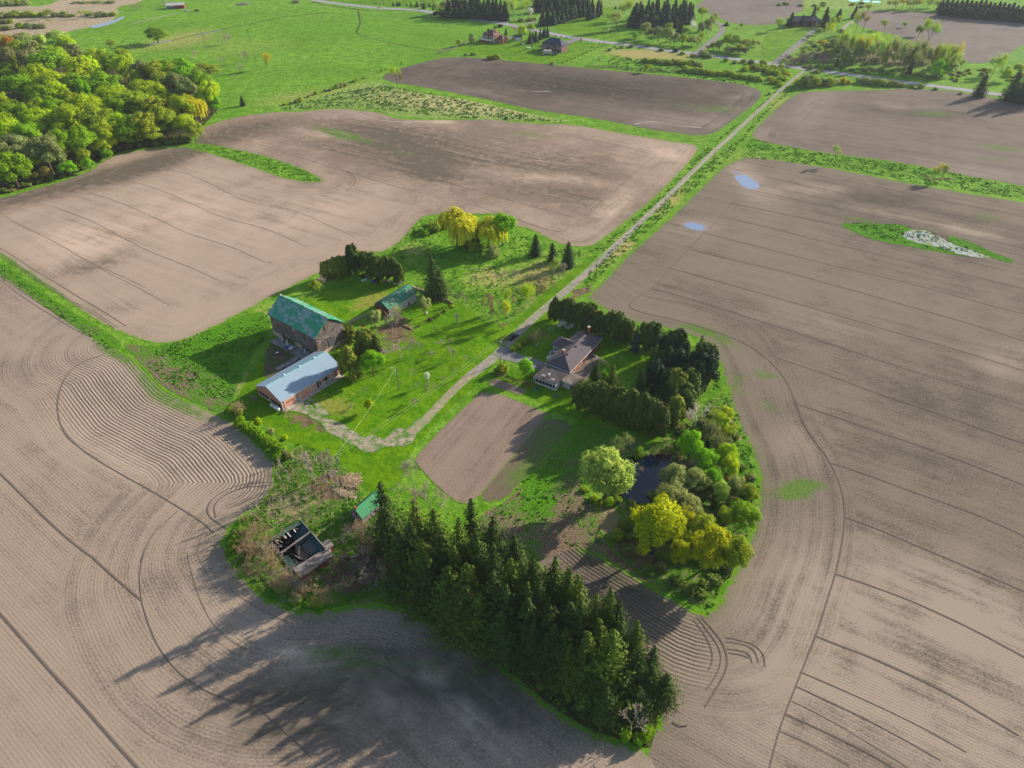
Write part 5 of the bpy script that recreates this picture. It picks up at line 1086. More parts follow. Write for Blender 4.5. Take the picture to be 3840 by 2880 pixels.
for i in range(30):
    x = 640+i*28; y = 575+(x-640)*.05+random.uniform(-8, 8)
    tb(C1920, 'bramble', x, y+5, y-random.uniform(8, 16), random.uniform(30, 46), 'purple', 'low dark leafless scrub behind the dark field', 'low leafless scrub behind the dark field')
tb(C1920, 'maple_far', 1172, 622, 552, 76, 'ygreen', 'round yellow-green tree standing in the low scrub behind the dark field')
tb(C1920, 'bramble', 750, 532, 492, 40, 'brown', 'small brown leafless bush on the rough grass by the far lawn')
tb(C1920, 'shrub_far', 350, 555, 528, 50, 'sage', 'small grey-green bush at the foot of the far lawn')
hs_ = [(435, 552), (473, 533), (508, 519), (541, 505), (574, 492), (610, 474), (645, 459), (680, 443), (713, 430), (744, 414), (774, 406), (803, 395), (690, 412), (752, 388), (33, 462), (68, 448), (102, 438), (140, 418), (168, 405), (200, 385), (230, 373), (425, 326), (472, 332), (170, 395), (320, 322), (376, 318)]
for x, y in hs_:
    tb(C1920, 'dense_conifer', x, y, y-18, 13, 'pine', 'tiny clipped conifer in the lines bounding the far house lawns', 'tiny conifers bounding the far house lawns')
# top right (C2880)
for x, y, t, w in [(190, 232, 105, 100), (290, 225, 125, 74), (378, 205, 45, 76), (480, 225, 60, 100), (612, 150, 72, 74), (740, 160, 42, 66), (360, 230, 160, 60), (500, 240, 130, 90)]:
    tb(C2880, 'spruce_far', x, y, t, w, 'pine', 'dark spruce around the house with the hidden drive at top right', 'dark spruces around the top right house')
tr = [(80, 272, 158, 110, 'pale', 'airy'), (752, 285, 110, 90, 'ygreen', 'airy'), (815, 285, 95, 100, 'rust', 'airy'), (860, 100, 30, 90, 'olive', 'airy'), (600, 240, 130, 70, 'lime', 'maple_far'), (545, 260, 150, 70, 'ygreen', 'maple_far'), (425, 130, 50, 50, 'lime', 'maple_far'), (500, 330, 210, 60, 'lime', 'aspen'), (540, 340, 215, 60, 'yel', 'aspen'), (450, 400, 340, 90, 'gold', 'maple_far'), (430, 300, 240, 80, 'sage', 'maple_far'), (620, 310, 250, 90, 'sage', 'maple_far'), (360, 400, 350, 70, 'sage', 'maple_far'), (340, 340, 310, 50, 'sage', 'maple_far'), (560, 400, 330, 100, 'sage', 'maple_far'),
 (1000, 260, 175, 90, 'olive', 'airy'), (1370, 382, 165, 150, 'ygreen', 'airy'), (1390, 370, 190, 110, 'bright', 'airy'), (1300, 310, 220, 90, 'green', 'maple_far'), (1180, 240, 190, 60, 'ygreen', 'maple_far'), (1440, 690, 505, 130, 'bright', 'maple_far'), (1500, 665, 540, 110, 'bright', 'maple_far'), (1400, 660, 570, 90, 'pale', 'maple_far'), (1940, 640, 450, 130, 'pale', 'airy'), (2000, 640, 490, 100, 'ygreen', 'airy'), (2050, 700, 590, 110, 'ygreen', 'maple_far'), (2150, 640, 550, 120, 'ygreen', 'maple_far'), (1660, 600, 505, 90, 'green', 'airy'), (1620, 640, 450, 80, 'pale', 'aspen')]
for i, (x, y, t, w, c, k) in enumerate(tr):
    tb(C2880, k, x, y, t, w, c, {'airy': 'thin-crowned budding tree', 'maple_far': 'leafy tree', 'aspen': 'slender aspen'}[k]+' in the scattered trees at the top right', 'scattered trees at the top right')
AG = 'aspens of the grove behind the far road at right'
for i in range(46):
    x = 620+i*22+random.uniform(-10, 10); y = 545+(x-620)*.12+random.uniform(-70, 15)
    if x > 1580: break
    c = random.choice(['gold', 'lime', 'pale', 'grey', 'grey', 'sage', 'ygreen']) if x < 1050 or x > 1250 else random.choice(['grey', 'grey', 'pale', 'sage'])
    tb(C2880, 'aspen', x, y, y-random.uniform(190, 235), 78, c, 'slender pale-trunked aspen in the grove behind the far road at right', AG)
for i in range(52):
    x = random.uniform(600, 1620); y = 520+(x-620)*.12+random.uniform(-110, 40)
    tb(C2880, 'maple_far', x, y, y-random.uniform(90, 150), random.uniform(80, 120), random.choice(['grey', 'sage', 'olive', 'pale', 'sage', 'ygreen']), 'grey-green half-leafed tree filling the grove behind the far road at right', 'half-leafed trees filling the aspen grove')
for x, y, t, w in [(590, 572, 480, 40), (1210, 655, 518, 70), (1540, 560, 480, 40)]: tb(C2880, 'spruce_far', x, y, t, w, 'pine', 'dark conifer standing within the aspen grove', 'conifers within the aspen grove')
for i in range(24):
    x = random.uniform(150, 580); y = 520+random.uniform(-30, 50)
    tb(C2880, 'bramble', x, y, y-random.uniform(40, 60), 90, 'purple', 'purple-grey leafless bush in the thicket left of the aspen grove', 'purple-grey leafless thicket')
for i in range(40):
    x = random.uniform(300, 1500); y = 590+(x-300)*.07+random.uniform(-26, 16)
    tb(C2880, 'shrub_far', x, y, y-random.uniform(20, 38), random.uniform(36, 64), random.choice(['olive', 'sage', 'ygreen', 'grey']), 'bush on the far verge in front of the aspen grove', 'bushes in front of the aspen grove')
for i in range(30):
    x = random.uniform(300, 620); y = 380+(620-x)*.3+random.uniform(-50, 60)
    tb(C2880, 'shrub_far', x, y, y-random.uniform(20, 40), random.uniform(40, 70), random.choice(['olive', 'sage', 'ygreen', 'grey']), 'bush in the scrub right of the straight drive at top right', 'scrub beside the straight drive')
for i in range(26):
    x = random.uniform(1560, 2200); y = random.uniform(600, 720)-(x-1560)*.04
    tb(C2880, 'shrub_far', x, y, y-random.uniform(16, 34), random.uniform(40, 70), random.choice(['olive', 'sage', 'ygreen', 'brown']), 'low bush on the rough grass beyond the far road at right', 'low bushes beyond the far road at right')
nr = [(255, 740, 668, 80, 'ygreen'), (300, 730, 660, 70, 'sage'), (335, 750, 600, 130, 'sage'), (385, 750, 640, 110, 'olive'), (440, 735, 650, 90, 'sage'), (470, 740, 660, 80, 'grey'), (530, 738, 655, 90, 'ygreen'), (560, 735, 660, 70, 'sage'), (585, 725, 668, 50, 'sage'), (645, 722, 650, 56, 'gold'), (690, 728, 675, 36, 'gold'),
      (790, 718, 660, 80, 'sage'), (830, 722, 655, 90, 'sage'), (870, 726, 665, 80, 'sage'), (910, 730, 665, 80, 'olive'), (950, 735, 670, 80, 'olive'), (1000, 738, 665, 80, 'pale'), (1040, 740, 680, 70, 'sage'), (1095, 745, 685, 60, 'sage'), (1150, 750, 705, 60, 'sage'), (1318, 760, 708, 60, 'pale'), (1250, 760, 730, 40, 'sage'), (1450, 775, 745, 40, 'sage'), (1660, 815, 790, 40, 'sage'), (420, 630, 600, 60, 'olive'),
      (20, 640, 590, 90, 'olive'), (70, 650, 590, 90, 'ygreen'), (110, 630, 580, 90, 'olive'), (150, 640, 600, 80, 'ygreen'), (30, 720, 670, 70, 'olive'), (90, 725, 685, 60, 'ygreen'), (130, 690, 640, 90, 'ygreen'), (100, 750, 705, 60, 'ygreen'), (20, 690, 650, 70, 'ygreen'), (10, 820, 785, 30, 'pale'), (170, 660, 620, 60, 'gold')]
for x, y, t, w, c in nr: tb(C2880, 'shrub', x, y, t, w*1.1, c, 'leafy bush near the far road junction, bordering the lane or the right-hand field', 'bushes near the far road junction')
tb(C2880, 'dense_conifer', 1818, 835, 640, 150, 'dark', 'tall dark conifer alone by the far road, left of the bigger pair')
tb(C2880, 'dense_conifer', 2080, 868, 610, 200, 'dark', 'broad dark evergreen at the right edge by the far road')
tb(C2880, 'dense_conifer', 2185, 885, 590, 220, 'dark', 'biggest dark evergreen at the right edge of the photo')
tb(C2880, 'dense_conifer', 2330, 890, 600, 200, 'dark', 'dark evergreen just outside the right edge')
tb(C2880, 'airy', 572, 1418, 1265, 85, 'pale', 'pale thin tree alone on the grass strip between the right fields')
tb(C2880, 'airy', 1428, 1555, 1408, 95, 'gold', 'yellow tree of the pair on the grass strip at right')
tb(C2880, 'airy', 1492, 1565, 1425, 80, 'sage', 'grey-green tree of the pair on the grass strip at right')
for x in range(42):
    fx = 1490+(x % 21)*40; fy = 135+(fx-1490)*.085-(x//21)*45
    tb(C2880, 'spruce_far', fx, fy, fy-random.uniform(95, 125), random.uniform(84, 110), 'dark', 'dark conifer in the plantation wall at the top right corner', 'plantation of dark conifers at the top right')
for i in range(16):
    fx = 1040+i*30; fy = 80+random.uniform(-20, 14)
    tb(C2880, 'airy' if i % 3 else 'aspen', fx, fy, fy-90, 80, random.choice(['sage', 'pale', 'gold']), 'pale spring-green tree left of the conifer plantation', 'pale trees left of the plantation')
for i in range(10):
    fx = random.uniform(60, 1000); fy = random.uniform(30, 70)
    tb(C2880, 'shrub_far', fx, fy, fy-26, 60, random.choice(['sage', 'olive', 'rust']), 'bush on the rough ground beyond the far field', 'bushes beyond the far field')

# ------------------------------------------------------------------ farmyard
HB = 'cedars of the hedge behind the barn'
for x, y, t, w in [(975, 765, 600, 100), (1010, 755, 580, 110), (1050, 740, 565, 110), (1095, 722, 555, 110), (1140, 705, 545, 110), (1180, 692, 560, 90)]: tb(CB, 'cedar', x, y, t, w, 'cedarB', 'olive cedar in the left hedge behind the barn', HB)
tb(CB, 'cedar', 1215, 695, 450, 150, 'spruce', 'tallest ragged dark pine behind the left cedar hedge')
tb(CB, 'maple', 1265, 660, 495, 90, 'olive', 'light olive tree between the two cedar hedges behind the barn')
for x, y, t, w in [(1325, 700, 505, 120), (1385, 725, 515, 125), (1435, 745, 545, 120), (1495, 765, 550, 110), (1560, 775, 570, 130), (1610, 790, 605, 100)]: tb(CB, 'cedar', x, y, t, w, 'cedar', 'dark cedar in the hedge above the scrap pile', 'cedars of the hedge above the scrap pile')
tb(CB, 'maple', 890, 902, 755, 120, 'olive', 'small round olive tree on the mown grass behind the barn')
tb(CB, 'bare', 955, 835, 725, 100, 'twigp', 'grey bare tree at the left end of the cedar hedge')
tb(CB, 'spruce', 1905, 905, 530, 230, 'spruce', 'tall ragged spruce right of the small barn')
tb(CB, 'spruce', 1965, 905, 670, 210, 'spruce', 'lower spruce stem merged with the tall ragged spruce')
tb(CB, 'willow', 2115, 460, 165, 300, 'willow', 'yellow weeping willow, leftmost of the bright trees above the farm')
tb(CC, 'willow', 172, 475, 225, 270, 'willow', 'golden weeping willow beside the bright green tree')
tb(CC, 'maple', 288, 465, 172, 250, 'bright', 'dense bright green tree right of the two willows')
tb(CC, 'shrub', 205, 555, 440, 135, 'sage', 'grey-green rounded bush below the golden willow')
for x, y, t, w, c in [(1920, 335, 235, 130, 'olive'), (1860, 330, 250, 110, 'green'), (1990, 250, 165, 90, 'green'), (2020, 300, 200, 100, 'grey'), (1830, 370, 310, 90, 'green')]: tb(CB, 'shrub', x, y, t, w, c, 'bush in the clump left of the yellow willow', 'bushes left of the yellow willow')
for x, y, t, w, c in [(30, 490, 420, 120, 'olive'), (90, 500, 440, 110, 'green'), (-20, 470, 410, 110, 'brown'), (60, 440, 340, 80, 'juniper')]: tb(CC, 'shrub', x, y, t, w, c, 'dark bush beneath the two willows', 'bushes beneath the willows')
tb(CC, 'dense_conifer', 570, 545, 362, 140, 'dark', 'leftmost of the three dark spruces below the lane field')
tb(CC, 'dense_conifer', 715, 605, 437, 120, 'dark', 'smallest, middle spruce of the three by the lane')
tb(CC, 'dense_conifer', 848, 648, 428, 165, 'dark', 'broad dark spruce, rightmost of the three by the lane')
tb(CC, 'bare', 942, 642, 488, 50, 'brown', 'thin leafless tree right of the three dark spruces')
tb(CC, 'aspen', 740, 745, 588, 90, 'pale', 'pale green sapling in front of the broad dark spruce')
tb(CC, 'bare', 802, 762, 600, 110, 'twig', 'grey leafless tree in front of the broad dark spruce')
tb(CC, 'bare', 765, 800, 680, 60, 'twig', 'small grey leafless sapling by the lane verge')
tb(CC, 'bare', 322, 802, 648, 160, 'twigp', 'round grey leafless tree alone on the meadow')
tb(CC, 'aspen', 345, 1135, 950, 110, 'yel', 'yellow slender tree in the clump left of the lane')
tb(CC, 'aspen', 318, 1000, 845, 90, 'lime', 'yellow-green slender tree behind the yellow one by the lane')
tb(CC, 'aspen', 490, 1022, 808, 140, 'lime', 'bright yellow-green tree standing apart beside the lane')
for x, y, t, w in [(190, 1085, 880, 120), (140, 1060, 890, 90), (245, 1130, 950, 110), (215, 1120, 1000, 90), (375, 1020, 880, 60)]: tb(CC, 'bare', x, y, t, w, 'tan', 'tan leafless tree in the clump left of the lane', 'tan leafless trees left of the lane')
for x, y, t, w in [(670, 780, 720, 70), (610, 800, 740, 70), (560, 900, 830, 60), (300, 1190, 1120, 90), (420, 1050, 1000, 60), (510, 760, 720, 80), (640, 860, 800, 60), (720, 830, 760, 60)]: tb(CC, 'bramble', x, y, t, w, 'tan', 'tan leafless brush on the verge left of the lane', 'tan brush left of the lane')
# cedars behind the house
hr = [(735, 1115, 905, 110), (790, 1135, 925, 130), (850, 1150, 915, 140), (915, 1165, 945, 140), (975, 1185, 950, 160), (1040, 1195, 960, 160), (1105, 1212, 1015, 140), (1165, 1230, 1060, 130), (1215, 1245, 1040, 160), (1285, 1268, 1030, 160), (1340, 1285, 1090, 130), (1375, 1295, 1118, 110)]
for x, y, t, w in hr: tb(CC, 'cedar', x, y, t, w*1.15, 'cedar', 'dark cedar in the tall hedge behind the farmhouse', 'cedars of the tall hedge behind the farmhouse')
tb(CC, 'dense_conifer', 1430, 1372, 1150, 110, 'blue', 'blue-grey spruce at the end of the hedge behind the farmhouse')
KG = 'dark conifers of the grove right of the farmhouse'
kg = [(1520, 1352, 1120, 150), (1590, 1362, 1130, 130), (1650, 1440, 1210, 140), (1720, 1450, 1200, 160), (1790, 1450, 1185, 150), (1860, 1480, 1290, 140), (2040, 1500, 1300, 150), (1980, 1570, 1310, 150), (1700, 1545, 1330, 170), (1620, 1530, 1360, 130), (1780, 1600, 1370, 170), (1900, 1610, 1370, 180), (2020, 1650, 1390, 170), (1950, 1690, 1460, 160), (1840, 1700, 1480, 160), (2060, 1590, 1350, 130)]
for i, (x, y, t, w) in enumerate(kg): tb(CC, ['cedar', 'cedar', 'dense_conifer'][i % 3], x, y, t, w*1.3, random.choice(['cedar', 'spruce', 'dark']), 'dark conifer crowded into the grove right of the farmhouse', KG)
tb(CC, 'spruce', 1965, 1500, 1238, 140, 'spruce', 'tallest dark spruce of the grove, at its upper right')
tb(CE, 'cedar', 1590, 385, 100, 190, 'dark', 'large dark cedar facing the open lawn in the grove')
tb(CE, 'spruce', 1455, 440, 190, 165, 'spruce', 'pale-tipped spruce at the inner left corner of the grove')
for i, (x, y, t, w) in enumerate([(1690, 430, 200, 150), (1660, 500, 300, 170), (1780, 480, 200, 180), (1890, 460, 190, 160), (1740, 580, 310, 180), (1840, 560, 330, 170), (1760, 640, 420, 150), (1920, 400, 230, 140), (1600, 560, 430, 130)]): tb(CE, ['cedar', 'spruce', 'cedar'][i % 3], x, y, t, w*1.25, random.choice(['cedarB', 'cedar', 'spruce']), 'dark conifer crowded into the grove right of the farmhouse', KG)
tb(CE, 'spruce', 1085, 322, 108, 150, 'spruce', 'left one of the two conifers beside the farmhouse deck')
tb(CE, 'spruce', 1225, 338, 138, 135, 'spruceB', 'right one of the two conifers beside the farmhouse deck')
tb(CE, 'shrub', 1160, 300, 180, 80, 'bright', 'small bright green bush between the two deck conifers')
tb(CE, 'airy', 1130, 180, 95, 80, 'sage', 'pale green shrub behind the deck conifers')
for x, y, t, w in [(955, 500, 300, 165), (1035, 540, 305, 175), (1120, 575, 305, 180), (1205, 612, 320, 180), (1290, 650, 365, 185), (1375, 690, 375, 185), (1460, 720, 400, 185), (1545, 745, 440, 185), (1630, 765, 480, 170)]:
    tb(CE, 'cedar', x, y, t, w*1.08, 'cedar', 'broad cedar in the clipped-looking front hedge below the farmhouse', 'cedars of the broad front hedge')
# house garden
tb(CC, 'airy', 832, 1222, 1128, 130, 'white', 'white-blossomed small tree behind the farmhouse')
for x, y, t, w in [(570, 1305, 1185, 120), (640, 1275, 1175, 80), (530, 1300, 1220, 70)]: tb(CC, 'bramble', x, y, t, w, 'tan', 'tan leafless bush on the lawn left of the farmhouse', 'tan leafless bushes left of the farmhouse')
tb(CC, 'maple', 488, 1595, 1440, 160, 'bright', 'bright lime round tree beside the farmhouse driveway')
tb(CC, 'shrub', 282, 1555, 1462, 110, 'olive', 'olive rounded bush at the foot of the driveway pole')
for x, y, w in [(235, 1560, 70), (300, 1480, 30), (540, 1600, 40), (380, 1370, 60), (420, 1350, 80), (470, 1310, 80), (500, 1280, 60)]: tb(CC, 'shrub', x, y, y-w*.7, w, 'green' if x < 350 else 'olive', 'low garden shrub near the driveway', 'garden shrubs near the driveway')
for i in range(12):
    x = 265+i*25; y = 1605+i*8.4; tb(CC, 'bramble', x, y, y-44, 50, 'brown', 'brown leafless bush in the short garden hedge', 'brown bushes of the short garden hedge')
# orchard and yard
tb(CB, 'bare', 1622, 1435, 1262, 230, 'twigp', 'spreading grey leafless tree in the middle of the orchard lawn')
tb(CB, 'bare', 1542, 1245, 1010, 170, 'twig', 'tall slim grey leafless tree in front of the small barn')
tb(CB, 'maple', 1400, 1175, 1022, 165, 'sage', 'sage-green tree left of the small barn')
tb(CB, 'airy', 1600, 1120, 980, 100, 'pale', 'thin pale-leafed tree against the white barn wall')
tb(CB, 'maple', 1830, 1055, 905, 130, 'sage', 'pale green tree right of the small barn')
tb(CB, 'bramble', 2115, 970, 865, 70, 'purple', 'leaning grey dead tree by the stone wall')
tb(CB, 'bare', 2180, 1010, 850, 60, 'twigp', 'slender leafless tree near the stone wall end')
for x, y, t, w in [(2110, 1155, 1040, 70), (2062, 1450, 1330, 80), (2000, 1335, 1255, 110), (1880, 1435, 1380, 70), (1795, 1400, 1290, 60), (1735, 1210, 1150, 50), (1500, 1330, 1260, 90), (1530, 1380, 1300, 70), (2180, 1440, 1410, 30), (1920, 1220, 1170, 40)]: tb(CB, 'bare', x, y, t, w, 'twig', 'small leafless fruit tree on the orchard lawn', 'small leafless fruit trees of the orchard')
for x, y, t, w in [(1875, 430, 300, 100), (1762, 372, 305, 60), (1752, 525, 445, 66), (1990, 320, 240, 40), (1718, 262, 190, 50), (2075, 238, 178, 34), (1318, 416, 345, 44), (2182, 130, 78, 40), (1190, 535, 500, 50), (2062, 110, 5, 90), (1575, 245, 205, 24)]: tb(CD, 'bare', x, y, t, w, 'twig', 'small leafless fruit tree on the orchard lawn', 'small leafless fruit trees of the orchard')
tb(CD, 'airy', 1843, 330, 222, 56, 'white', 'small tree with cream-white blossom on the orchard lawn')
tb(CD, 'maple', 1355, 560, 455, 84, 'lime', 'tiny yellow-green tree on the lawn beside the long shed')
tb(CD, 'maple', 1390, 250, 30, 235, 'bright', 'bright lime-green tree beside the long metal-roofed shed')
tb(CD, 'cedar', 1185, 275, 5, 195, 'cedarB', 'broad olive cedar at the right end of the long shed')
for x, y, t, w in [(1285, 110, -30, 120), (1400, 60, -120, 130), (1300, 20, -150, 150)]: tb(CD, 'cedar', x, y, t, w, 'cedar', 'dark cedar in the clump between barn and orchard', 'cedars between barn and orchard')
tb(CB, 'cedar', 1195, 1285, 1155, 130, 'cedarB', 'small cedar at the right gable of the big barn')
tb(CB, 'cedar', 1345, 1400, 1185, 190, 'cedarB', 'largest cedar between barn and orchard')
tb(CB, 'cedar', 1420, 1430, 1270, 120, 'cedar', 'right-hand cedar of the clump between barn and orchard')
# bushy corner below the long shed
for x, y, w, c in [(180, 560, 110, 'green'), (230, 600, 100, 'olive'), (240, 680, 110, 'green'), (310, 720, 110, 'green'), (370, 760, 110, 'green'), (420, 800, 110, 'green'), (480, 850, 120, 'green'), (540, 890, 120, 'green'), (600, 930, 120, 'green'), (560, 970, 100, 'green'), (660, 960, 100, 'olive'), (390, 660, 70, 'lime'), (620, 800, 60, 'lime'), (500, 760, 90, 'sage'), (460, 790, 60, 'pale')]:
    tb(CD, 'shrub', x, y, y-w*.75, w, c, 'bush in the hedge line between ridged field and shed lawn', 'bushes between ridged field and lawn')
tb(CD, 'bramble', 215, 600, 480, 130, 'tan', 'leafless bush at the left corner of the long shed lawn')
# ---- thicket of bare saplings around the ruin
tz1 = [CF.G(*p) for p in [(520, 110), (830, 20), (1030, 100), (1060, 300), (1230, 420), (1180, 500), (1000, 600), (850, 570), (640, 560), (450, 700), (200, 650), (350, 500), (560, 250)]]
scatter(tz1, 80, lambda x, y, i: tree('sapling', x, y, random.uniform(3.5, 7), random.uniform(1.8, 3.2), random.choice(['twig', 'twigp', 'twigp', 'tan']), 'grey leafless sapling in the thicket above the ruined barn', 'leafless saplings above the ruined barn'), 1.3)
tz2 = [CF.G(*p) for p in [(230, 760), (480, 740), (520, 900), (700, 1080), (900, 1180), (1000, 1290), (880, 1330), (600, 1260), (350, 1020), (200, 880)]]
scatter(tz2, 20, lambda x, y, i: tree('bramble', x, y, random.uniform(3.5, 7), random.uniform(4, 6.5), random.choice(['tan', 'tan', 'twigp']), 'tan leafless bush tree crowding the lower side of the ruined barn', 'leafless bushes below the ruined barn'), 2.0)
tz3 = [CF.G(*p) for p in [(980, 980), (1020, 760), (1250, 620), (1380, 700), (1600, 900), (1640, 1150), (1250, 1200), (1000, 1270)]]
scatter(tz3, 24, lambda x, y, i: tree('bramble', x, y, random.uniform(1.6, 4), random.uniform(3, 5), random.choice(['brown', 'purple', 'twig']), 'brown leafless bramble right of the ruined barn', 'brown brambles right of the ruined barn'), 1.8)
for (x, y, t, w, k, lb) in [(1735, 1205, 960, 160, 'bare', 'leafless tree at the corner of the garden plot'), (1880, 1440, 1160, 200, 'bare', 'tall leafless tree at the lower edge of the garden plot'), (2010, 1430, 1270, 130, 'bare', 'right-hand leafless tree at the lower edge of the garden plot'), (1755, 1400, 1210, 150, 'bare', 'leafless tree between lawn and tall spruces'), (880, 1210, 890, 120, 'bare', 'tall leafless tree left of the lower power pole'), (1065, 1385, 1060, 90, 'bare', 'leafless tree below the lower power pole'), (985, 1120, 890, 120, 'bare', 'pale leafless tree just left of the lower power pole'), (760, 1010, 930, 110, 'bramble', 'tan leafless bush at the upper corner of the thicket'), (1600, 1290, 1200, 90, 'bare', 'small leafless tree beside the green-roofed shed')]:
    tb(CD, k, x, y, t, w, 'twigp', lb)
for (x, y, t, w) in [(1320, 780, 560, 150), (1260, 720, 580, 100), (1340, 900, 720, 100), (1480, 1130, 960, 120), (590, 1240, 1080, 140), (890, 1340, 1150, 120), (1600, 1050, 880, 90)]: tb(CF, 'bare', x, y, t, w, 'tan', 'tan leafless tree around the ruined barn and lower shed', 'tan leafless trees around the ruined barn')
for (x, y, w) in [(1420, 790, 70), (1130, 690, 40), (1200, 890, 70), (1740, 1080, 90), (540, 400, 60), (250, 700, 120), (200, 800, 140), (300, 900, 120), (600, 1180, 130), (720, 1280, 120), (900, 1320, 120), (150, 870, 90), (860, 790, 50)]: tb(CF, 'shrub', x, y, y-w*.6, w, 'bright' if x in (1420, 1130, 1200) else 'green', 'lush green bush in the undergrowth around the ruined barn', 'green bushes around the ruined barn')
# ---- big spruce belt
BG = 'tall spruces of the belt at the bottom'
belt = [(1425, 1817, 26, 118), (1551, 1887, 23, 110), (1625, 1917, 20, 120), (1765, 1875, 25, 120), (1848, 1943, 22, 120), (1787, 2004, 23, 110), (1917, 2100, 20, 120), (1999, 2086, 23, 110), (2082, 2095, 22, 110), (2134, 2134, 21, 110), (1960, 2134, 21, 110), (2021, 2173, 21, 110),
 (2169, 2160, 21, 110), (2290, 2212, 21, 110), (2177, 2260, 20, 120), (2238, 2232, 20, 110), (2325, 2258, 18, 90), (2299, 2370, 20, 190), (2208, 2377, 17, 110), (2394, 2332, 17, 100), (2455, 2425, 14, 110), (2503, 2529, 10, 110), (2138, 2264, 19, 110),
 (1494, 2000, 19, 110), (1538, 1960, 20, 120), (1581, 2025, 20, 110), (1650, 1990, 21, 120), (1700, 2050, 20, 120), (1600, 2090, 18, 120), (1750, 2120, 19, 130), (1850, 2150, 19, 130), (1680, 2130, 17, 120), (1900, 2200, 18, 120), (1980, 2250, 18, 120), (2060, 2270, 18, 120), (2080, 2350, 16, 120), (1800, 2230, 15, 130), (1740, 2200, 14, 130),
 (2140, 2420, 14, 120), (2240, 2470, 14, 120), (2400, 2440, 14, 120), (2000, 2340, 14, 120), (2350, 2520, 11, 110), (2330, 2340, 17, 100), (1720, 1950, 22, 100), (2450, 2500, 11, 100), (1880, 2300, 15, 130), (2120, 2360, 16, 120), (1850, 2050, 21, 120), (1930, 2010, 19, 110), (1980, 2190, 19, 120), (2250, 2330, 18, 120), (2280, 2580, 11, 120), (2400, 2580, 9, 120)]
for i, (x, y, h, w) in enumerate(belt):
    h = h*random.uniform(.94, 1.08); w = w*random.uniform(.82, 1.25); X, Y = gs(x, y, h*.97)
    wm = w/ppm(X, Y, h*.4)*(1.45 if x < 2200 else 1.25)
    if (x, y) == (1425, 1817): lb, g = 'tall dark spruce at the upper left end of the belt beside the green shed', None
    elif (x, y) == (2299, 2370): lb, g = 'broad light-tipped spruce at the lower right of the belt', None
    elif (x, y) == (1765, 1875): lb, g = 'tall spruce poking up beside the lower corner of the garden plot', None
    elif (x, y) == (2503, 2529): lb, g = 'shortest conifer at the lower right tip of the belt', None
    else: lb, g = 'tall dark spruce crowded into the long belt at the bottom', BG
    tree('spruce', X, Y, h, wm, random.choice(['spruce', 'spruceB', 'cedar', 'spruce']) if (x, y) != (2299, 2370) else 'spruceB', lb, g)
under = gvp([(900, 1290), (960, 1330), (1040, 1370), (1120, 1440), (1200, 1500), (1280, 1550), (1350, 1575), (1420, 1530), (1400, 1480), (1300, 1400), (1150, 1330), (1000, 1250), (930, 1230)])
tb(CH, 'bare', 1525, 1380, 1170, 180, 'twigp', 'white dead tree at the bottom tip of the spruce belt')
for x, y, w in [(1650, 1400, 140), (1480, 1400, 110), (1600, 1450, 110), (1700, 1350, 90)]: tb(CH, 'shrub', x, y, y-w*.6, w, 'green', 'green bush at the bottom tip of the spruce belt', 'green bushes at the bottom tip')
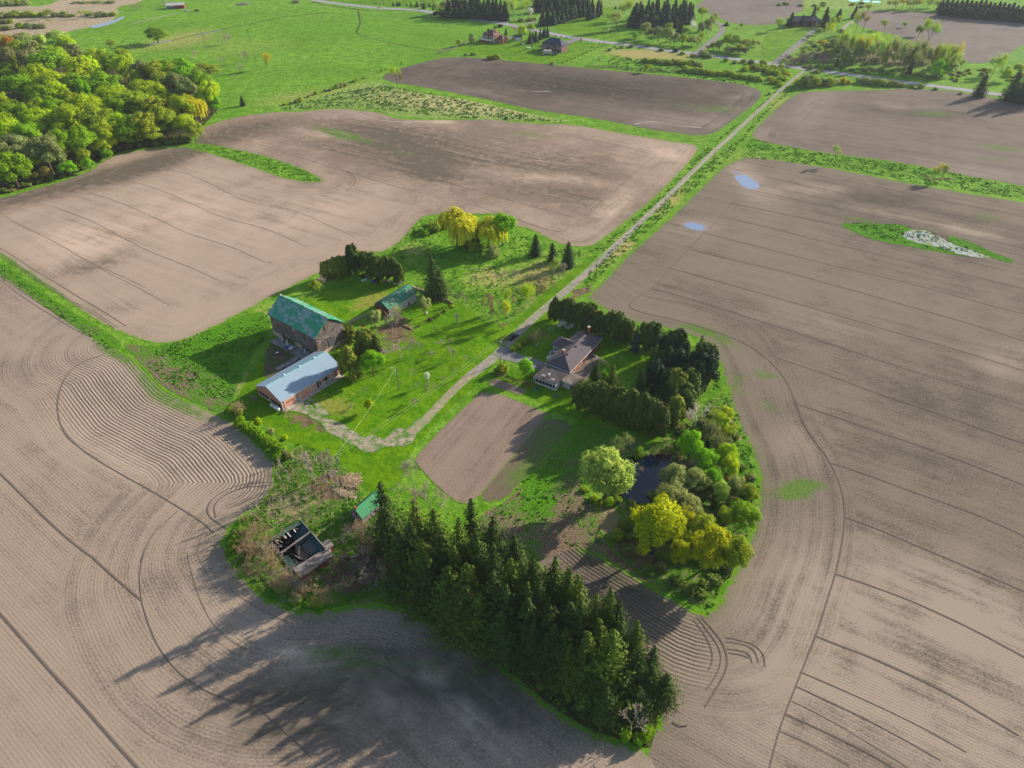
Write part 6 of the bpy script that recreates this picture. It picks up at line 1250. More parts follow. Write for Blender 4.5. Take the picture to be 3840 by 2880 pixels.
# ---- pond copse
cp = [('bigtree', 520, 880, 455, 470, 'pale', 'big light green willow left of the pond'), ('airy', 632, 488, 288, 165, 'sage', 'slim grey-green tree between the front hedge and the pond'), ('shrub', 815, 490, 395, 85, 'green', 'small round green bush at the upper bank of the pond'),
 ('maple', 1240, 535, 268, 190, 'bright', 'bright green tree at the upper right bank of the pond'), ('maple', 1380, 640, 448, 240, 'bright', 'bright green tree right of the pond, behind the sage trees'), ('maple', 1425, 770, 590, 180, 'bright', 'lower bright green crown right of the pond'),
 ('maple', 1545, 590, 380, 190, 'lime', 'yellow-green tree at the right edge of the pond copse'), ('maple', 1575, 680, 480, 150, 'lime', 'second yellow-green tree at the right edge of the pond copse'), ('bigtree', 1110, 800, 578, 270, 'sage', 'grey-green rounded tree overhanging the right bank'), ('bigtree', 1295, 820, 605, 230, 'sage', 'grey-green tree right of the overhanging one'),
 ('bigtree', 1080, 1000, 755, 300, 'sage', 'large sage-green tree behind the big yellow one'), ('maple', 1220, 1050, 830, 210, 'sage', 'sage-green tree right of the big yellow one'), ('bigtree', 925, 1320, 865, 440, 'yel', 'biggest bright yellow tree below the pond'), ('maple', 1000, 1050, 805, 170, 'yel', 'small yellow crown above the biggest yellow tree'),
 ('maple', 1185, 1120, 915, 170, 'yel', 'yellow crown at the right shoulder of the biggest yellow tree'), ('maple', 1170, 1260, 1118, 160, 'yel', 'small yellow tree between the two large yellow trees, upper'), ('maple', 1150, 1440, 1228, 170, 'yel', 'small yellow tree between the two large yellow trees, lower'), ('bigtree', 1400, 1450, 1108, 360, 'yel', 'large yellow tree at the lower right of the copse'),
 ('maple', 1600, 1530, 1175, 240, 'olive', 'olive-lime tree right of the lower large yellow tree'), ('maple', 1700, 1100, 900, 230, 'green', 'green rounded tree at the right edge beside the field'), ('maple', 1740, 900, 738, 160, 'olive', 'olive tree at the right edge of the copse'), ('maple', 1505, 890, 700, 160, 'pale', 'pale lime tree in the middle of the copse'), ('maple', 1630, 850, 660, 150, 'sage', 'grey-green tree at the right side of the copse'),
 ('maple', 1500, 280, 115, 140, 'lime', 'yellow-green tree at the upper right of the copse'), ('airy', 1430, 300, 120, 150, 'olive', 'olive thin tree at the upper right of the copse'), ('airy', 1580, 330, 200, 110, 'lime', 'yellow-green sapling beside the upper field edge'), ('dense_conifer', 1400, 450, 350, 120, 'juniper', 'dark juniper in the middle of the copse'), ('bare', 1300, 240, 40, 190, 'white', 'white-limbed leafless tree at the top of the copse'),
 ('maple', 1360, 1200, 1010, 230, 'olive', 'dull olive tree between sage and yellow trees'), ('maple', 1560, 170, 60, 120, 'lime', 'small lime tree above the copse by the field'), ('airy', 1450, 400, 230, 170, 'grey', 'grey half-leafed tree in the upper copse'), ('airy', 1520, 460, 300, 130, 'grey', 'grey twiggy tree near the upper field edge'), ('bare', 1240, 660, 520, 90, 'twig', 'leafless shrub on the pond bank'), ('maple', 1640, 980, 860, 130, 'ygreen', 'small yellow-green crown at the right edge'), ('maple', 1560, 1090, 930, 150, 'olive', 'olive crown in the lower middle of the copse')]
for k, x, y, t, w, c, lb in cp: tb(CI, k, x, y, t, w*1.15, c, lb)
cpoly = gvp([(1420, 955), (1500, 900), (1545, 870), (1600, 960), (1628, 1030), (1625, 1100), (1600, 1170), (1560, 1260), (1520, 1310), (1440, 1265), (1350, 1195), (1340, 1150), (1420, 1060), (1480, 1010)])
for x, y, w, c in [(560, 900, 110, 'green'), (480, 900, 100, 'olive'), (640, 880, 100, 'olive'), (760, 900, 80, 'sage'), (880, 470, 60, 'sage'), (960, 470, 70, 'tan'), (700, 1100, 130, 'cedarB'), (640, 1180, 120, 'olive'), (720, 1250, 110, 'brown'), (800, 1380, 110, 'brown'), (1080, 500, 90, 'brown'), (1130, 560, 70, 'brown'), (780, 660, 70, 'tan'), (830, 610, 60, 'tan'), (640, 800, 110, 'olive'), (430, 860, 80, 'ygreen'), (350, 780, 70, 'ygreen')]:
    tb(CI, 'shrub' if c not in ('brown', 'tan') else 'bramble', x, y, y-w*.5, w, c, 'low bush on the bank around the pond', 'low bushes around the pond')

# ---- rough grass tufts (uncountable)
def tufts(name, polys, dens, size, cols, hgt=.5):
    Vs, Fs, off = [], [], 0
    for poly, dn in polys:
        A = np.array(poly); x0, y0 = A.min(0); x1, y1 = A.max(0); n = int((x1-x0)*(y1-y0)*dn*dens)
        X = rng.uniform(x0, x1, n); Y = rng.uniform(y0, y1, n); ok = inside(X, Y, poly); X, Y = X[ok], Y[ok]
        cl_ = np.array([mnoise.noise(Vector((a*.22, b*.22, 5))) for a, b in zip(X, Y)]); ok = cl_ > -.12; X, Y = X[ok], Y[ok]; n = len(X)
        s = size*(.5+rng.random(n)); k = 4
        P = np.repeat(np.stack([X, Y, s*.35], 1), k, 0)+rng.normal(size=(n*k, 3))*np.array([.22, .22, .04])
        P[:, 2] = abs(P[:, 2])
        N_ = rng.normal(size=(n*k, 3))*.6+np.array([0, 0, .8])
        V, F = quads(P, N_, size, rng, 1.2)
        V[:, 2] = np.maximum(V[:, 2], .01)
        Vs.append(V); Fs.append(F+off); off += len(V)
    me = mesh_np(name, np.concatenate(Vs), np.concatenate(Fs), cols)
    o = link(name, me); tag(o, 'clumps of rough grass and weeds growing on field margins and verges', 'grass', kind='stuff'); return o
m = NT('tuft', .9, .05); p = m.pos()
c = m.mix(m.step(m.noise(p, .13, 4, .7), .4, .62), lin(56, 108, 14), lin(96, 150, 34)); c = m.mix(m.math('MULTIPLY', m.step(m.noise(p, .5, 4, .7), .55, .68), .7), c, STRAW); m.color(c); M['tuft'] = m.m
tp = [(gvp([(1262, 600), (1340, 520), (1430, 440), (1560, 325), (1600, 300), (1640, 252), (1730, 170), (1712, 198), (1668, 230), (1612, 296), (1570, 345), (1498, 408), (1420, 482), (1358, 535), (1300, 592), (1268, 625)]), 1.0),
      (gvp([(1265, 545), (1300, 530), (1420, 430), (1515, 330), (1570, 285), (1650, 225), (1700, 175), (1560, 300), (1440, 420), (1330, 520), (1285, 560)]), 1.0),
      (gvp([(1620, 300), (1800, 335), (2000, 362), (2212, 405), (2212, 430), (2000, 398), (1800, 360), (1600, 340)]), .8), (gvp(thicket), .8), (gvp([(345, 750), (470, 708), (585, 680), (580, 720), (520, 800), (500, 870), (380, 840), (320, 790)]), 1.2),
      (gvp([(1060, 1105), (1150, 1020), (1240, 920), (1280, 1000), (1280, 1120), (1320, 1200), (1240, 1180), (1110, 1140)]), .6), (gvp([(1555, 790), (1620, 960), (1642, 1060), (1600, 1200), (1530, 1325), (1470, 1290), (1580, 1180), (1600, 1000), (1520, 900)]), .8),
      (gvp([(840, 550), (900, 480), (960, 465), (1100, 500), (1250, 545), (1190, 620), (1100, 690), (1030, 670), (940, 620)]), .5), (gvp([(0, 565), (120, 655), (240, 742), (262, 750), (250, 765), (180, 720), (60, 635), (0, 600)]), .9),
      (gvp([(900, 1325), (1000, 1375), (1120, 1465), (1240, 1560), (1330, 1592), (1430, 1570), (1455, 1500), (1430, 1540), (1300, 1550), (1150, 1450), (1000, 1340)]), 1.0), (gvp(wedge), .8),
      (gvp([(1840, 482), (1950, 485), (2010, 500), (2150, 560), (2060, 545), (1900, 515)]), 1.0)]
tufts('rough_grass', tp, 1.0, .3, M['tuft'])
tufts('rough_grass', [(gvp([(600, 238), (760, 192), (838, 186), (1000, 216), (1160, 252), (1240, 264), (1000, 256), (820, 236), (720, 231)]), .35), (gvp([(1330, 120), (1600, 165), (1660, 180), (1600, 182), (1440, 160), (1300, 146)]), .3)], 1.0, .55, M['tuft'])
# reeds standing in the wet patch

# ================================================================== buildings
def roof_paint(name, base, patch, rust, rough=.5, spec=.4, pamt=.5, scale=.5):
    m = NT(name, rough, spec); p = m.obj()
    vo = m.n('ShaderNodeTexVoronoi'); vo.distance = 'CHEBYCHEV'; m.put(vo.inputs['Vector'], m.mapv(p, (1.0, .55, 1.0))); vo.inputs['Scale'].default_value = scale; vo.inputs['Randomness'].default_value = .85
    v = m.sep(vo.outputs['Color'])[0]
    dd = vo.outputs['Distance']
    f = m.math('MULTIPLY', m.step(m.math('ADD', v, m.math('MULTIPLY', m.math('SUBTRACT', m.noise(p, .5, 3), .5), .7)), 1-pamt, 1.03-pamt), m.step(m.math('ADD', dd, m.math('MULTIPLY', m.noise(p, 3, 3), .2)), .62, .52))
    c = m.mix(m.math('MULTIPLY', f, .95), base, patch)
    r = m.step(m.noise(p, .35, 5, .75), .56, .7)
    c = m.mix(m.math('MULTIPLY', r, .6), c, rust)
    c = m.mix(m.math('MULTIPLY', m.noise(p, 6, 3), .3), c, tuple(x*.5 for x in base[:3])+(1,))
    m.color(c); m.bump(m.noise(m.mapv(p, (1, 6, 1)), 1.0, 2), .3, .03)
    return m.m
def boards(name, a, b, rough=.9, vert=True, freq=5.0, horiz=False):
    m = NT(name, rough, .1); p = m.obj(); x, y, z = m.sep(p)
    u = m.math('ADD', x, y) if vert else z
    w = z if vert else m.math('ADD', x, y)
    n1 = m.noise(m.comb(m.math('MULTIPLY', u, freq), m.math('MULTIPLY', w, .25), 0.0), 1.0, 4, .7)
    n2 = m.noise(p, .4, 3)
    c = m.mix(m.step(m.math('ADD', n1, m.math('MULTIPLY', m.math('SUBTRACT', n2, .5), .5)), .3, .7), a, b)
    m.color(c); m.bump(n1, .5, .03); return m.m
def ribbed(name, a, b, freq, rough=.4, spec=.4, axis=0, rust=None, metal=0.0):
    m = NT(name, rough, spec); p = m.obj(); xyz = m.sep(p)
    u = xyz[axis] if axis < 3 else m.math('ADD', xyz[0], xyz[1])
    s = m.math('SINE', m.math('MULTIPLY', u, freq*6.283))
    c = m.mix(m.step(s, .6, .98), a, b); c = m.mix(m.math('MULTIPLY', m.noise(p, .5, 4, .7), .35), c, tuple(x*.7 for x in a[:3])+(1,))
    if rust is not None: c = m.mix(m.math('MULTIPLY', m.step(m.noise(p, .5, 5, .8), .63, .72), .6), c, rust)
    m.color(c); m.bump(s, .25, .03); m.b.inputs['Metallic'].default_value = metal; return m.m
M['barn_roof'] = roof_paint('barn_roof', lin(20, 146, 104), lin(140, 158, 158), lin(108, 92, 66), .33, .8, .6, .85)
M['barn_boards'] = boards('barn_boards', lin(66, 60, 59), lin(132, 122, 116))
M['stone'] = plain('foundation_stone', lin(176, 160, 136), .95, .1, .4, 1.2)
M['shed_roof'] = ribbed('shed_roof', lin(134, 158, 176), lin(154, 174, 188), 1.6, .5, .35, 0, lin(196, 178, 120))
M['pink'] = ribbed('pink_siding', lin(190, 132, 114), lin(168, 112, 96), 1.5, .6, .2, 3)
M['white'] = plain('white_paint', lin(226, 224, 220), .5, .3, .12)
M['concrete'] = plain('concrete', lin(178, 170, 158), .9, .15, .35, .8)
M['slab'] = plain('concrete_slab', lin(150, 146, 142), .9, .15, .4, .5)
M['glass'] = plain('window_glass', lin(28, 34, 42), .1, .6, .1)
M['door'] = boards('door_boards', lin(186, 128, 108), lin(206, 150, 128))
M['small_roof'] = roof_paint('small_roof', lin(34, 118, 90), lin(124, 138, 120), lin(120, 100, 84), .6, .3, .4, .9)
M['metalwall'] = ribbed('metal_wall', lin(172, 170, 168), lin(196, 194, 192), 1.2, .5, .3, 3, lin(150, 120, 90))
M['darkboard'] = boards('dark_boards', lin(62, 62, 68), lin(104, 102, 106))
M['redboard'] = boards('red_boards', lin(112, 34, 32), lin(158, 62, 56))
M['shingle'] = plain('shingles', lin(98, 90, 94), .9, .15, .22, 3.0)
M['brick'] = plain('brick', lin(172, 96, 70), .9, .1, .3, 5)
M['deck'] = boards('deck_boards', lin(98, 89, 82), lin(130, 119, 108), .85, False, 3.0)
M['porchroof'] = boards('porch_roofing', lin(66, 61, 62), lin(92, 85, 84), .85, True, 2.2)
M['panel'] = boards('pale_panels', lin(170, 172, 158), lin(200, 200, 186), .7, True, 2)
M['teal'] = plain('vent_teal', lin(140, 200, 196), .5, .4, .1)
M['metal'] = plain('grey_metal', lin(160, 162, 166), .4, .5, .1, 1, .5)
M['black'] = plain('black_plastic', lin(24, 24, 28), .4, .4, .2)
M['rubber'] = plain('rubber', lin(22, 22, 22), .9, .1, .2)
M['wood'] = boards('timber', lin(120, 104, 88), lin(160, 142, 122))
M['polewood'] = plain('pole_wood', lin(116, 104, 94), .9, .1, .3, 3)
M['blue'] = plain('blue_plastic', lin(20, 80, 190), .4, .4, .1)
M['red'] = plain('red_paint', lin(220, 34, 22), .5, .4, .1)
M['slate'] = plain('slate_roof', lin(70, 76, 92), .8, .2, .2, 2)
M['tile'] = plain('brown_tile', lin(112, 78, 76), .8, .2, .2, 2)
M['orangebrick'] = plain('orange_brick', lin(186, 120, 84), .9, .1, .25, 2)
M['darkbrick'] = plain('dark_brick', lin(128, 98, 90), .9, .1, .25, 2)
M['greenroof2'] = ribbed('green_metal_roof', lin(48, 134, 84), lin(36, 112, 70), 1.2, .6, .3, 1, lin(150, 110, 90))
M['planks'] = boards('grey_planks', lin(92, 86, 82), lin(150, 142, 136), .9, False, 4)
M['rot'] = plain('rotten_wood', lin(70, 62, 58), .95, .05, .6, 1.5)
M['tealroof'] = plain('faded_teal_roofing', lin(36, 76, 78), .7, .2, .35, 1.2)
M['mossroof'] = plain('mossy_roofing', lin(92, 116, 96), .8, .2, .35, 1.2)

def B(name, boxes, mat, parent, bevel=0):
    mb = MB()
    for b in boxes: mb.box(*b)
    return mb.build(name, mat, parent, bevel=bevel)
def window(parent, axis, pos, a0, a1, z0, z1, out, frame=None, name='window', fw=.1):
    """out = +1/-1: outward direction along the axis"""
    t = .06*out; f = MB(); g = MB()
    def bx(mb, u0, u1, w0, w1, d0, d1):
        d0, d1 = min(d0, d1), max(d0, d1)
        if axis == 'x': mb.box(pos+d0, pos+d1, u0, u1, w0, w1)
        else: mb.box(u0, u1, pos+d0, pos+d1, w0, w1)
    for (u0, u1, w0, w1) in ((a0-fw, a1+fw, z1, z1+fw), (a0-fw, a1+fw, z0-fw, z0), (a0-fw, a0, z0, z1), (a1, a1+fw, z0, z1)):
        bx(f, u0, u1, w0, w1, -.02*out, t)
    bx(g, a0, a1, z0, z1, -.02*out, .025*out)
    fr = f.build(name, frame or M['white'], parent)
    g.build('pane', M['glass'], fr)
    return fr
def gable_roof(parent, x0, x1, y0, y1, ze, zr, mat, along='y', t=.18, name='roof'):
    """ridge runs along the given axis"""
    m_ = MB()
    if along == 'y':
        xm = (x0+x1)/2
        m_.quad((x0, y0, ze), (xm, y0, zr), (xm, y1, zr), (x0, y1, ze), -t); m_.quad((xm, y0, zr), (x1, y0, ze), (x1, y1, ze), (xm, y1, zr), -t)
    else:
        ym = (y0+y1)/2
        m_.quad((x0, y0, ze), (x1, y0, ze), (x1, ym, zr), (x0, ym, zr), t); m_.quad((x0, ym, zr), (x1, ym, zr), (x1, y1, ze), (x0, y1, ze), t)
    return m_.build(name, mat, parent)
def gable_walls(parent, x0, x1, y0, y1, z0, ze, zr, mat, along='y', name='wall'):
    m_ = MB()
    if along == 'y':
        xm = (x0+x1)/2
        P = [(x0, ze), (x0, z0), (x1, z0), (x1, ze), (xm, zr)]
        n = 5; m_.add([(x, y0, z) for x, z in P]+[(x, y1, z) for x, z in P], [tuple(range(n)), tuple(range(2*n-1, n-1, -1))]+[(i, n+i, n+(i+1) % n, (i+1) % n) for i in range(n)])
    else:
        ym = (y0+y1)/2
        P = [(y0, ze), (y0, z0), (y1, z0), (y1, ze), (ym, zr)]
        n = 5; m_.add([(x0, y, z) for y, z in P]+[(x1, y, z) for y, z in P], [tuple(range(n-1, -1, -1)), tuple(range(n, 2*n))]+[(i, (i+1) % n, n+(i+1) % n, n+i) for i in range(n)])
    return m_.build(name, mat, parent)
def hip_roof(parent, x0, x1, y0, y1, ze, zr, mat, inset=None, name='roof', t=.2):
    w = x1-x0; L = y1-y0; m_ = MB()
    if L >= w:
        k = inset if inset is not None else w/2; a = ((x0+x1)/2, y0+k, zr); b = ((x0+x1)/2, y1-k, zr)
        m_.add([(x0, y0, ze), (x1, y0, ze), (x1, y1, ze), (x0, y1, ze), a, b, (x0, y0, ze-t), (x1, y0, ze-t), (x1, y1, ze-t), (x0, y1, ze-t)],
               [(0, 1, 4), (1, 2, 5, 4), (2, 3, 5), (3, 0, 4, 5), (0, 6, 7, 1), (1, 7, 8, 2), (2, 8, 9, 3), (3, 9, 6, 0), (9, 8, 7, 6)])
    else:
        k = inset if inset is not None else L/2; a = (x0+k, (y0+y1)/2, zr); b = (x1-k, (y0+y1)/2, zr)
        m_.add([(x0, y0, ze), (x1, y0, ze), (x1, y1, ze), (x0, y1, ze), a, b, (x0, y0, ze-t), (x1, y0, ze-t), (x1, y1, ze-t), (x0, y1, ze-t)],
               [(0, 1, 5, 4), (1, 2, 5), (2, 3, 4, 5), (3, 0, 4), (0, 6, 7, 1), (1, 7, 8, 2), (2, 8, 9, 3), (3, 9, 6, 0), (9, 8, 7, 6)])
    return m_.build(name, mat, parent)

# ---- big barn
bt = empty('barn', (-66.4, 198.2), R(52.85)); tag(bt, 'big weathered timber barn with patchy green roof beside the long shed', 'barn')
L, W = 25.4, 13.1
gable_walls(bt, .45, W-.45, .4, L-.4, 1.7, 8.15, 12.85, M['barn_boards'])
B('foundation', [(.3, W-.3, .25, .9, 0, 1.75), (.3, W-.3, L-.9, L-.25, 0, 1.75), (W-.9, W-.3, .9, L-.9, 0, 1.75), (.3, .8, .9, 3, 0, 1.75), (.3, .8, 9, 13, 0, 1.75), (.3, .8, 20, L-.9, 0, 1.75)], M['stone'], bt)
rf = gable_roof(bt, 0, W, 0, L, 8.4, 13.2, M['barn_roof'], t=.2)
B('post', [(.5, .75, y, y+.25, 0, 1.7) for y in (4.2,)], M['wood'], bt)
for y in (5.6, 7.4, 14.5, 16.5, 18.2): B('post', [(.5, .75, y, y+.25, 0, 1.7)], M['wood'], bt)
for y, mt in ((1.0, 'black'), (12.6, 'black'), (24.8, 'white')):
    v = MB(); v.tube((W/2, y, 13.15), (W/2, y, 13.65), .16, .16, 8); v.tube((W/2, y, 13.65), (W/2, y, 13.95), .3, .03, 8); v.build('roof_vent', M[mt], bt)
s_ = MB(); s_.box(4.6, 4.85, .33, .42, 9.3, 11.2); s_.build('slit_opening', M['black'], bt)
for a, b in (((2.5, .28, 4.6), (10.5, .28, 9.2)), ((1.2, .2, 6.2), (12.3, .2, 7.0)), ((.7, .28, 7.9), (8.6, .28, 4.9))):
    v = MB(); v.bar(a, b, .14); v.build('brace', M['planks'], bt)
B('gable_door', [(5.2, 8.6, .3, .39, 1.75, 5.2)], M['darkboard'], bt)
B('patch_panel', [(.36, .44, 11.6, 12.2, 6.9, 8.0)], M['white'], bt)
B('eave_trim', [(-.02, .1, 0, L, 8.12, 8.24), (W-.1, W+.02, 0, L, 8.12, 8.24)], M['planks'], bt)
mb = MB(); mb.box(-2.2, -1.9, 13.8, 14.1, 0, 3.2); o = mb.build('standing_pipe', M['white']); o.location = bt.location; o.rotation_euler = bt.rotation_euler; tag(o, 'upright white post standing in the barn yard', 'post')
# ---- barnyard slabs
def localsheet(name, root, pts, z, mat):
    m_ = MB(); m_.prism(pts, z-.06, z); o = m_.build(name, mat); o.location = root.location; o.rotation_euler = root.rotation_euler; tag(o, kind='structure'); return o
localsheet('concrete_slab', bt, [(-3.4, 0), (.2, -.5), (.2, 22), (-3.6, 22.5)], .1, M['slab'])
def slabs():
    for (a, b, c, d_) in [((835, 1540), (1180, 1660), (860, 1900), (660, 1750))]: pass
CS = [[CR.G(*p) for p in q] for q in [[(920, 170), (1090, 60), (1300, 170), (1180, 250), (1010, 280)], [(570, 510), (990, 260), (1060, 300), (900, 410), (620, 545)], [(640, 40), (760, 60), (900, 170), (780, 150)]]]
for i, q in enumerate(CS):
    m_ = MB(); m_.prism(q[::-1], .02, .11+.01*i); tag(m_.build('concrete_slab', M['slab']), kind='structure')
m = NT('yard_soil', .95, .05); m.color(m.mix(m.step(m.noise(m.pos(), .5, 4, .7), .4, .6), lin(112, 88, 78), lin(70, 92, 44))); M['yard'] = m.m
sheet('yard_soil', [CR.G(*p) for p in [(330, 620), (340, 300), (420, 30), (700, -60), (1000, 150), (1300, 200), (1100, 350), (700, 560), (480, 700), (360, 700)]], .05, M['yard'], 3, [], jitter=.4)
# ---- clutter in the barn yard
def thing_box(name, cat, label, x, y, w, l, h, mat, rz=0, group=None, z=0, extra=None):
    e = empty(name, (x, y, z), rz); tag(e, label, cat, group)
    B('body', [(-w/2, w/2, -l/2, l/2, 0, h*.9)], mat, e, .03)
    B('rim', [(-w/2-.03, w/2+.03, -l/2-.03, l/2+.03, h*.9, h)], extra or M['metal'], e)
    return e
X, Y = CR.G(845, 110); e = empty('flat_trailer', (X, Y), R(150)); tag(e, 'loaded flat wagon with pale side and blue items in the barn yard', 'wagon')
B('bed', [(-2.2, 2.2, -.9, .9, .6, .75)], M['wood'], e); B('side_panel', [(-2.2, 2.2, -.98, -.9, .5, 1.0)], M['white'], e)
B('cargo', [(-1.8, -.6, -.7, .5, .75, 1.15)], M['white'], e); B('cargo', [(-.3, .9, -.6, .6, .75, 1.1)], M['blue'], e); B('cargo', [(1.1, 1.9, -.6, .5, .75, 1.25)], M['metal'], e)
for x in (-1.3, 1.3):
    for y in (-.85, .85):
        w_ = MB(); w_.tube((x, y-.1, .3), (x, y+.1, .3), .3, .3, 12); w_.build('wheel', M['rubber'], e)
for k, (px, py, lb) in enumerate([(610, 210, 'small dark box with white lid on the barn yard grass'), (1110, 60, 'pale drum against the long barn wall'), (1190, 130, 'pale scrap heap box by the barn corner')]):
    X, Y = CR.G(px, py); thing_box('crate', 'crate', lb, X, Y, 1.0, .8, .7, M['black'] if k == 0 else M['metal'], .5, extra=M['white'])
rs = np.random.default_rng(5)
bx_ = empty('lumber_scrap', tuple(bt.matrix_world.translation) if False else (0, 0, 0)); col.objects.unlink(bx_); bpy.data.objects.remove(bx_)
for k, (yy, lb) in enumerate([(2.6, 'heap of leaning boards and white scrap at the near barn corner'), (6.3, 'boards and scrap leaning under the middle of the barn wall'), (17.5, 'scrap boards leaning under the far part of the barn wall')]):
    e = empty('scrap_heap', (0, 0, 0), 0); e.location = Vector(bt.location)+Vector((math.cos(R(52.85))*-.6-math.sin(R(52.85))*yy, math.sin(R(52.85))*-.6+math.cos(R(52.85))*yy, 0)); e.rotation_euler = (0, 0, R(52.85)); tag(e, lb, 'scrap heap')
    for i in range(9):
        mb = MB(); a = (rs.uniform(-1.4, .2), rs.uniform(-1.6, 1.6), .15); b = (a[0]+rs.uniform(.3, 1.0), a[1]+rs.uniform(-.6, .6), rs.uniform(.6, 1.5)); mb.bar(a, b, .2, .06); mb.build('board', M[['white', 'wood', 'metal', 'planks'][i % 4]], e)

# ---- long shed
st = empty('long_shed', (-71.9, 170.7), R(51.3)); tag(st, 'long low shed with pink siding and pale blue metal roof', 'shed')
L, W = 24.2, 13.3
gable_walls(st, .25, L-.25, .35, W-.35, .55, 3.25, 6.15, M['pink'], 'x')
B('foundation', [(.2, L-.2, .3, .9, 0, .56), (.2, L-.2, W-.9, W-.3, 0, .56), (.2, .8, .9, W-.9, 0, .56), (L-.8, L-.2, .9, W-.9, 0, .56)], M['concrete'], st)
gable_roof(st, 0, L, 0, W, 3.4, 6.4, M['shed_roof'], 'x', .14)
B('ridge_cap', [(0, L, W/2-.2, W/2+.2, 6.36, 6.44)], M['teal'], st)
for x in (7, 13, 19):
    v = MB(); v.tube((x, W/2, 6.4), (x, W/2, 6.85), .26, .26, 10); v.tube((x, W/2, 6.85), (x, W/2, 7.25), .42, .12, 10); v.build('roof_vent', M['teal'], st)
def bigdoor(x0, x1, z1, strips=False):
    d_ = B('sliding_door', [(x0, x1, .2, .3, .1, z1)], M['door'], st)
    B('frame', [(x0-.12, x0, .18, .33, .05, z1+.1), (x1, x1+.12, .18, .33, .05, z1+.1), (x0-.12, x1+.12, .18, .33, z1, z1+.12)], M['white'], d_)
    return d_
d1 = bigdoor(1.3, 5.2, 2.9); B('pane', [(1.8, 3.2, .17, .22, 1.7, 1.95), (3.4, 4.8, .17, .22, 1.7, 1.95)], M['glass'], d1)
bigdoor(7.0, 11.6, 2.9); bigdoor(12.5, 13.7, 2.6)
B('door_track', [(.9, 12, .1, .3, 3.02, 3.14), (12.2, 21.4, .1, .3, 2.85, 2.97)], M['white'], st)
B('block_wall', [(5.4, 6.8, .26, .37, .1, 1.2), (15.8, 19.3, .26, .37, .1, 1.1), (21.3, 24, .26, .37, .1, 1.1), (11.8, 12.3, .26, .37, .1, 1.2)], M['concrete'], st)
dd_ = B('open_door', [(13.95, 14.7, .24, .36, .1, 2.5)], M['black'], st)
window(st, 'y', .3, 14.95, 15.6, .5, 2.5, -1); window(st, 'y', .34, 17.3, 18.2, 1.3, 2.4, -1, M['black'])
dd2 = B('door', [(19.7, 20.8, .2, .34, .3, 2.5)], M['door'], st); B('frame', [(19.58, 19.7, .18, .36, .2, 2.6), (20.8, 20.92, .18, .36, .2, 2.6), (19.58, 20.92, .18, .36, 2.5, 2.62)], M['white'], dd2)
for x in (.3, 18.9, 22.6): B('downpipe', [(x, x+.14, .16, .3, .2, 3.2 if x < 1 else 1.2)], M['white'], st)
for y0 in (1.2, 3.0, 4.6, 7.6, 9.3, 11.0): window(st, 'x', .25, y0+.0, y0+1.1, .85, 1.7, -1, M['black'])
v = MB(); v.bar((18.6, .7, 3.7), (18.6, .7, 5.0), .06); v.bar((18.2, .7, 4.8), (19.0, .7, 4.8), .05); v.build('antenna', M['black'], st)
B('apron', [(.5, L, -1.3, .2, .02, .1)], M['concrete'], st)
def tank(px, py, lab, l, r, rz):
    X, Y = CR.G(px, py); e = empty('storage_tank', (X, Y), rz); tag(e, lab, 'tank')
    v = MB(); v.tube((-l/2, 0, r+.25), (l/2, 0, r+.25), r, r, 16); v.tube((-l/2-.25, 0, r+.25), (-l/2, 0, r+.25), r*.55, r, 16); v.tube((l/2, 0, r+.25), (l/2+.25, 0, r+.25), r, r*.55, 16); v.build('body', M['white'], e, smooth=False)
    for x in (-l*.3, l*.3): B('cradle', [(x-.08, x+.08, -r*.7, r*.7, 0, .4)], M['metal'], e)
tank(610, 1375, 'white horizontal tank at the near corner of the long shed', 1.9, .6, R(-38)); tank(510, 1310, 'smaller white tank farther along the shed gable', 1.1, .5, R(-38))
X, Y = CR.G(780, 1400); e = empty('picnic_table', (X, Y), R(60)); tag(e, 'small brown wooden table at the corner of the long shed', 'table')
B('tabletop', [(-.9, .9, -.4, .4, .7, .76)], M['wood'], e); B('bench', [(-.9, .9, -.85, -.6, .4, .45)], M['wood'], e); B('bench', [(-.9, .9, .6, .85, .4, .45)], M['wood'], e)
for x in (-.7, .7): v = MB(); v.bar((x, -.7, 0), (x, .3, .7), .08); v.bar((x, .7, 0), (x, -.3, .7), .08); v.build('leg', M['wood'], e)
X, Y = CR.G(110, 1140); e = empty('wooden_steps', (X, Y), R(141)); tag(e, 'brown wooden steps at the far end of the shed gable', 'steps')
for i in range(4): B('step', [(-1.2+i*.5, -.7+i*.5, -.6, .6, .1+i*.22, .2+i*.22)], M['wood'], e)
B('rail', [(-1.2, 1, -.66, -.6, .8, .9), (-1.2, 1, .6, .66, .8, .9)], M['wood'], e)

# ---- small barn
sb = empty('small_barn', (-45.5, 224.2), R(53.9)); tag(sb, 'small barn with streaked green roof and pale metal walls', 'barn'); L, W = 15.5, 8.0
gable_walls(sb, .3, L-.3, .3, W-.3, 0, 3.35, 5.75, M['metalwall'], 'x'); gable_roof(sb, 0, L, 0, W, 3.5, 6.0, M['small_roof'], 'x', .12)
m_ = MB(); m_.add([(.26, .35, 0), (.26, W-.35, 0), (.26, W-.35, 3.3), (.26, W/2, 5.7), (.26, .35, 3.3), (.31, .35, 0), (.31, W-.35, 0), (.31, W-.35, 3.3), (.31, W/2, 5.7), (.31, .35, 3.3)], [(0, 4, 3, 2, 1), (5, 6, 7, 8, 9), (0, 1, 6, 5), (1, 2, 7, 6), (2, 3, 8, 7), (3, 4, 9, 8), (4, 0, 5, 9)]); m_.build('gable_front', M['darkboard'], sb)
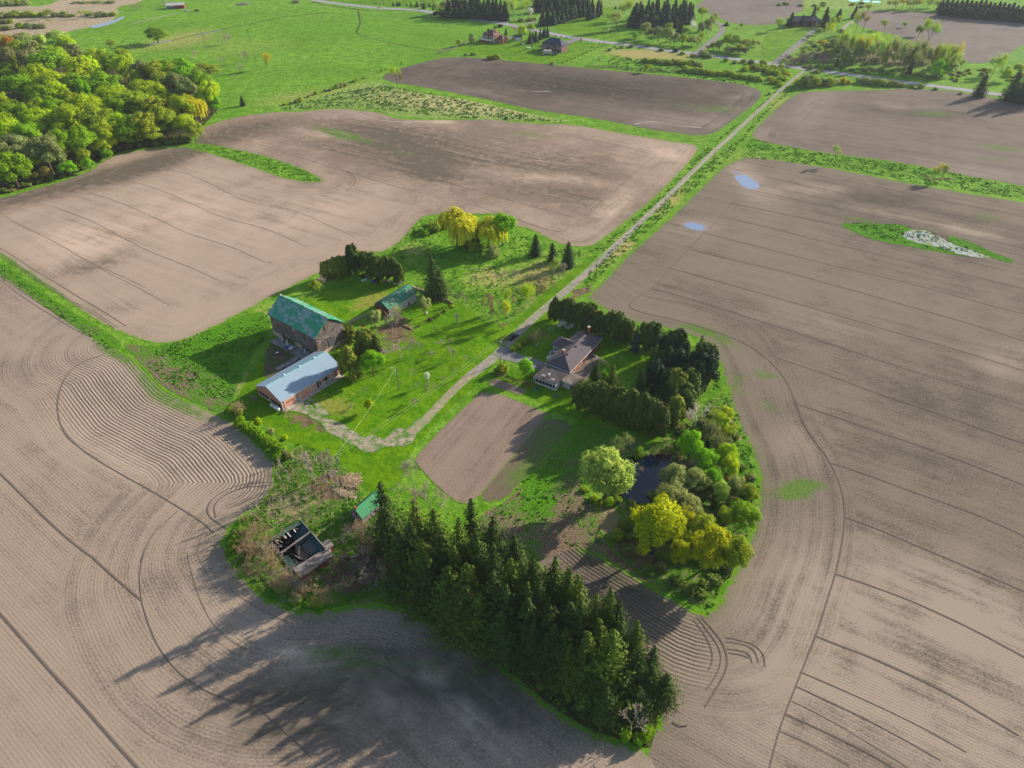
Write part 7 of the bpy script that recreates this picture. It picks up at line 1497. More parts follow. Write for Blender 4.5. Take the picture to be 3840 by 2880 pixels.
B('door', [(.18, .25, 1.0, 3.6, 0, 2.7)], M['redboard'], sb); B('door', [(.18, .25, 4.3, 7.2, 0, 2.7)], M['redboard'], sb)
B('side_door', [(10.4, 11.0, .22, .3, 0, 1.6)], M['black'], sb); B('corner_trim', [(.1, .3, .15, .3, 0, 3.4)], M['white'], sb)
# stone walls, well cap, fence rails
def wall_run(name, label, cat, pts, w, h, mat, group=None):
    m_ = MB()
    for i in range(len(pts)-1):
        a = Vector(pts[i]); b = Vector(pts[i+1]); n = int((b-a).length/.8)+1
        for k in range(n):
            p = a.lerp(b, (k+.5)/n); q = (b-a).normalized(); nn = Vector((-q.y, q.x)); hh = h*random.uniform(.7, 1.15); ww = w*random.uniform(.8, 1.15); s = (b-a).length/n*.56
            c_ = [p-q*s-nn*ww/2, p+q*s-nn*ww/2, p+q*s*.9+nn*ww/2, p-q*s*.95+nn*ww/2]; m_.prism([(v.x, v.y) for v in c_], 0, hh)
    o = m_.build(name, mat); tag(o, label, cat, group); return o
wall_run('stone_wall', 'low reddish stone wall behind the small barn', 'wall', [CQ.G(*p) for p in [(1280, 480), (1400, 520), (1500, 560), (1620, 620)]], .5, .7, M['stone'])
wall_run('stone_wall', 'low pale stone wall right of the tall ragged spruce', 'wall', [CQ.G(*p) for p in [(1920, 715), (2050, 780), (2130, 810), (2200, 870)]], .5, .7, M['stone'])
wall_run('stone_wall', 'low dark wall fragment on the orchard lawn', 'wall', [CQ.G(*p) for p in [(1060, 1360), (1150, 1400), (1280, 1450)]], .4, .5, M['wood'])
wall_run('stone_wall', 'low wall between the two barns in shadow', 'wall', [CB.G(*p) for p in [(1160, 1150), (1250, 1100), (1320, 1075)]], .5, .8, M['stone'])
hp = [CQ.G(*p) for p in [(1420, 1380), (1560, 1310), (1680, 1230), (1830, 1180), (1930, 1080), (2080, 1010), (2180, 930)]]
for i, (x, y) in enumerate(resample(hp, 1.5, False)): tree('bramble' if i % 2 else 'shrub', x, y, random.uniform(.8, 1.5), random.uniform(1.5, 2.2), random.choice(['olive', 'brown', 'green']), 'small bush in the low hedge row between orchard and small barn', 'low hedge bushes by the small barn')
X, Y = CQ.G(1590, 1090); e = empty('well_cap', (X, Y)); tag(e, 'small white cylinder standing on the grass right of the small barn', 'well cap')
v = MB(); v.tube((0, 0, 0), (0, 0, .7), .32, .32, 12); v.build('casing', M['white'], e); v = MB(); v.tube((0, 0, .7), (0, 0, .85), .36, .2, 12); v.build('lid', M['metal'], e)
X, Y = CQ.G(135, 1440); e = empty('red_implement', (X, Y), R(20)); tag(e, 'bright red machine part poking up beside the cedars', 'machine part'); e.location.z = 0
v = MB(); v.bar((0, 0, 0), (0, 0, 1.5), .12); v.build('post', M['red'], e); v = MB(); v.bar((-.7, 0, 1.5), (.8, .1, 1.7), .35, .3); v.bar((-.1, -.5, 1.5), (.1, .6, 1.9), .35, .3); v.bar((.3, 0, 1.5), (.4, .1, .8), .3); v.build('arm', M['red'], e)
# scrap pile by the hedge
X0, Y0 = CQ.G(300, 280)
def pile(): 
    items = [('tarp', 'crumpled white tarp sheet at the front of the scrap pile', 'tarp', 'white', (165, 310), 2.4, 1.3, .4), ('oil_drum', 'rust-red drum at the right end of the scrap pile', 'drum', 'redboard', (480, 370), .8, .8, 1.0), ('machine_scrap', 'black machine scrap behind the white tarp', 'scrap', 'black', (150, 230), 2.2, 1.4, .9),
             ('machine_scrap', 'black scrap heap between metal sheets and red drum', 'scrap', 'black', (390, 320), 2.2, 1.5, .8), ('machine_scrap', 'dark scrap at the right end under the cedars', 'scrap', 'black', (520, 300), 1.6, 1.4, 1.1), ('blue_bin', 'dark blue bin in the scrap pile', 'bin', 'blue', (350, 355), .8, .8, .6)]
    for nm, lb, ct, mt, pp, w, l, h in items:
        X, Y = CQ.G(*pp); e = empty(nm, (X, Y), R(40)); tag(e, lb, ct)
        if nm == 'oil_drum':
            v = MB(); v.tube((0, 0, 0), (0, 0, h), w/2, w/2, 14); v.build('body', M[mt], e); v = MB(); v.tube((0, 0, h), (0, 0, h+.05), w/2+.02, w/2, 14); v.build('lid', M['redboard'], e)
        else:
            v = MB()
            for i in range(7):
                a = Vector((random.uniform(-w/2, w/2), random.uniform(-l/2, l/2), 0)); v.bar(a+Vector((-.4, 0, h*.3)), a+Vector((.4, random.uniform(-.3, .3), h*random.uniform(.4, .9))), random.uniform(.3, .6), random.uniform(.15, h*.6))
            v.box(-w*.4, w*.4, -l*.4, l*.4, 0, h*.45); v.build('body', M[mt], e)
            v = MB(); v.bar((-w*.3, 0, h*.5), (w*.35, .2, h*.95), .12); v.build('bar', M['metal'], e)
    for i, pp in enumerate([(270, 200), (300, 220), (330, 235), (280, 250), (350, 260)]):
        X, Y = CQ.G(*pp); e = empty('metal_sheets', (X, Y), R(52)); tag(e, ['topmost', 'second', 'third', 'fourth', 'lowest'][i]+' of the stacked grey metal sheets in the scrap pile', 'metal sheets')
        B('sheet', [(-1.7, 1.7, -.25, .25, .5+.1*i, .62+.1*i)], M['metal'], e); B('support', [(-1.3, -1.1, -.25, .25, 0, .5+.1*i), (1.1, 1.3, -.25, .25, 0, .5+.1*i)], M['wood'], e)
pile()
for i, pp in enumerate([(660, 330), (740, 370), (880, 390), (960, 420), (1030, 360)]):
    X, Y = CQ.G(*pp); thing_box('junk_crate', 'crate', ['dull crate under the cedars right of the scrap pile', 'grey crate second from the scrap pile', 'pale crate below the cedar hedge', 'pale box nearest the small barn roof', 'cream box among the cedars near the small barn'][i], X, Y, 1.3, .9, .7, M[['wood', 'metal', 'white', 'metal', 'wood'][i]], .7, extra=M['planks'])

# ---- farmhouse
ho = empty('farmhouse', (10.85, 191.5), R(-32.6)); tag(ho, 'long bungalow farmhouse with brown hip roof and red brick walls', 'house')
m_ = MB(); m_.box(.6, 9.2, .6, 23.1, 0, 3.1); m_.build('wall', M['brick'], ho)
rf = hip_roof(ho, 0, 9.8, 0, 23.7, 3.3, 5.6, M['shingle'], 4.9)
B('fascia', [(-.04, 0, -.02, 23.72, 3.08, 3.27), (9.8, 9.84, -.02, 23.72, 3.08, 3.27), (0, 9.8, -.05, -.003, 3.08, 3.27), (0, 9.8, 23.703, 23.75, 3.08, 3.27)], M['white'], ho)
# wing
m_ = MB(); m_.box(-3.0, .6, 11.1, 16.2, 0, 3.0); m_.build('wing_wall', M['white'], ho)
m_ = MB(); y0, y1, ym = 10.5, 16.8, 13.65
m_.add([(-3.7, y0, 3.32), (-3.7, y1, 3.32), (-.7, ym, 5.3), (4.4, ym, 5.3), (.05, y0, 3.32), (.05, y1, 3.32), (-3.7, y0, 3.12), (-3.7, y1, 3.12), (.05, y0, 3.12), (.05, y1, 3.12)], [(0, 4, 3, 2), (1, 0, 2), (5, 1, 2, 3), (0, 6, 8, 4), (1, 7, 6, 0), (5, 9, 7, 1), (6, 7, 9, 8)]); m_.build('wing_roof', M['shingle'], ho)
window(ho, 'y', 11.08, -2.6, -1.9, .9, 2.4, -1); window(ho, 'y', 11.08, -1.6, -.2, .9, 2.4, -1)
for (x, y, z0, h, s) in [(3.5, 6.7, 4.6, 1.4, .42), (4.6, 22.6, 3.4, 3.4, .42)]:
    c_ = B('chimney', [(x-s, x+s, y-s, y+s, z0, z0+h)], M['brick'], ho); B('chimney_cap', [(x-s-.06, x+s+.06, y-s-.06, y+s+.06, z0+h, z0+h+.12)], M['concrete'], c_)
for (x, y, z) in [(4.6, 4.6, 5.3), (5.4, 5.6, 5.5), (5.6, 11.4, 5.4), (4.0, 18.0, 5.3), (-.8, 14.6, 4.8), (.5, 12.4, 4.6)]:
    v = MB(); v.box(x-.22, x+.22, y-.22, y+.22, z-.2, z+.25); v.build('roof_vent', M['black'], ho)
for (x, y, z) in [(7.8, 12.5, 4.2), (7.6, 16.8, 4.2)]: v = MB(); v.tube((x, y, z-.1), (x, y, z+1.1), .06, .06, 6); v.build('vent_pipe', M['metal'], ho)
for y0, w_ in ((3.2, 1.2), (7.2, 1.4), (13.0, 1.4), (19.5, 1.6)): window(ho, 'x', 9.2, y0, y0+w_, 1.0, 2.4, 1)
B('door', [(9.17, 9.3, 10.5, 11.5, .6, 2.7)], M['black'], ho); B('door', [(9.17, 9.3, 16.6, 17.5, .4, 2.6)], M['black'], ho)
for y0 in (2.0, 5.2, 8.2, 19.0): window(ho, 'x', .6, y0, y0+1.3, 1.0, 2.4, -1)
# sun porch
pr = MB(); pr.quad((1.0, -.02, 3.0), (.3, -7.6, 2.75), (8.9, -7.6, 2.75), (9.3, -.02, 3.0), -.12); pr.build('porch_roof', M['porchroof'], ho)
B('porch_wall', [(.8, 8.6, -7.25, -7.1, 0, .5), (8.45, 8.6, -7.1, -.1, 0, 2.6), (.8, .95, -7.1, -.1, 0, .6)], M['white'], ho)
B('porch_floor', [(.95, 8.45, -7.1, .5, .05, .2)], M['deck'], ho)
for i in range(7):
    x = .85+i*1.28; B('porch_post', [(x-.08, x+.08, -7.27, -7.08, .5, 2.68)], M['white'], ho)
for i in range(6):
    x = .85+i*1.28; B('porch_window', [(x+.1, x+1.18, -7.2, -7.14, .52, 2.6)], M['glass'], ho)
B('porch_window', [(.84, .9, -7.0, -3.8, .62, 2.6)], M['glass'], ho); B('porch_window', [(.84, .9, -3.6, -.3, .62, 2.6)], M['glass'], ho)
B('gutter', [(.25, 8.95, -7.75, -7.6, 2.5, 2.66)], M['white'], ho)
for a, b in (((.35, -7.68, 2.55), (.35, -7.5, .3)), ((8.9, -7.68, 2.55), (8.1, -7.9, .9))): v = MB(); v.tube(a, b, .06, .06, 6); v.build('downpipe', M['white'], ho)
for (x, y) in [(2.9, -5.4), (6.6, -5.6)]:
    zz = 2.99+(y)*.033
    k = B('skylight', [(x-.75, x+.75, y-.5, y+.5, zz-.05, zz+.12)], M['white'], ho); B('pane', [(x-.6, x-.05, y-.38, y+.38, zz+.1, zz+.15), (x+.05, x+.6, y-.38, y+.38, zz+.1, zz+.15)], M['metal'], k)
v = MB(); v.tube((4.8, -5.0, 2.75), (4.8, -5.0, 3.7), .13, .13, 10); v.tube((4.8, -5.0, 3.7), (4.8, -5.0, 3.95), .3, .3, 10); v.build('roof_fan', M['white'], ho)
# lean-to
pr = MB(); pr.quad((9.1, .8, 2.95), (9.15, -4.7, 2.7), (14.4, -4.7, 2.45), (14.3, .8, 2.6), -.1); pr.build('lean_to_roof', M['deck'], ho)
B('lean_to_wall', [(9.4, 13.9, -4.3, -4.2, 0, 2.5), (9.4, 9.5, -4.2, .5, 0, 2.5)], M['panel'], ho)
B('lean_to_door', [(12.4, 13.2, -4.36, -4.31, 0, 2.0)], M['black'], ho)
for i in range(6): B('lean_to_post', [(13.8, 13.95, -4.2+i*.95, -4.05+i*.95, 0, 2.4)], M['white'], ho)
B('deck', [(9.25, 14.3, 1.2, 15.8, .4, .6)], M['deck'], ho)
B('deck_skirt', [(14.2, 14.3, 1.3, 15.7, 0, .4), (9.3, 14.2, 15.6, 15.7, 0, .4)], M['wood'], ho)
B('deck_rail', [(9.9, 14.2, 1.25, 1.33, .6, 1.5), (14.22, 14.3, 1.3, 6.5, 1.4, 1.5)], M['planks'], ho)
v = MB(); v.bar((9.6, 15.9, 1.4), (17.0, 13.8, 1.4), .14, .1)
for i in range(8): t = i/7; v.bar((9.6+7.4*t, 15.9-2.1*t, 0), (9.6+7.4*t, 15.9-2.1*t, 1.4), .1)
o = v.build('white_rail_fence', M['white']); o.location = ho.location; o.rotation_euler = ho.rotation_euler; tag(o, 'white rail fence running out from the farmhouse deck', 'fence')
def barrel(px, py, crop, lb, mt='blue'):
    X, Y = crop.G(px, py); e = empty('barrel', (X, Y)); tag(e, lb, 'barrel')
    v = MB(); v.tube((0, 0, 0), (0, 0, .35), .3, .36, 14, False); v.tube((0, 0, .35), (0, 0, .65), .36, .36, 14, False); v.tube((0, 0, .65), (0, 0, 1.0), .36, .3, 14); v.build('body', M[mt], e); v = MB(); v.tube((0, 0, 1.0), (0, 0, 1.05), .28, .28, 14); v.build('lid', M['black'], e)
barrel(585, 375, CE, 'blue barrel under the left corner of the sun porch'); barrel(752, 430, CE, 'blue barrel under the right downpipe of the sun porch'); barrel(888, 400, CE, 'white drum outside the lean-to door of the farmhouse', 'white')
v = MB(); v.bar((9.0, -5.0, 0), (9.15, -4.4, 2.6), .08); v.bar((9.5, -5.0, 0), (9.6, -4.4, 2.6), .08)
for i in range(6): v.bar((9.05, -4.95+.09*i, .3+.38*i), (9.55, -4.95+.09*i, .3+.38*i), .05)
o = v.build('ladder', M['metal']); o.location = ho.location; o.rotation_euler = ho.rotation_euler; tag(o, 'grey ladder leaning between sun porch and lean-to', 'ladder')
X, Y = CU.G(530, 770); e = empty('garden_bench', (X, Y), R(50)); tag(e, 'white garden furniture by the left wall of the farmhouse', 'bench')
B('seat', [(-.8, .8, -.25, .25, .4, .46)], M['white'], e); B('backrest', [(-.8, .8, .22, .28, .46, .95)], M['white'], e)
for x in (-.7, .7): B('leg', [(x-.05, x+.05, -.25, .25, 0, .4)], M['white'], e)
X, Y = CU.G(480, 850); e = empty('stone_step', (X, Y), R(50)); tag(e, 'pale flat board lying beside the left wall of the farmhouse', 'board'); B('slab', [(-1.2, 1.2, -.4, .4, 0, .15)], M['white'], e)
X, Y = CU.G(520, 290); e = empty('garden_arch', (X, Y), R(20)); tag(e, 'white curved swing frame on the lawn left of the farmhouse', 'garden arch')
for x in (-.8, .8):
    v = MB(); pts = [(x, -.6, 0), (x, -.55, 1.2), (x, -.2, 1.9), (x, .3, 2.0), (x, .6, 1.6)]
    for a, b in zip(pts[:-1], pts[1:]): v.tube(a, b, .05, .05, 6)
    v.build('frame', M['white'], e)
v = MB(); v.bar((-.8, .3, 2.0), (.8, .3, 2.0), .05); v.build('crossbar', M['white'], e)
X, Y = CU.G(1705, 380); e = empty('satellite_dish', (X, Y)); tag(e, 'pale satellite dish on a pole behind the farmhouse', 'dish')
v = MB(); v.tube((0, 0, 0), (0, 0, 3.6), .06, .06, 6); v.build('mast', M['metal'], e); v = MB(); v.tube((0, 0, 3.6), (-.35, -.4, 3.95), .3, 1.0, 16, False); v.tube((0.02, 0.02, 3.58), (0, 0, 3.6), .28, .3, 16); v.build('dish', M['metal'], e)
for i, (px, py, lb) in enumerate([(192, 585, 'small white ball on the lawn left of the farmhouse'), (1968, 875, 'small white ball on the lawn right of the deck')]):
    X, Y = CU.G(px, py); bpy_m = MB()
    for k in range(6):
        a0 = -math.pi/2+math.pi*k/6; a1 = a0+math.pi/6; bpy_m.tube((0, 0, .25+.25*math.sin(a0)), (0, 0, .25+.25*math.sin(a1)), max(.01, .25*math.cos(a0)), max(.01, .25*math.cos(a1)), 12, False)
    o = bpy_m.build('white_ball', M['white']); o.location = (X, Y, 0); tag(o, lb, 'ball')

# ---- ruined barn
ru = empty('ruined_barn', (-61, 117), R(-47.5)); tag(ru, 'collapsed roofless barn with dark interior and red plank annex', 'ruin')
mb = MB(); L, W = 12.2, 8.6
for i in range(24):
    y = i*W/24; mb.box(0, .14, y, y+W/24*.92, 0, random.uniform(1.6, 3.1))
for i in range(32):
    x = .2+i*(L-.2)/32; mb.box(x, x+L/32*.95, W-.16, W, 0, random.uniform(2.9, 3.3))
for i in range(22):
    y = i*(W-.2)/22; mb.box(L-.16, L, y, y+W/22*.9, 0, random.uniform(1.8, 2.9))
mb.build('wall', M['rot'], ru)
mb = MB()
for i in range(26):
    x = .3+i*.46; mb.bar((x, .1+random.uniform(-.15, .1), 0), (x+random.uniform(-.15, .15), .15+random.uniform(-.7, .2), random.uniform(2.2, 3.1)), .38, .06)
mb.build('wall', M['planks'], ru)
mb = MB(); mb.quad((.1, 4.8, 1.1), (5.4, 4.6, .9), (5.5, 8.65, 3.35), (-.1, 8.65, 3.4), .08); mb.quad((5.9, 5.4, 1.3), (12.1, 5.8, 1.4), (12.3, 8.65, 3.3), (5.8, 8.65, 3.35), .08); mb.build('sagging_roof', M['tealroof'], ru)
mb = MB(); mb.quad((-1.0, .5, 2.1), (.9, .3, 3.1), (1.2, 8.2, 3.6), (-1.1, 8.3, 2.4), .08); mb.build('roof_edge', M['mossroof'], ru)
mb = MB(); mb.quad((6.3, -.6, 2.4), (11.9, -.8, 2.4), (11.5, 1.2, 2.9), (7.4, .9, 2.9), .08); mb.build('roof_edge', M['mossroof'], ru)
mb = MB(); mb.bar((6.0, -.1, 3.2), (5.2, 8.7, 3.5), .34, .3); mb.build('beam', M['planks'], ru)
mb = MB(); mb.bar((5.6, 8.75, 3.45), (12.3, 8.75, 3.4), .22, .16); mb.bar((-.1, 8.75, 3.45), (5.5, 8.75, 3.5), .12); mb.build('ridge_trim', M['planks'], ru)
for i in range(34):
    mb = MB(); a = Vector((random.uniform(.6, 11.6), random.uniform(.6, 6.5), random.uniform(.1, 1.2))); dr = Vector((random.uniform(-1, 1), random.uniform(-1, 1), random.uniform(-.2, .5))).normalized()*random.uniform(1.2, 3.4)
    mb.bar(a, a+dr, random.uniform(.12, .4), .07); mb.build('fallen_plank', M[['rot', 'planks', 'rot', 'darkboard'][i % 4]], ru)
mb = MB(); mb.box(.2, L-.2, .2, W-.2, .02, .3); mb.build('rubble_floor', M['rubber'], ru)
for i in range(9):
    mb = MB(); x = 6.4+i*.5; mb.bar((x, 3.2, 1.6), (x+.1, 7.2, 2.4), .12); mb.build('rafter', M['planks'], ru)
for i in range(12):
    mb = MB(); y = random.uniform(.2, 8); mb.bar((random.uniform(-.3, 1), y, 2.8), (random.uniform(1.2, 3.2), y+random.uniform(-1, 1), random.uniform(2.4, 3.6)), .22, .06); mb.build('broken_board', M[['planks', 'white', 'wood'][i % 3]], ru)
mb = MB(); mb.box(L+.05, L+2.2, .2, .4, 0, 1.8); mb.box(L+2.0, L+2.2, .4, 3.6, 0, 1.7); mb.box(L+2.0, L+2.2, 5.2, 9.0, 0, 1.7); mb.box(L+.05, L+2.0, 8.8, 9.0, 0, 2.0); mb.build('annex_wall', M['redboard'], ru)
mb = MB(); mb.quad((L-.3, -.2, 2.9), (L+2.6, .1, 1.8), (L+2.6, 5.0, 1.9), (L-.3, 4.9, 2.9), .08); mb.quad((L-.3, 4.95, 2.88), (L+2.5, 5.1, 1.95), (L+2.4, 9.2, 2.1), (L-.4, 9.3, 2.8), .08); mb.build('annex_roof', M['planks'], ru)
mb = MB(); mb.box(9.2, 11.6, 9.2, 11.0, 0, 1.9); mb.build('porch_wall', M['redboard'], ru); gable_roof(ru, 9.0, 11.8, 8.9, 11.2, 1.9, 2.7, M['planks'], 'y', .08, 'porch_roof'); B('porch_opening', [(11.58, 11.64, 9.5, 10.2, .1, 1.6)], M['white'], ru)
# ---- green-roofed small shed
gs_ = empty('garden_shed', (-42.6, 126.4), R(-35)); tag(gs_, 'small old shed with green metal roof beside the spruces', 'shed')
gable_walls(gs_, .3, 4.2, .3, 7.7, 0, 2.5, 4.75, M['planks']); gable_roof(gs_, -.1, 4.6, 0, 8.2, 2.6, 5.0, M['greenroof2'], t=.08)
c_ = B('chimney', [(2.0, 2.5, .15, .6, 2.5, 5.6)], M['redboard'], gs_); B('cap', [(1.95, 2.55, .1, .65, 5.6, 5.7)], M['brick'], c_); window(gs_, 'y', .3, .8, 1.6, 1.1, 2.0, -1); B('door', [(2.7, 3.5, .22, .31, 0, 2.0)], M['darkboard'], gs_)
# ---- tiny shelter at the belt tip, blue item, brush piles
X, Y = CH.G(1560, 1200); e = empty('hunting_hut', (X, Y), R(70)); tag(e, 'small grey-roofed shelter under the conifers at the belt tip', 'hut')
B('wall', [(-1.1, 1.1, -1.4, 1.4, 0, 1.8)], M['panel'], e); gable_roof(e, -1.4, 1.4, -1.7, 1.7, 1.8, 2.5, M['slate'], 'y', .08); B('tarp', [(-1.0, 1.0, -2.0, -1.75, .2, 1.2)], M['white'], e)
X, Y = CF.G(1622, 800); thing_box('blue_crate', 'crate', 'blue crate half hidden among the upper belt spruces', X, Y, 1.2, 1.0, .8, M['blue'], .3)
def brush(label, pts, h, n, mats, parent=None):
    m1 = MB(); A = np.array(pts); cx, cy = A.mean(0); x0, y0 = A.min(0); x1, y1 = A.max(0)
    k = 0
    while k < n:
        x = random.uniform(x0, x1); y = random.uniform(y0, y1)
        if not inside(np.array([x]), np.array([y]), pts)[0]: continue
        k += 1; z = random.uniform(.05, h); a = random.uniform(0, 6.28); l = random.uniform(.5, 1.5)
        m1.bar((x-math.cos(a)*l/2, y-math.sin(a)*l/2, z*random.uniform(.3, 1)), (x+math.cos(a)*l/2, y+math.sin(a)*l/2, z), random.uniform(.05, .16), .05)
    m1.prism([(cx+(a-cx)*.8, cy+(b-cy)*.8) for a, b in pts], .03, h*.25)
    o = m1.build('brush_pile', mats); tag(o, label, 'brush pile')
M['straw'] = plain('straw_brush', lin(186, 164, 132), .95, .05, .4, 1.5)
brush('tan brush pile on the lawn edge right of the lower power pole', [CF.G(*p) for p in [(1110, 230), (1160, 180), (1250, 178), (1300, 200), (1280, 260), (1230, 310), (1150, 300), (1120, 270)]], .8, 260, M['straw'])
brush('pale weathered board pile left of the lower power pole', [CF.G(*p) for p in [(1005, 180), (1045, 150), (1062, 165), (1040, 205), (1010, 215)]], .8, 60, M['planks'])
brush('low brush heap above the green-roofed shed', [CF.G(*p) for p in [(1060, 300), (1130, 310), (1220, 350), (1240, 400), (1120, 380), (1050, 340)]], .5, 120, M['straw'])

# ---- utility poles
def pole(crop, bx, by, h, label, arm=True, trans=False, rz=0, lamp=False, mat='polewood'):
    X, Y = crop.G(bx, by) if crop else gs(bx, by)
    e = empty('utility_pole', (X, Y), rz); tag(e, label, 'utility pole', None)
    v = MB(); v.tube((0, 0, 0), (0, 0, h), .17, .11, 8); v.build('mast', M[mat], e)
    if arm:
        B('crossarm', [(-1.1, 1.1, -.06, .06, h-.7, h-.55)], M['polewood'], e)
        for x in (-1.0, 1.0): v = MB(); v.tube((x, 0, h-.55), (x, 0, h-.35), .06, .04, 6); v.build('insulator', M['white'], e)
    if trans: v = MB(); v.tube((.35, 0, h-2.2), (.35, 0, h-1.3), .26, .26, 12); v.build('transformer', M['metal'], e)
    if lamp: v = MB(); v.bar((0, 0, h-.4), (-1.3, -.2, h-.2), .07); v.build('arm', M['metal'], e); v = MB(); v.bar((-1.2, -.2, h-.25), (-1.7, -.3, h-.3), .3, .16); v.build('lamp_head', M['white'], e)
    return Vector((X, Y, h))
P2 = pole(CC, 270, 1478, 10.2, 'power pole with transformer where driveway meets the lane', True, True, R(30), mat='metal')
P1 = pole(CD, 1606, 370, 9.2, 'wooden pole with a lamp arm on the orchard lawn', False, False, 0, True)
P3 = pole(CD, 1110, 1190, 11.3, 'pale power pole with transformer in the thicket', True, True, R(40), mat='metal')
P4 = pole(CC, 1093, 730, 8.8, 'bare power pole right of the lane beside the tan brush', False)
P5 = pole(CC, 1678, 195, 9, 'bare power pole right of the lane between the large fields', False)
P6 = pole(C1920, 1735, 1430, 9.2, 'bare power pole right of the lane near the field corner', False)
P7 = pole(C1920, 2070, 1105, 10, 'bare power pole right of the lane farthest up', False)
PF = [(C1920, 790, 375, 9.5, 'left pole of the pair at the far road bend'), (C1920, 852, 330, 11, 'tall pole beyond the far road facing the lawn'), (C1920, 1360, 430, 11, 'left pole of the pair near the side road'), (C1920, 1393, 405, 12, 'right pole of the pair near the side road'), (C2880, 365, 592, 10, 'roadside pole left of the aspen grove'), (C2880, 408, 520, 11, 'pole standing in the purple thicket'),
      (C960, 1928, 150, 19, 'tall pale pole before the dark spruce stand'), (C960, 1420, 98, 12, 'pale pole at the far road bend'), (C960, 1083, 66, 12, 'pole beside the far road above the pasture'), (C960, 770, 58, 12, 'leftmost pole along the far road'), (C1920, 258, 225, 13, 'pole in front of the spruce row'), (C1920, 203, 250, 9, 'shorter pole left of the spruce row pole')]
pts_far = [pole(c, x, y, h, lb, False, mat='metal' if i > 5 else 'polewood') for i, (c, x, y, h, lb) in enumerate(PF)]
M['wire'] = plain('wire', lin(190, 200, 150), .5, .3, .05)
def wire(a, b, sag, label, r=.016, group=None):
    v = MB(); n = 12; prev = None
    for i in range(n+1):
        t = i/n; p = a.lerp(b, t); p = Vector((p.x, p.y, p.z-sag*4*t*(1-t)))
        if prev is not None: v.tube(prev, p, r, r, 4, False)
        prev = p
    o = v.build('overhead_wire', M['wire']); tag(o, label, 'wire', group)
up = lambda p, dz, dx=0, dy=0: Vector((p.x+dx, p.y+dy, p.z+dz))
wire(up(P3, -.4, -.8), up(P2, -.4, -.8), 1.2, 'left wire of the pair crossing the orchard to the driveway pole'); wire(up(P3, -.4, .8, .5), up(P2, -.4, .8, .5), 1.4, 'right wire of the pair crossing the orchard to the driveway pole')
wire(up(P3, -.1), up(P1, -.2), .8, 'wire from the thicket pole to the lamp pole')
wire(up(P2, -.4, .5), up(P4, -.2), 1.0, 'wire from the driveway pole to the next lane pole'); wire(up(P4, -.2), up(P5, -.2), 1.2, 'wire along the lane between the large fields'); wire(up(P5, -.2), up(P6, -.2), 1.2, 'wire along the lane toward the field corner'); wire(up(P6, -.2), up(P7, -.2), 1.2, 'wire along the farthest part of the lane')
wire(up(pts_far[0], -.3), up(pts_far[1], -.3), 2, 'sagging wire across the far road bend', .05); wire(up(pts_far[2], -.3), up(pts_far[3], -.3), 1, 'wire between the two poles near the side road', .05); wire(up(pts_far[10], -.3), up(pts_far[11], -.3), 1, 'short wire in front of the spruce row', .05)

# ---- dark SUV on the lane
def car(x, y, rz, paint, label, L=4.5, W=1.85, H=1.65):
    e = empty('parked_car', (x, y), rz); tag(e, label, 'car')
    pr = [(-L/2, .35), (-L/2, .85), (-L/2+.15, 1.0), (-L/2+.75, 1.05), (L/2-1.25, 1.02), (L/2-.25, .88), (L/2, .7), (L/2, .35)]
    m_ = MB(); n = len(pr)
    m_.add([(a, -W/2, z) for a, z in pr]+[(a, W/2, z) for a, z in pr], [tuple(range(n)), tuple(range(2*n-1, n-1, -1))]+[(i, n+i, n+(i+1) % n, (i+1) % n) for i in range(n)]); m_.build('body', paint, e, bevel=.06)
    cb = MB(); a0, a1, b0, b1 = -L/2+.1, L/2-1.2, -L/2+.45, L/2-1.95; w1 = W/2-.06; w2 = W/2-.28
    cb.add([(a0, -w1, 1.0), (a1, -w1, 1.0), (a1, w1, 1.0), (a0, w1, 1.0), (b0, -w2, H), (b1, -w2, H), (b1, w2, H), (b0, w2, H)], [(0, 1, 5, 4), (1, 2, 6, 5), (2, 3, 7, 6), (3, 0, 4, 7)]); cb.build('windows', M['glass'], e)
    rf = MB(); rf.box(b0-.04, b1+.04, -w2-.03, w2+.03, H-.02, H+.05); rf.build('roof', paint, e, bevel=.03)
    for sx in (-L/2+.85, L/2-.9):
        for sy in (-1, 1):
            w_ = MB(); w_.tube((sx, sy*(W/2-.2), .34), (sx, sy*(W/2+.02), .34), .34, .34, 16); o = w_.build('wheel', M['rubber'], e); r_ = MB(); r_.tube((sx, sy*(W/2+.01), .34), (sx, sy*(W/2+.04), .34), .2, .18, 12); r_.build('rim', M['metal'], o)
    for sy in (-.62, .62): B('headlight', [(L/2-.06, L/2+.03, sy-.2, sy+.2, .62, .78)], M['white'], e); B('tail_light', [(-L/2-.03, -L/2+.05, sy-.16, sy+.16, .7, .92)], M['red'], e)
    return e
cp_ = plain('car_paint_black', lin(22, 24, 30), .25, .6, .1, 1, .3)
car(.3, 211.0, R(50), cp_, 'black SUV parked on the lane above the driveway')
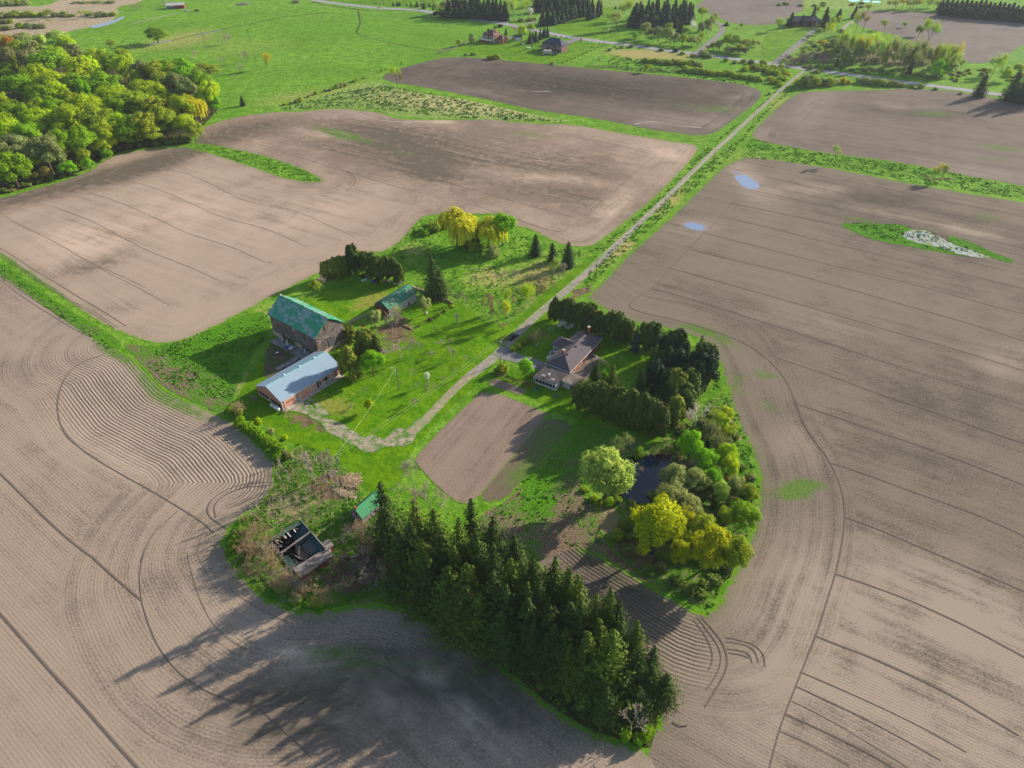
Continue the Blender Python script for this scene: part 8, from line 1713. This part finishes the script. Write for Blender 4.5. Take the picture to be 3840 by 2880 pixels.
# ---- far houses and their things
h2 = empty('far_house', (40.1, 620.8), R(52.5)); tag(h2, 'large dark-roofed brick house on the bright far lawn', 'house')
m_ = MB(); m_.box(.5, 10.5, .5, 19.5, 0, 5.2); m_.build('wall', M['darkbrick'], h2); hip_roof(h2, 0, 11, 0, 20, 5.4, 9.4, M['slate'], 5.5); hip_roof(h2, -1.2, 4.5, 6, 12, 5.35, 7.6, M['slate'], 2.8, 'roof')
m_ = MB(); m_.box(-.9, .5, 6.4, 11.6, 0, 5.2); m_.build('bay', M['darkbrick'], h2)
for y in (1.5, 3.6, 5.0): window(h2, 'x', .5, y, y+.9, 3.4, 4.8, -1)
for y in (7.2, 9.2): window(h2, 'x', -.9, y, y+1.1, 3.2, 4.8, -1)
for y in (13, 15, 17): window(h2, 'x', .5, y, y+1.0, 3.4, 4.8, -1)
window(h2, 'x', .5, 2.2, 4.6, .2, 2.3, -1); window(h2, 'x', -.9, 7.6, 10.2, .2, 2.2, -1)
for x in (2, 5, 8): window(h2, 'y', .5, x, x+1.2, 3.2, 4.6, -1)
B('deck', [(-4.2, .5, 12.5, 19.8, 2.6, 2.8)], M['wood'], h2); B('deck_rail', [(-4.2, -4.1, 12.5, 19.8, 2.8, 3.7), (-4.1, .5, 12.5, 12.6, 2.8, 3.7), (-4.1, .5, 19.7, 19.8, 2.8, 3.7)], M['wood'], h2)
for x, y in ((-4, 12.7), (-4, 16), (-4, 19.6)): B('deck_post', [(x-.1, x+.1, y-.1, y+.1, 0, 2.6)], M['wood'], h2)
c_ = B('chimney', [(7, 7.8, 12, 12.8, 7, 10)], M['darkbrick'], h2); B('cap', [(6.9, 7.9, 11.9, 12.9, 10, 10.15)], M['concrete'], c_)
X, Y = CO.G(1340, 635); e = empty('cargo_trailer', (X, Y), R(-3)); tag(e, 'pale box trailer parked behind the dark-roofed house', 'trailer')
B('body', [(-3.2, 3.2, -1.2, 1.2, .6, 3.2)], M['panel'], e, .08)
for x in (-.8, .8): v = MB(); v.tube((x, -1.3, .4), (x, -1.1, .4), .4, .4, 12); v.build('wheel', M['rubber'], e)
X, Y = CO.G(1265, 665); e = empty('play_set', (X, Y), R(30)); tag(e, 'wooden play set with blue slide behind the dark-roofed house', 'play set')
B('tower', [(-.8, .8, -.8, .8, 1.2, 1.4), (-.8, -.65, -.8, -.65, 0, 3), (.65, .8, -.8, -.65, 0, 3), (-.8, -.65, .65, .8, 0, 3), (.65, .8, .65, .8, 0, 3)], M['wood'], e); v = MB(); v.bar((.8, 0, 1.3), (3, 0, .2), .7, .1); v.build('slide', M['blue'], e); gable_roof(e, -1, 1, -1, 1, 3, 3.8, M['straw'], 'y', .08)
X, Y = CO.G(1455, 655); e = empty('trampoline', (X, Y)); tag(e, 'round netted trampoline on the lawn behind the dark-roofed house', 'trampoline')
v = MB(); v.tube((0, 0, .8), (0, 0, .9), 2.1, 2.1, 20); v.build('mat', M['black'], e); v = MB()
for i in range(10): a = i*.628; v.bar((2.1*math.cos(a), 2.1*math.sin(a), 0), (2.1*math.cos(a), 2.1*math.sin(a), 2.6), .07)
v.build('net_poles', M['metal'], e); v = MB()
for i in range(20): a = i*.314; b = a+.314; v.bar((2.1*math.cos(a), 2.1*math.sin(a), 2.6), (2.1*math.cos(b), 2.1*math.sin(b), 2.6), .06)
v.build('top_ring', M['metal'], e)
for px, py, lb in ((945, 475, 'small turquoise toy boat on the lawn, nearer the red-brick house'), (1028, 535, 'turquoise toy pool on the lawn left of the dark-roofed house')):
    X, Y = CO.G(px, py); e = empty('toy_pool', (X, Y)); tag(e, lb, 'toy pool'); v = MB(); v.tube((0, 0, 0), (0, 0, .5), 1.3, 1.6, 14); v.build('tub', M['teal'], e); v = MB(); v.tube((0, 0, .5), (0, 0, .55), 1.7, 1.7, 14); v.build('rim', M['white'], e)
for px, py, mt, h, lb in ((1748, 392, 'white', 2, 'white gate pillar by the far house drive'), (1900, 425, 'orangebrick', 3, 'brick gate pillar by the far house drive'), (1395, 235, 'white', 1.6, 'white mailbox post on the verge opposite the drive')):
    X, Y = CO.G(px, py); e = empty('gate_pillar', (X, Y)); tag(e, lb, 'pillar'); B('shaft', [(-.5, .5, -.5, .5, 0, h)], M[mt], e); B('cap', [(-.62, .62, -.62, .62, h, h+.2)], M['concrete'], e)
h1 = empty('far_house', (-14.2, 656.5), R(55)); tag(h1, 'red-brick far house with brown hip roof and white-framed windows', 'house')
m_ = MB(); m_.box(.4, 9.6, .4, 13.6, 0, 4.8); m_.build('wall', M['orangebrick'], h1); hip_roof(h1, 0, 10, 0, 14, 5.0, 8.6, M['tile'], 5)
hip_roof(h1, -1.6, 4.6, .4, 5.6, 5.05, 8.0, M['tile'], 2.6); hip_roof(h1, -1.6, 4.6, 7.6, 13, 5.05, 8.0, M['tile'], 2.6)
m_ = MB(); m_.box(-1.2, .4, .8, 5.2, 0, 4.85); m_.box(-1.2, .4, 8, 12.6, 0, 4.85); m_.build('bay', M['panel'], h1)
for y in (1.4, 3.4, 8.6, 10.8): window(h1, 'x', -1.2, y, y+1.2, 2.6, 4.4, -1)
m_ = MB(); m_.box(1, 8, -7.2, .4, 0, 3.2); m_.build('wing_wall', M['orangebrick'], h1); hip_roof(h1, .6, 8.4, -7.6, .4, 3.3, 6.2, M['tile'], 3.8, 'wing_roof')
for y in (-6, -3.4): window(h1, 'x', 1, y, y+1.3, 1, 2.4, -1)
B('deck', [(-4, -.1, 2, 14.5, 1.6, 1.8)], M['wood'], h1); B('deck_rail', [(-4, -3.9, 2, 14.5, 1.8, 2.8), (-3.9, -.1, 14.4, 14.5, 1.8, 2.8), (-3.9, -.1, 2, 2.1, 1.8, 2.8)], M['white'], h1); B('deck_skirt', [(-3.95, -3.85, 2.1, 14.4, 0, 1.6)], M['redboard'], h1)
c_ = B('chimney', [(4, 4.9, 2, 2.9, 7, 10)], M['orangebrick'], h1); B('cap', [(3.9, 5, 1.9, 3, 10, 10.15)], M['concrete'], c_)
X, Y = CO.G(850, 398); e = empty('far_garage', (X, Y), R(10)); tag(e, 'small pale garage with dark roof by the red-brick far house', 'garage')
B('wall', [(-3, 3, -2, 2, 0, 2.6)], M['panel'], e); gable_roof(e, -3.3, 3.3, -2.3, 2.3, 2.6, 4, M['slate'], 'x', .1); B('door', [(-1.4, 1.4, -2.06, -2.01, 0, 2.1)], M['white'], e)
X, Y = CO.G(795, 378); car(X, Y, R(60), cp_, 'dark car parked beside the small far garage')
for x, y in ((360, 235), (550, 280), (650, 315), (460, 245)):
    tb(CO, 'dense_conifer', x, y+30 if x != 650 else y, y-45 if x != 650 else 195, 70 if x in (360, 650) else 24, 'pine', 'dark pointed conifer beside the red-brick far house', 'conifers beside the red-brick far house')
# house hidden by spruces, top right
X, Y = CX.G(1000, 420); h3 = empty('far_house', (X, Y), R(8)); tag(h3, 'dark-roofed house half hidden by spruces at top right', 'house')
B('wall', [(-16, 13, 0, 9, 0, 3.4)], M['brick'], h3); hip_roof(h3, -17, 14, -.8, 10, 3.5, 7.2, M['slate'], 5); B('garage_door', [(8, 11.5, -.08, -.02, 0, 2.6)], M['panel'], h3)
for x in (-12, -8, -3, 2): window(h3, 'y', 0, x, x+1.6, 1, 2.4, -1)
# red-sided shed and wrecks in the far pasture
X, Y = C00.G(1440, 80); e = empty('pole_barn', (X, Y), R(14)); tag(e, 'long shed with white front and red side in the far pasture', 'shed')
B('wall', [(0, 17, 0, 7, 0, 3.2)], M['redboard'], e); B('front', [(-.08, 8, -.1, 0, 0, 3.2)], M['metalwall'], e); v = MB(); v.quad((-.4, -.5, 3.25), (17.4, -.5, 3.25), (17.4, 7.4, 4.4), (-.4, 7.4, 4.4), .12); v.build('roof', M['metalwall'], e)
for x in (1, 3.5, 6): B('opening', [(x, x+1.6, -.16, -.11, 0, 2.4)], M['black'], e)
X, Y = C00.G(1612, 100); car(X, Y, R(20), M['white'], 'white car in the far pasture by the red-sided shed'); X, Y = C00.G(1705, 96); car(X, Y, R(20), M['redboard'], 'dull red car in the far pasture right of the white one')
brush('grey heap of collapsed timber on the far pasture mound', [C00.G(*p) for p in [(2025, 45), (2060, 35), (2110, 25), (2165, 30), (2160, 40), (2100, 48)]], 2.5, 120, M['planks'])
m = NT('glasshouse', .3, .5); m.color(lin(120, 220, 226)); M['poolc'] = m.m
for i, q in enumerate([[(690, -15), (800, -15), (790, 14), (700, 16)], [(815, 5), (880, 0), (885, 18), (820, 22)], [(895, 8), (970, 8), (975, 22), (900, 26)]]):
    sheet('lagoon', [C2880.G(*p) for p in q], .06, M['poolc'], 20, [], jitter=.5)
# fallen branch in the lower field and small stones
v = MB(); a = [CH.G(*p) for p in [(1895, 1262), (1930, 1285), (1965, 1300), (2025, 1295)]]
for p, q in zip(a[:-1], a[1:]): v.tube((*p, .15), (*q, .15), .09, .06, 5)
tag(v.build('fallen_branch', M['bark']), 'fallen branch lying on the soil right of the belt tip', 'branch')
# undergrowth as one mass each
def undergrowth(name, label, spots, color, seed=3):
    rs = np.random.default_rng(seed); Vs, Fs, off = [], [], 0
    protos = []
    for parts, ru in PROTO['shrub']:
        me = parts[1][1]; v = np.zeros(len(me.vertices)*3, np.float32); me.vertices.foreach_get('co', v); f = np.zeros(len(me.loops), np.int32); me.loops.foreach_get('vertex_index', f); protos.append((v.reshape(-1, 3), f.reshape(-1, 4), ru))
    for i, (x, y, h, w) in enumerate(spots):
        v, f, ru = protos[i % len(protos)]; keep = rs.random(len(f)) < .45; f = f[keep]; s = w/(2*ru); a = rs.random()*6.28; c_, s_ = math.cos(a)*s, math.sin(a)*s
        idx = f.ravel(); vv = v[idx]; q = np.stack([vv[:, 0]*c_-vv[:, 1]*s_+x, vv[:, 0]*s_+vv[:, 1]*c_+y, vv[:, 2]*h], 1); n = len(f)
        Vs.append(q); Fs.append(np.arange(4*n).reshape(n, 4)+off); off += 4*n
    m = NT(name+'_leaf', .8, .1); p = m.pos(); c = m.mix(m.step(m.noise(p, .16, 3, .6), .35, .5), lin(60, 92, 24), lin(104, 124, 44)); c = m.mix(m.step(m.noise(p, .23, 3, .6, .5), .55, .62), c, lin(130, 118, 76)); m.color(c)
    o = link(name, mesh_np(name, np.concatenate(Vs), np.concatenate(Fs), m.m)); tag(o, label, 'undergrowth', kind='stuff')
def spots(poly, n, h0, h1, w0, w1, md):
    out = []; scatter(poly, n, lambda x, y, i: out.append((x, y, random.uniform(h0, h1), random.uniform(w0, w1))), md); return out
undergrowth('undergrowth', 'mixed low bushes filling the ground between the trees of the copse, wood edge and spruce belt', spots(cpoly, 120, 1.2, 3.2, 2.5, 4.5, 1.6)+spots(under, 60, 1, 2.6, 2.5, 4.5, 1.8)+spots(WEDGE, 70, 1.6, 3.6, 3.5, 6, 3.4), None)

# ------------------------------------------------------------------ labels told apart by place
ORD = ['first', 'second', 'third', 'fourth', 'fifth', 'sixth', 'seventh', 'eighth', 'ninth', 'tenth', 'eleventh', 'twelfth', 'thirteenth', 'fourteenth', 'fifteenth']
def distinguish():
    by = {}
    for o in bpy.data.objects:
        if o.parent is None and o.get('label') and o.get('category'): by.setdefault(o['label'], []).append(o)
    for lb, os_ in by.items():
        n = len(os_)
        if n < 2: continue
        os_.sort(key=lambda o: -o.location.y)
        rows = 1 if n <= 12 else int(math.ceil(n/11))
        per = int(math.ceil(n/rows))
        for r in range(rows):
            row = sorted(os_[r*per:(r+1)*per], key=lambda o: proj_v(o.location.x, o.location.y)[0])
            for i, o in enumerate(row):
                a = ORD[i]+' from left' if i else 'leftmost'
                words = lb.split()
                tail = (' in '+(ORD[r]+' row from back' if rows > 1 else '')) if rows > 1 else ''
                tailw = (a+tail).split()
                base = ' '.join(words[:16-len(tailw)])
                while base.split()[-1] in ('of', 'the', 'in', 'at', 'and', 'by', 'on', 'among', 'beside', 'behind', 'along', 'between', 'to', 'right', 'left', 'from', 'before', 'below', 'above', 'a', 'long', 'wood', 'beyond'): 
                    if base.split()[-1] == 'wood' and len(base.split()) > 5: break
                    base = ' '.join(base.split()[:-1])
                o['label'] = base+', '+a+tail
distinguish()

# ------------------------------------------------------------------ air
HAZE = 0.00006
hz = MB(); hz.box(-1300, 1300, -60, 2200, -1.4, 152)
hm = bpy.data.materials.new('haze'); hm.use_nodes = True; ht = hm.node_tree
for n_ in list(ht.nodes): ht.nodes.remove(n_)
ho_ = ht.nodes.new('ShaderNodeOutputMaterial'); hv = ht.nodes.new('ShaderNodeVolumePrincipled'); hv.inputs['Color'].default_value = (.8, .88, 1, 1); hv.inputs['Density'].default_value = HAZE; hv.inputs['Anisotropy'].default_value = .2
ht.links.new(hv.outputs[0], ho_.inputs['Volume'])
tag(hz.build('haze', hm), kind='stuff')
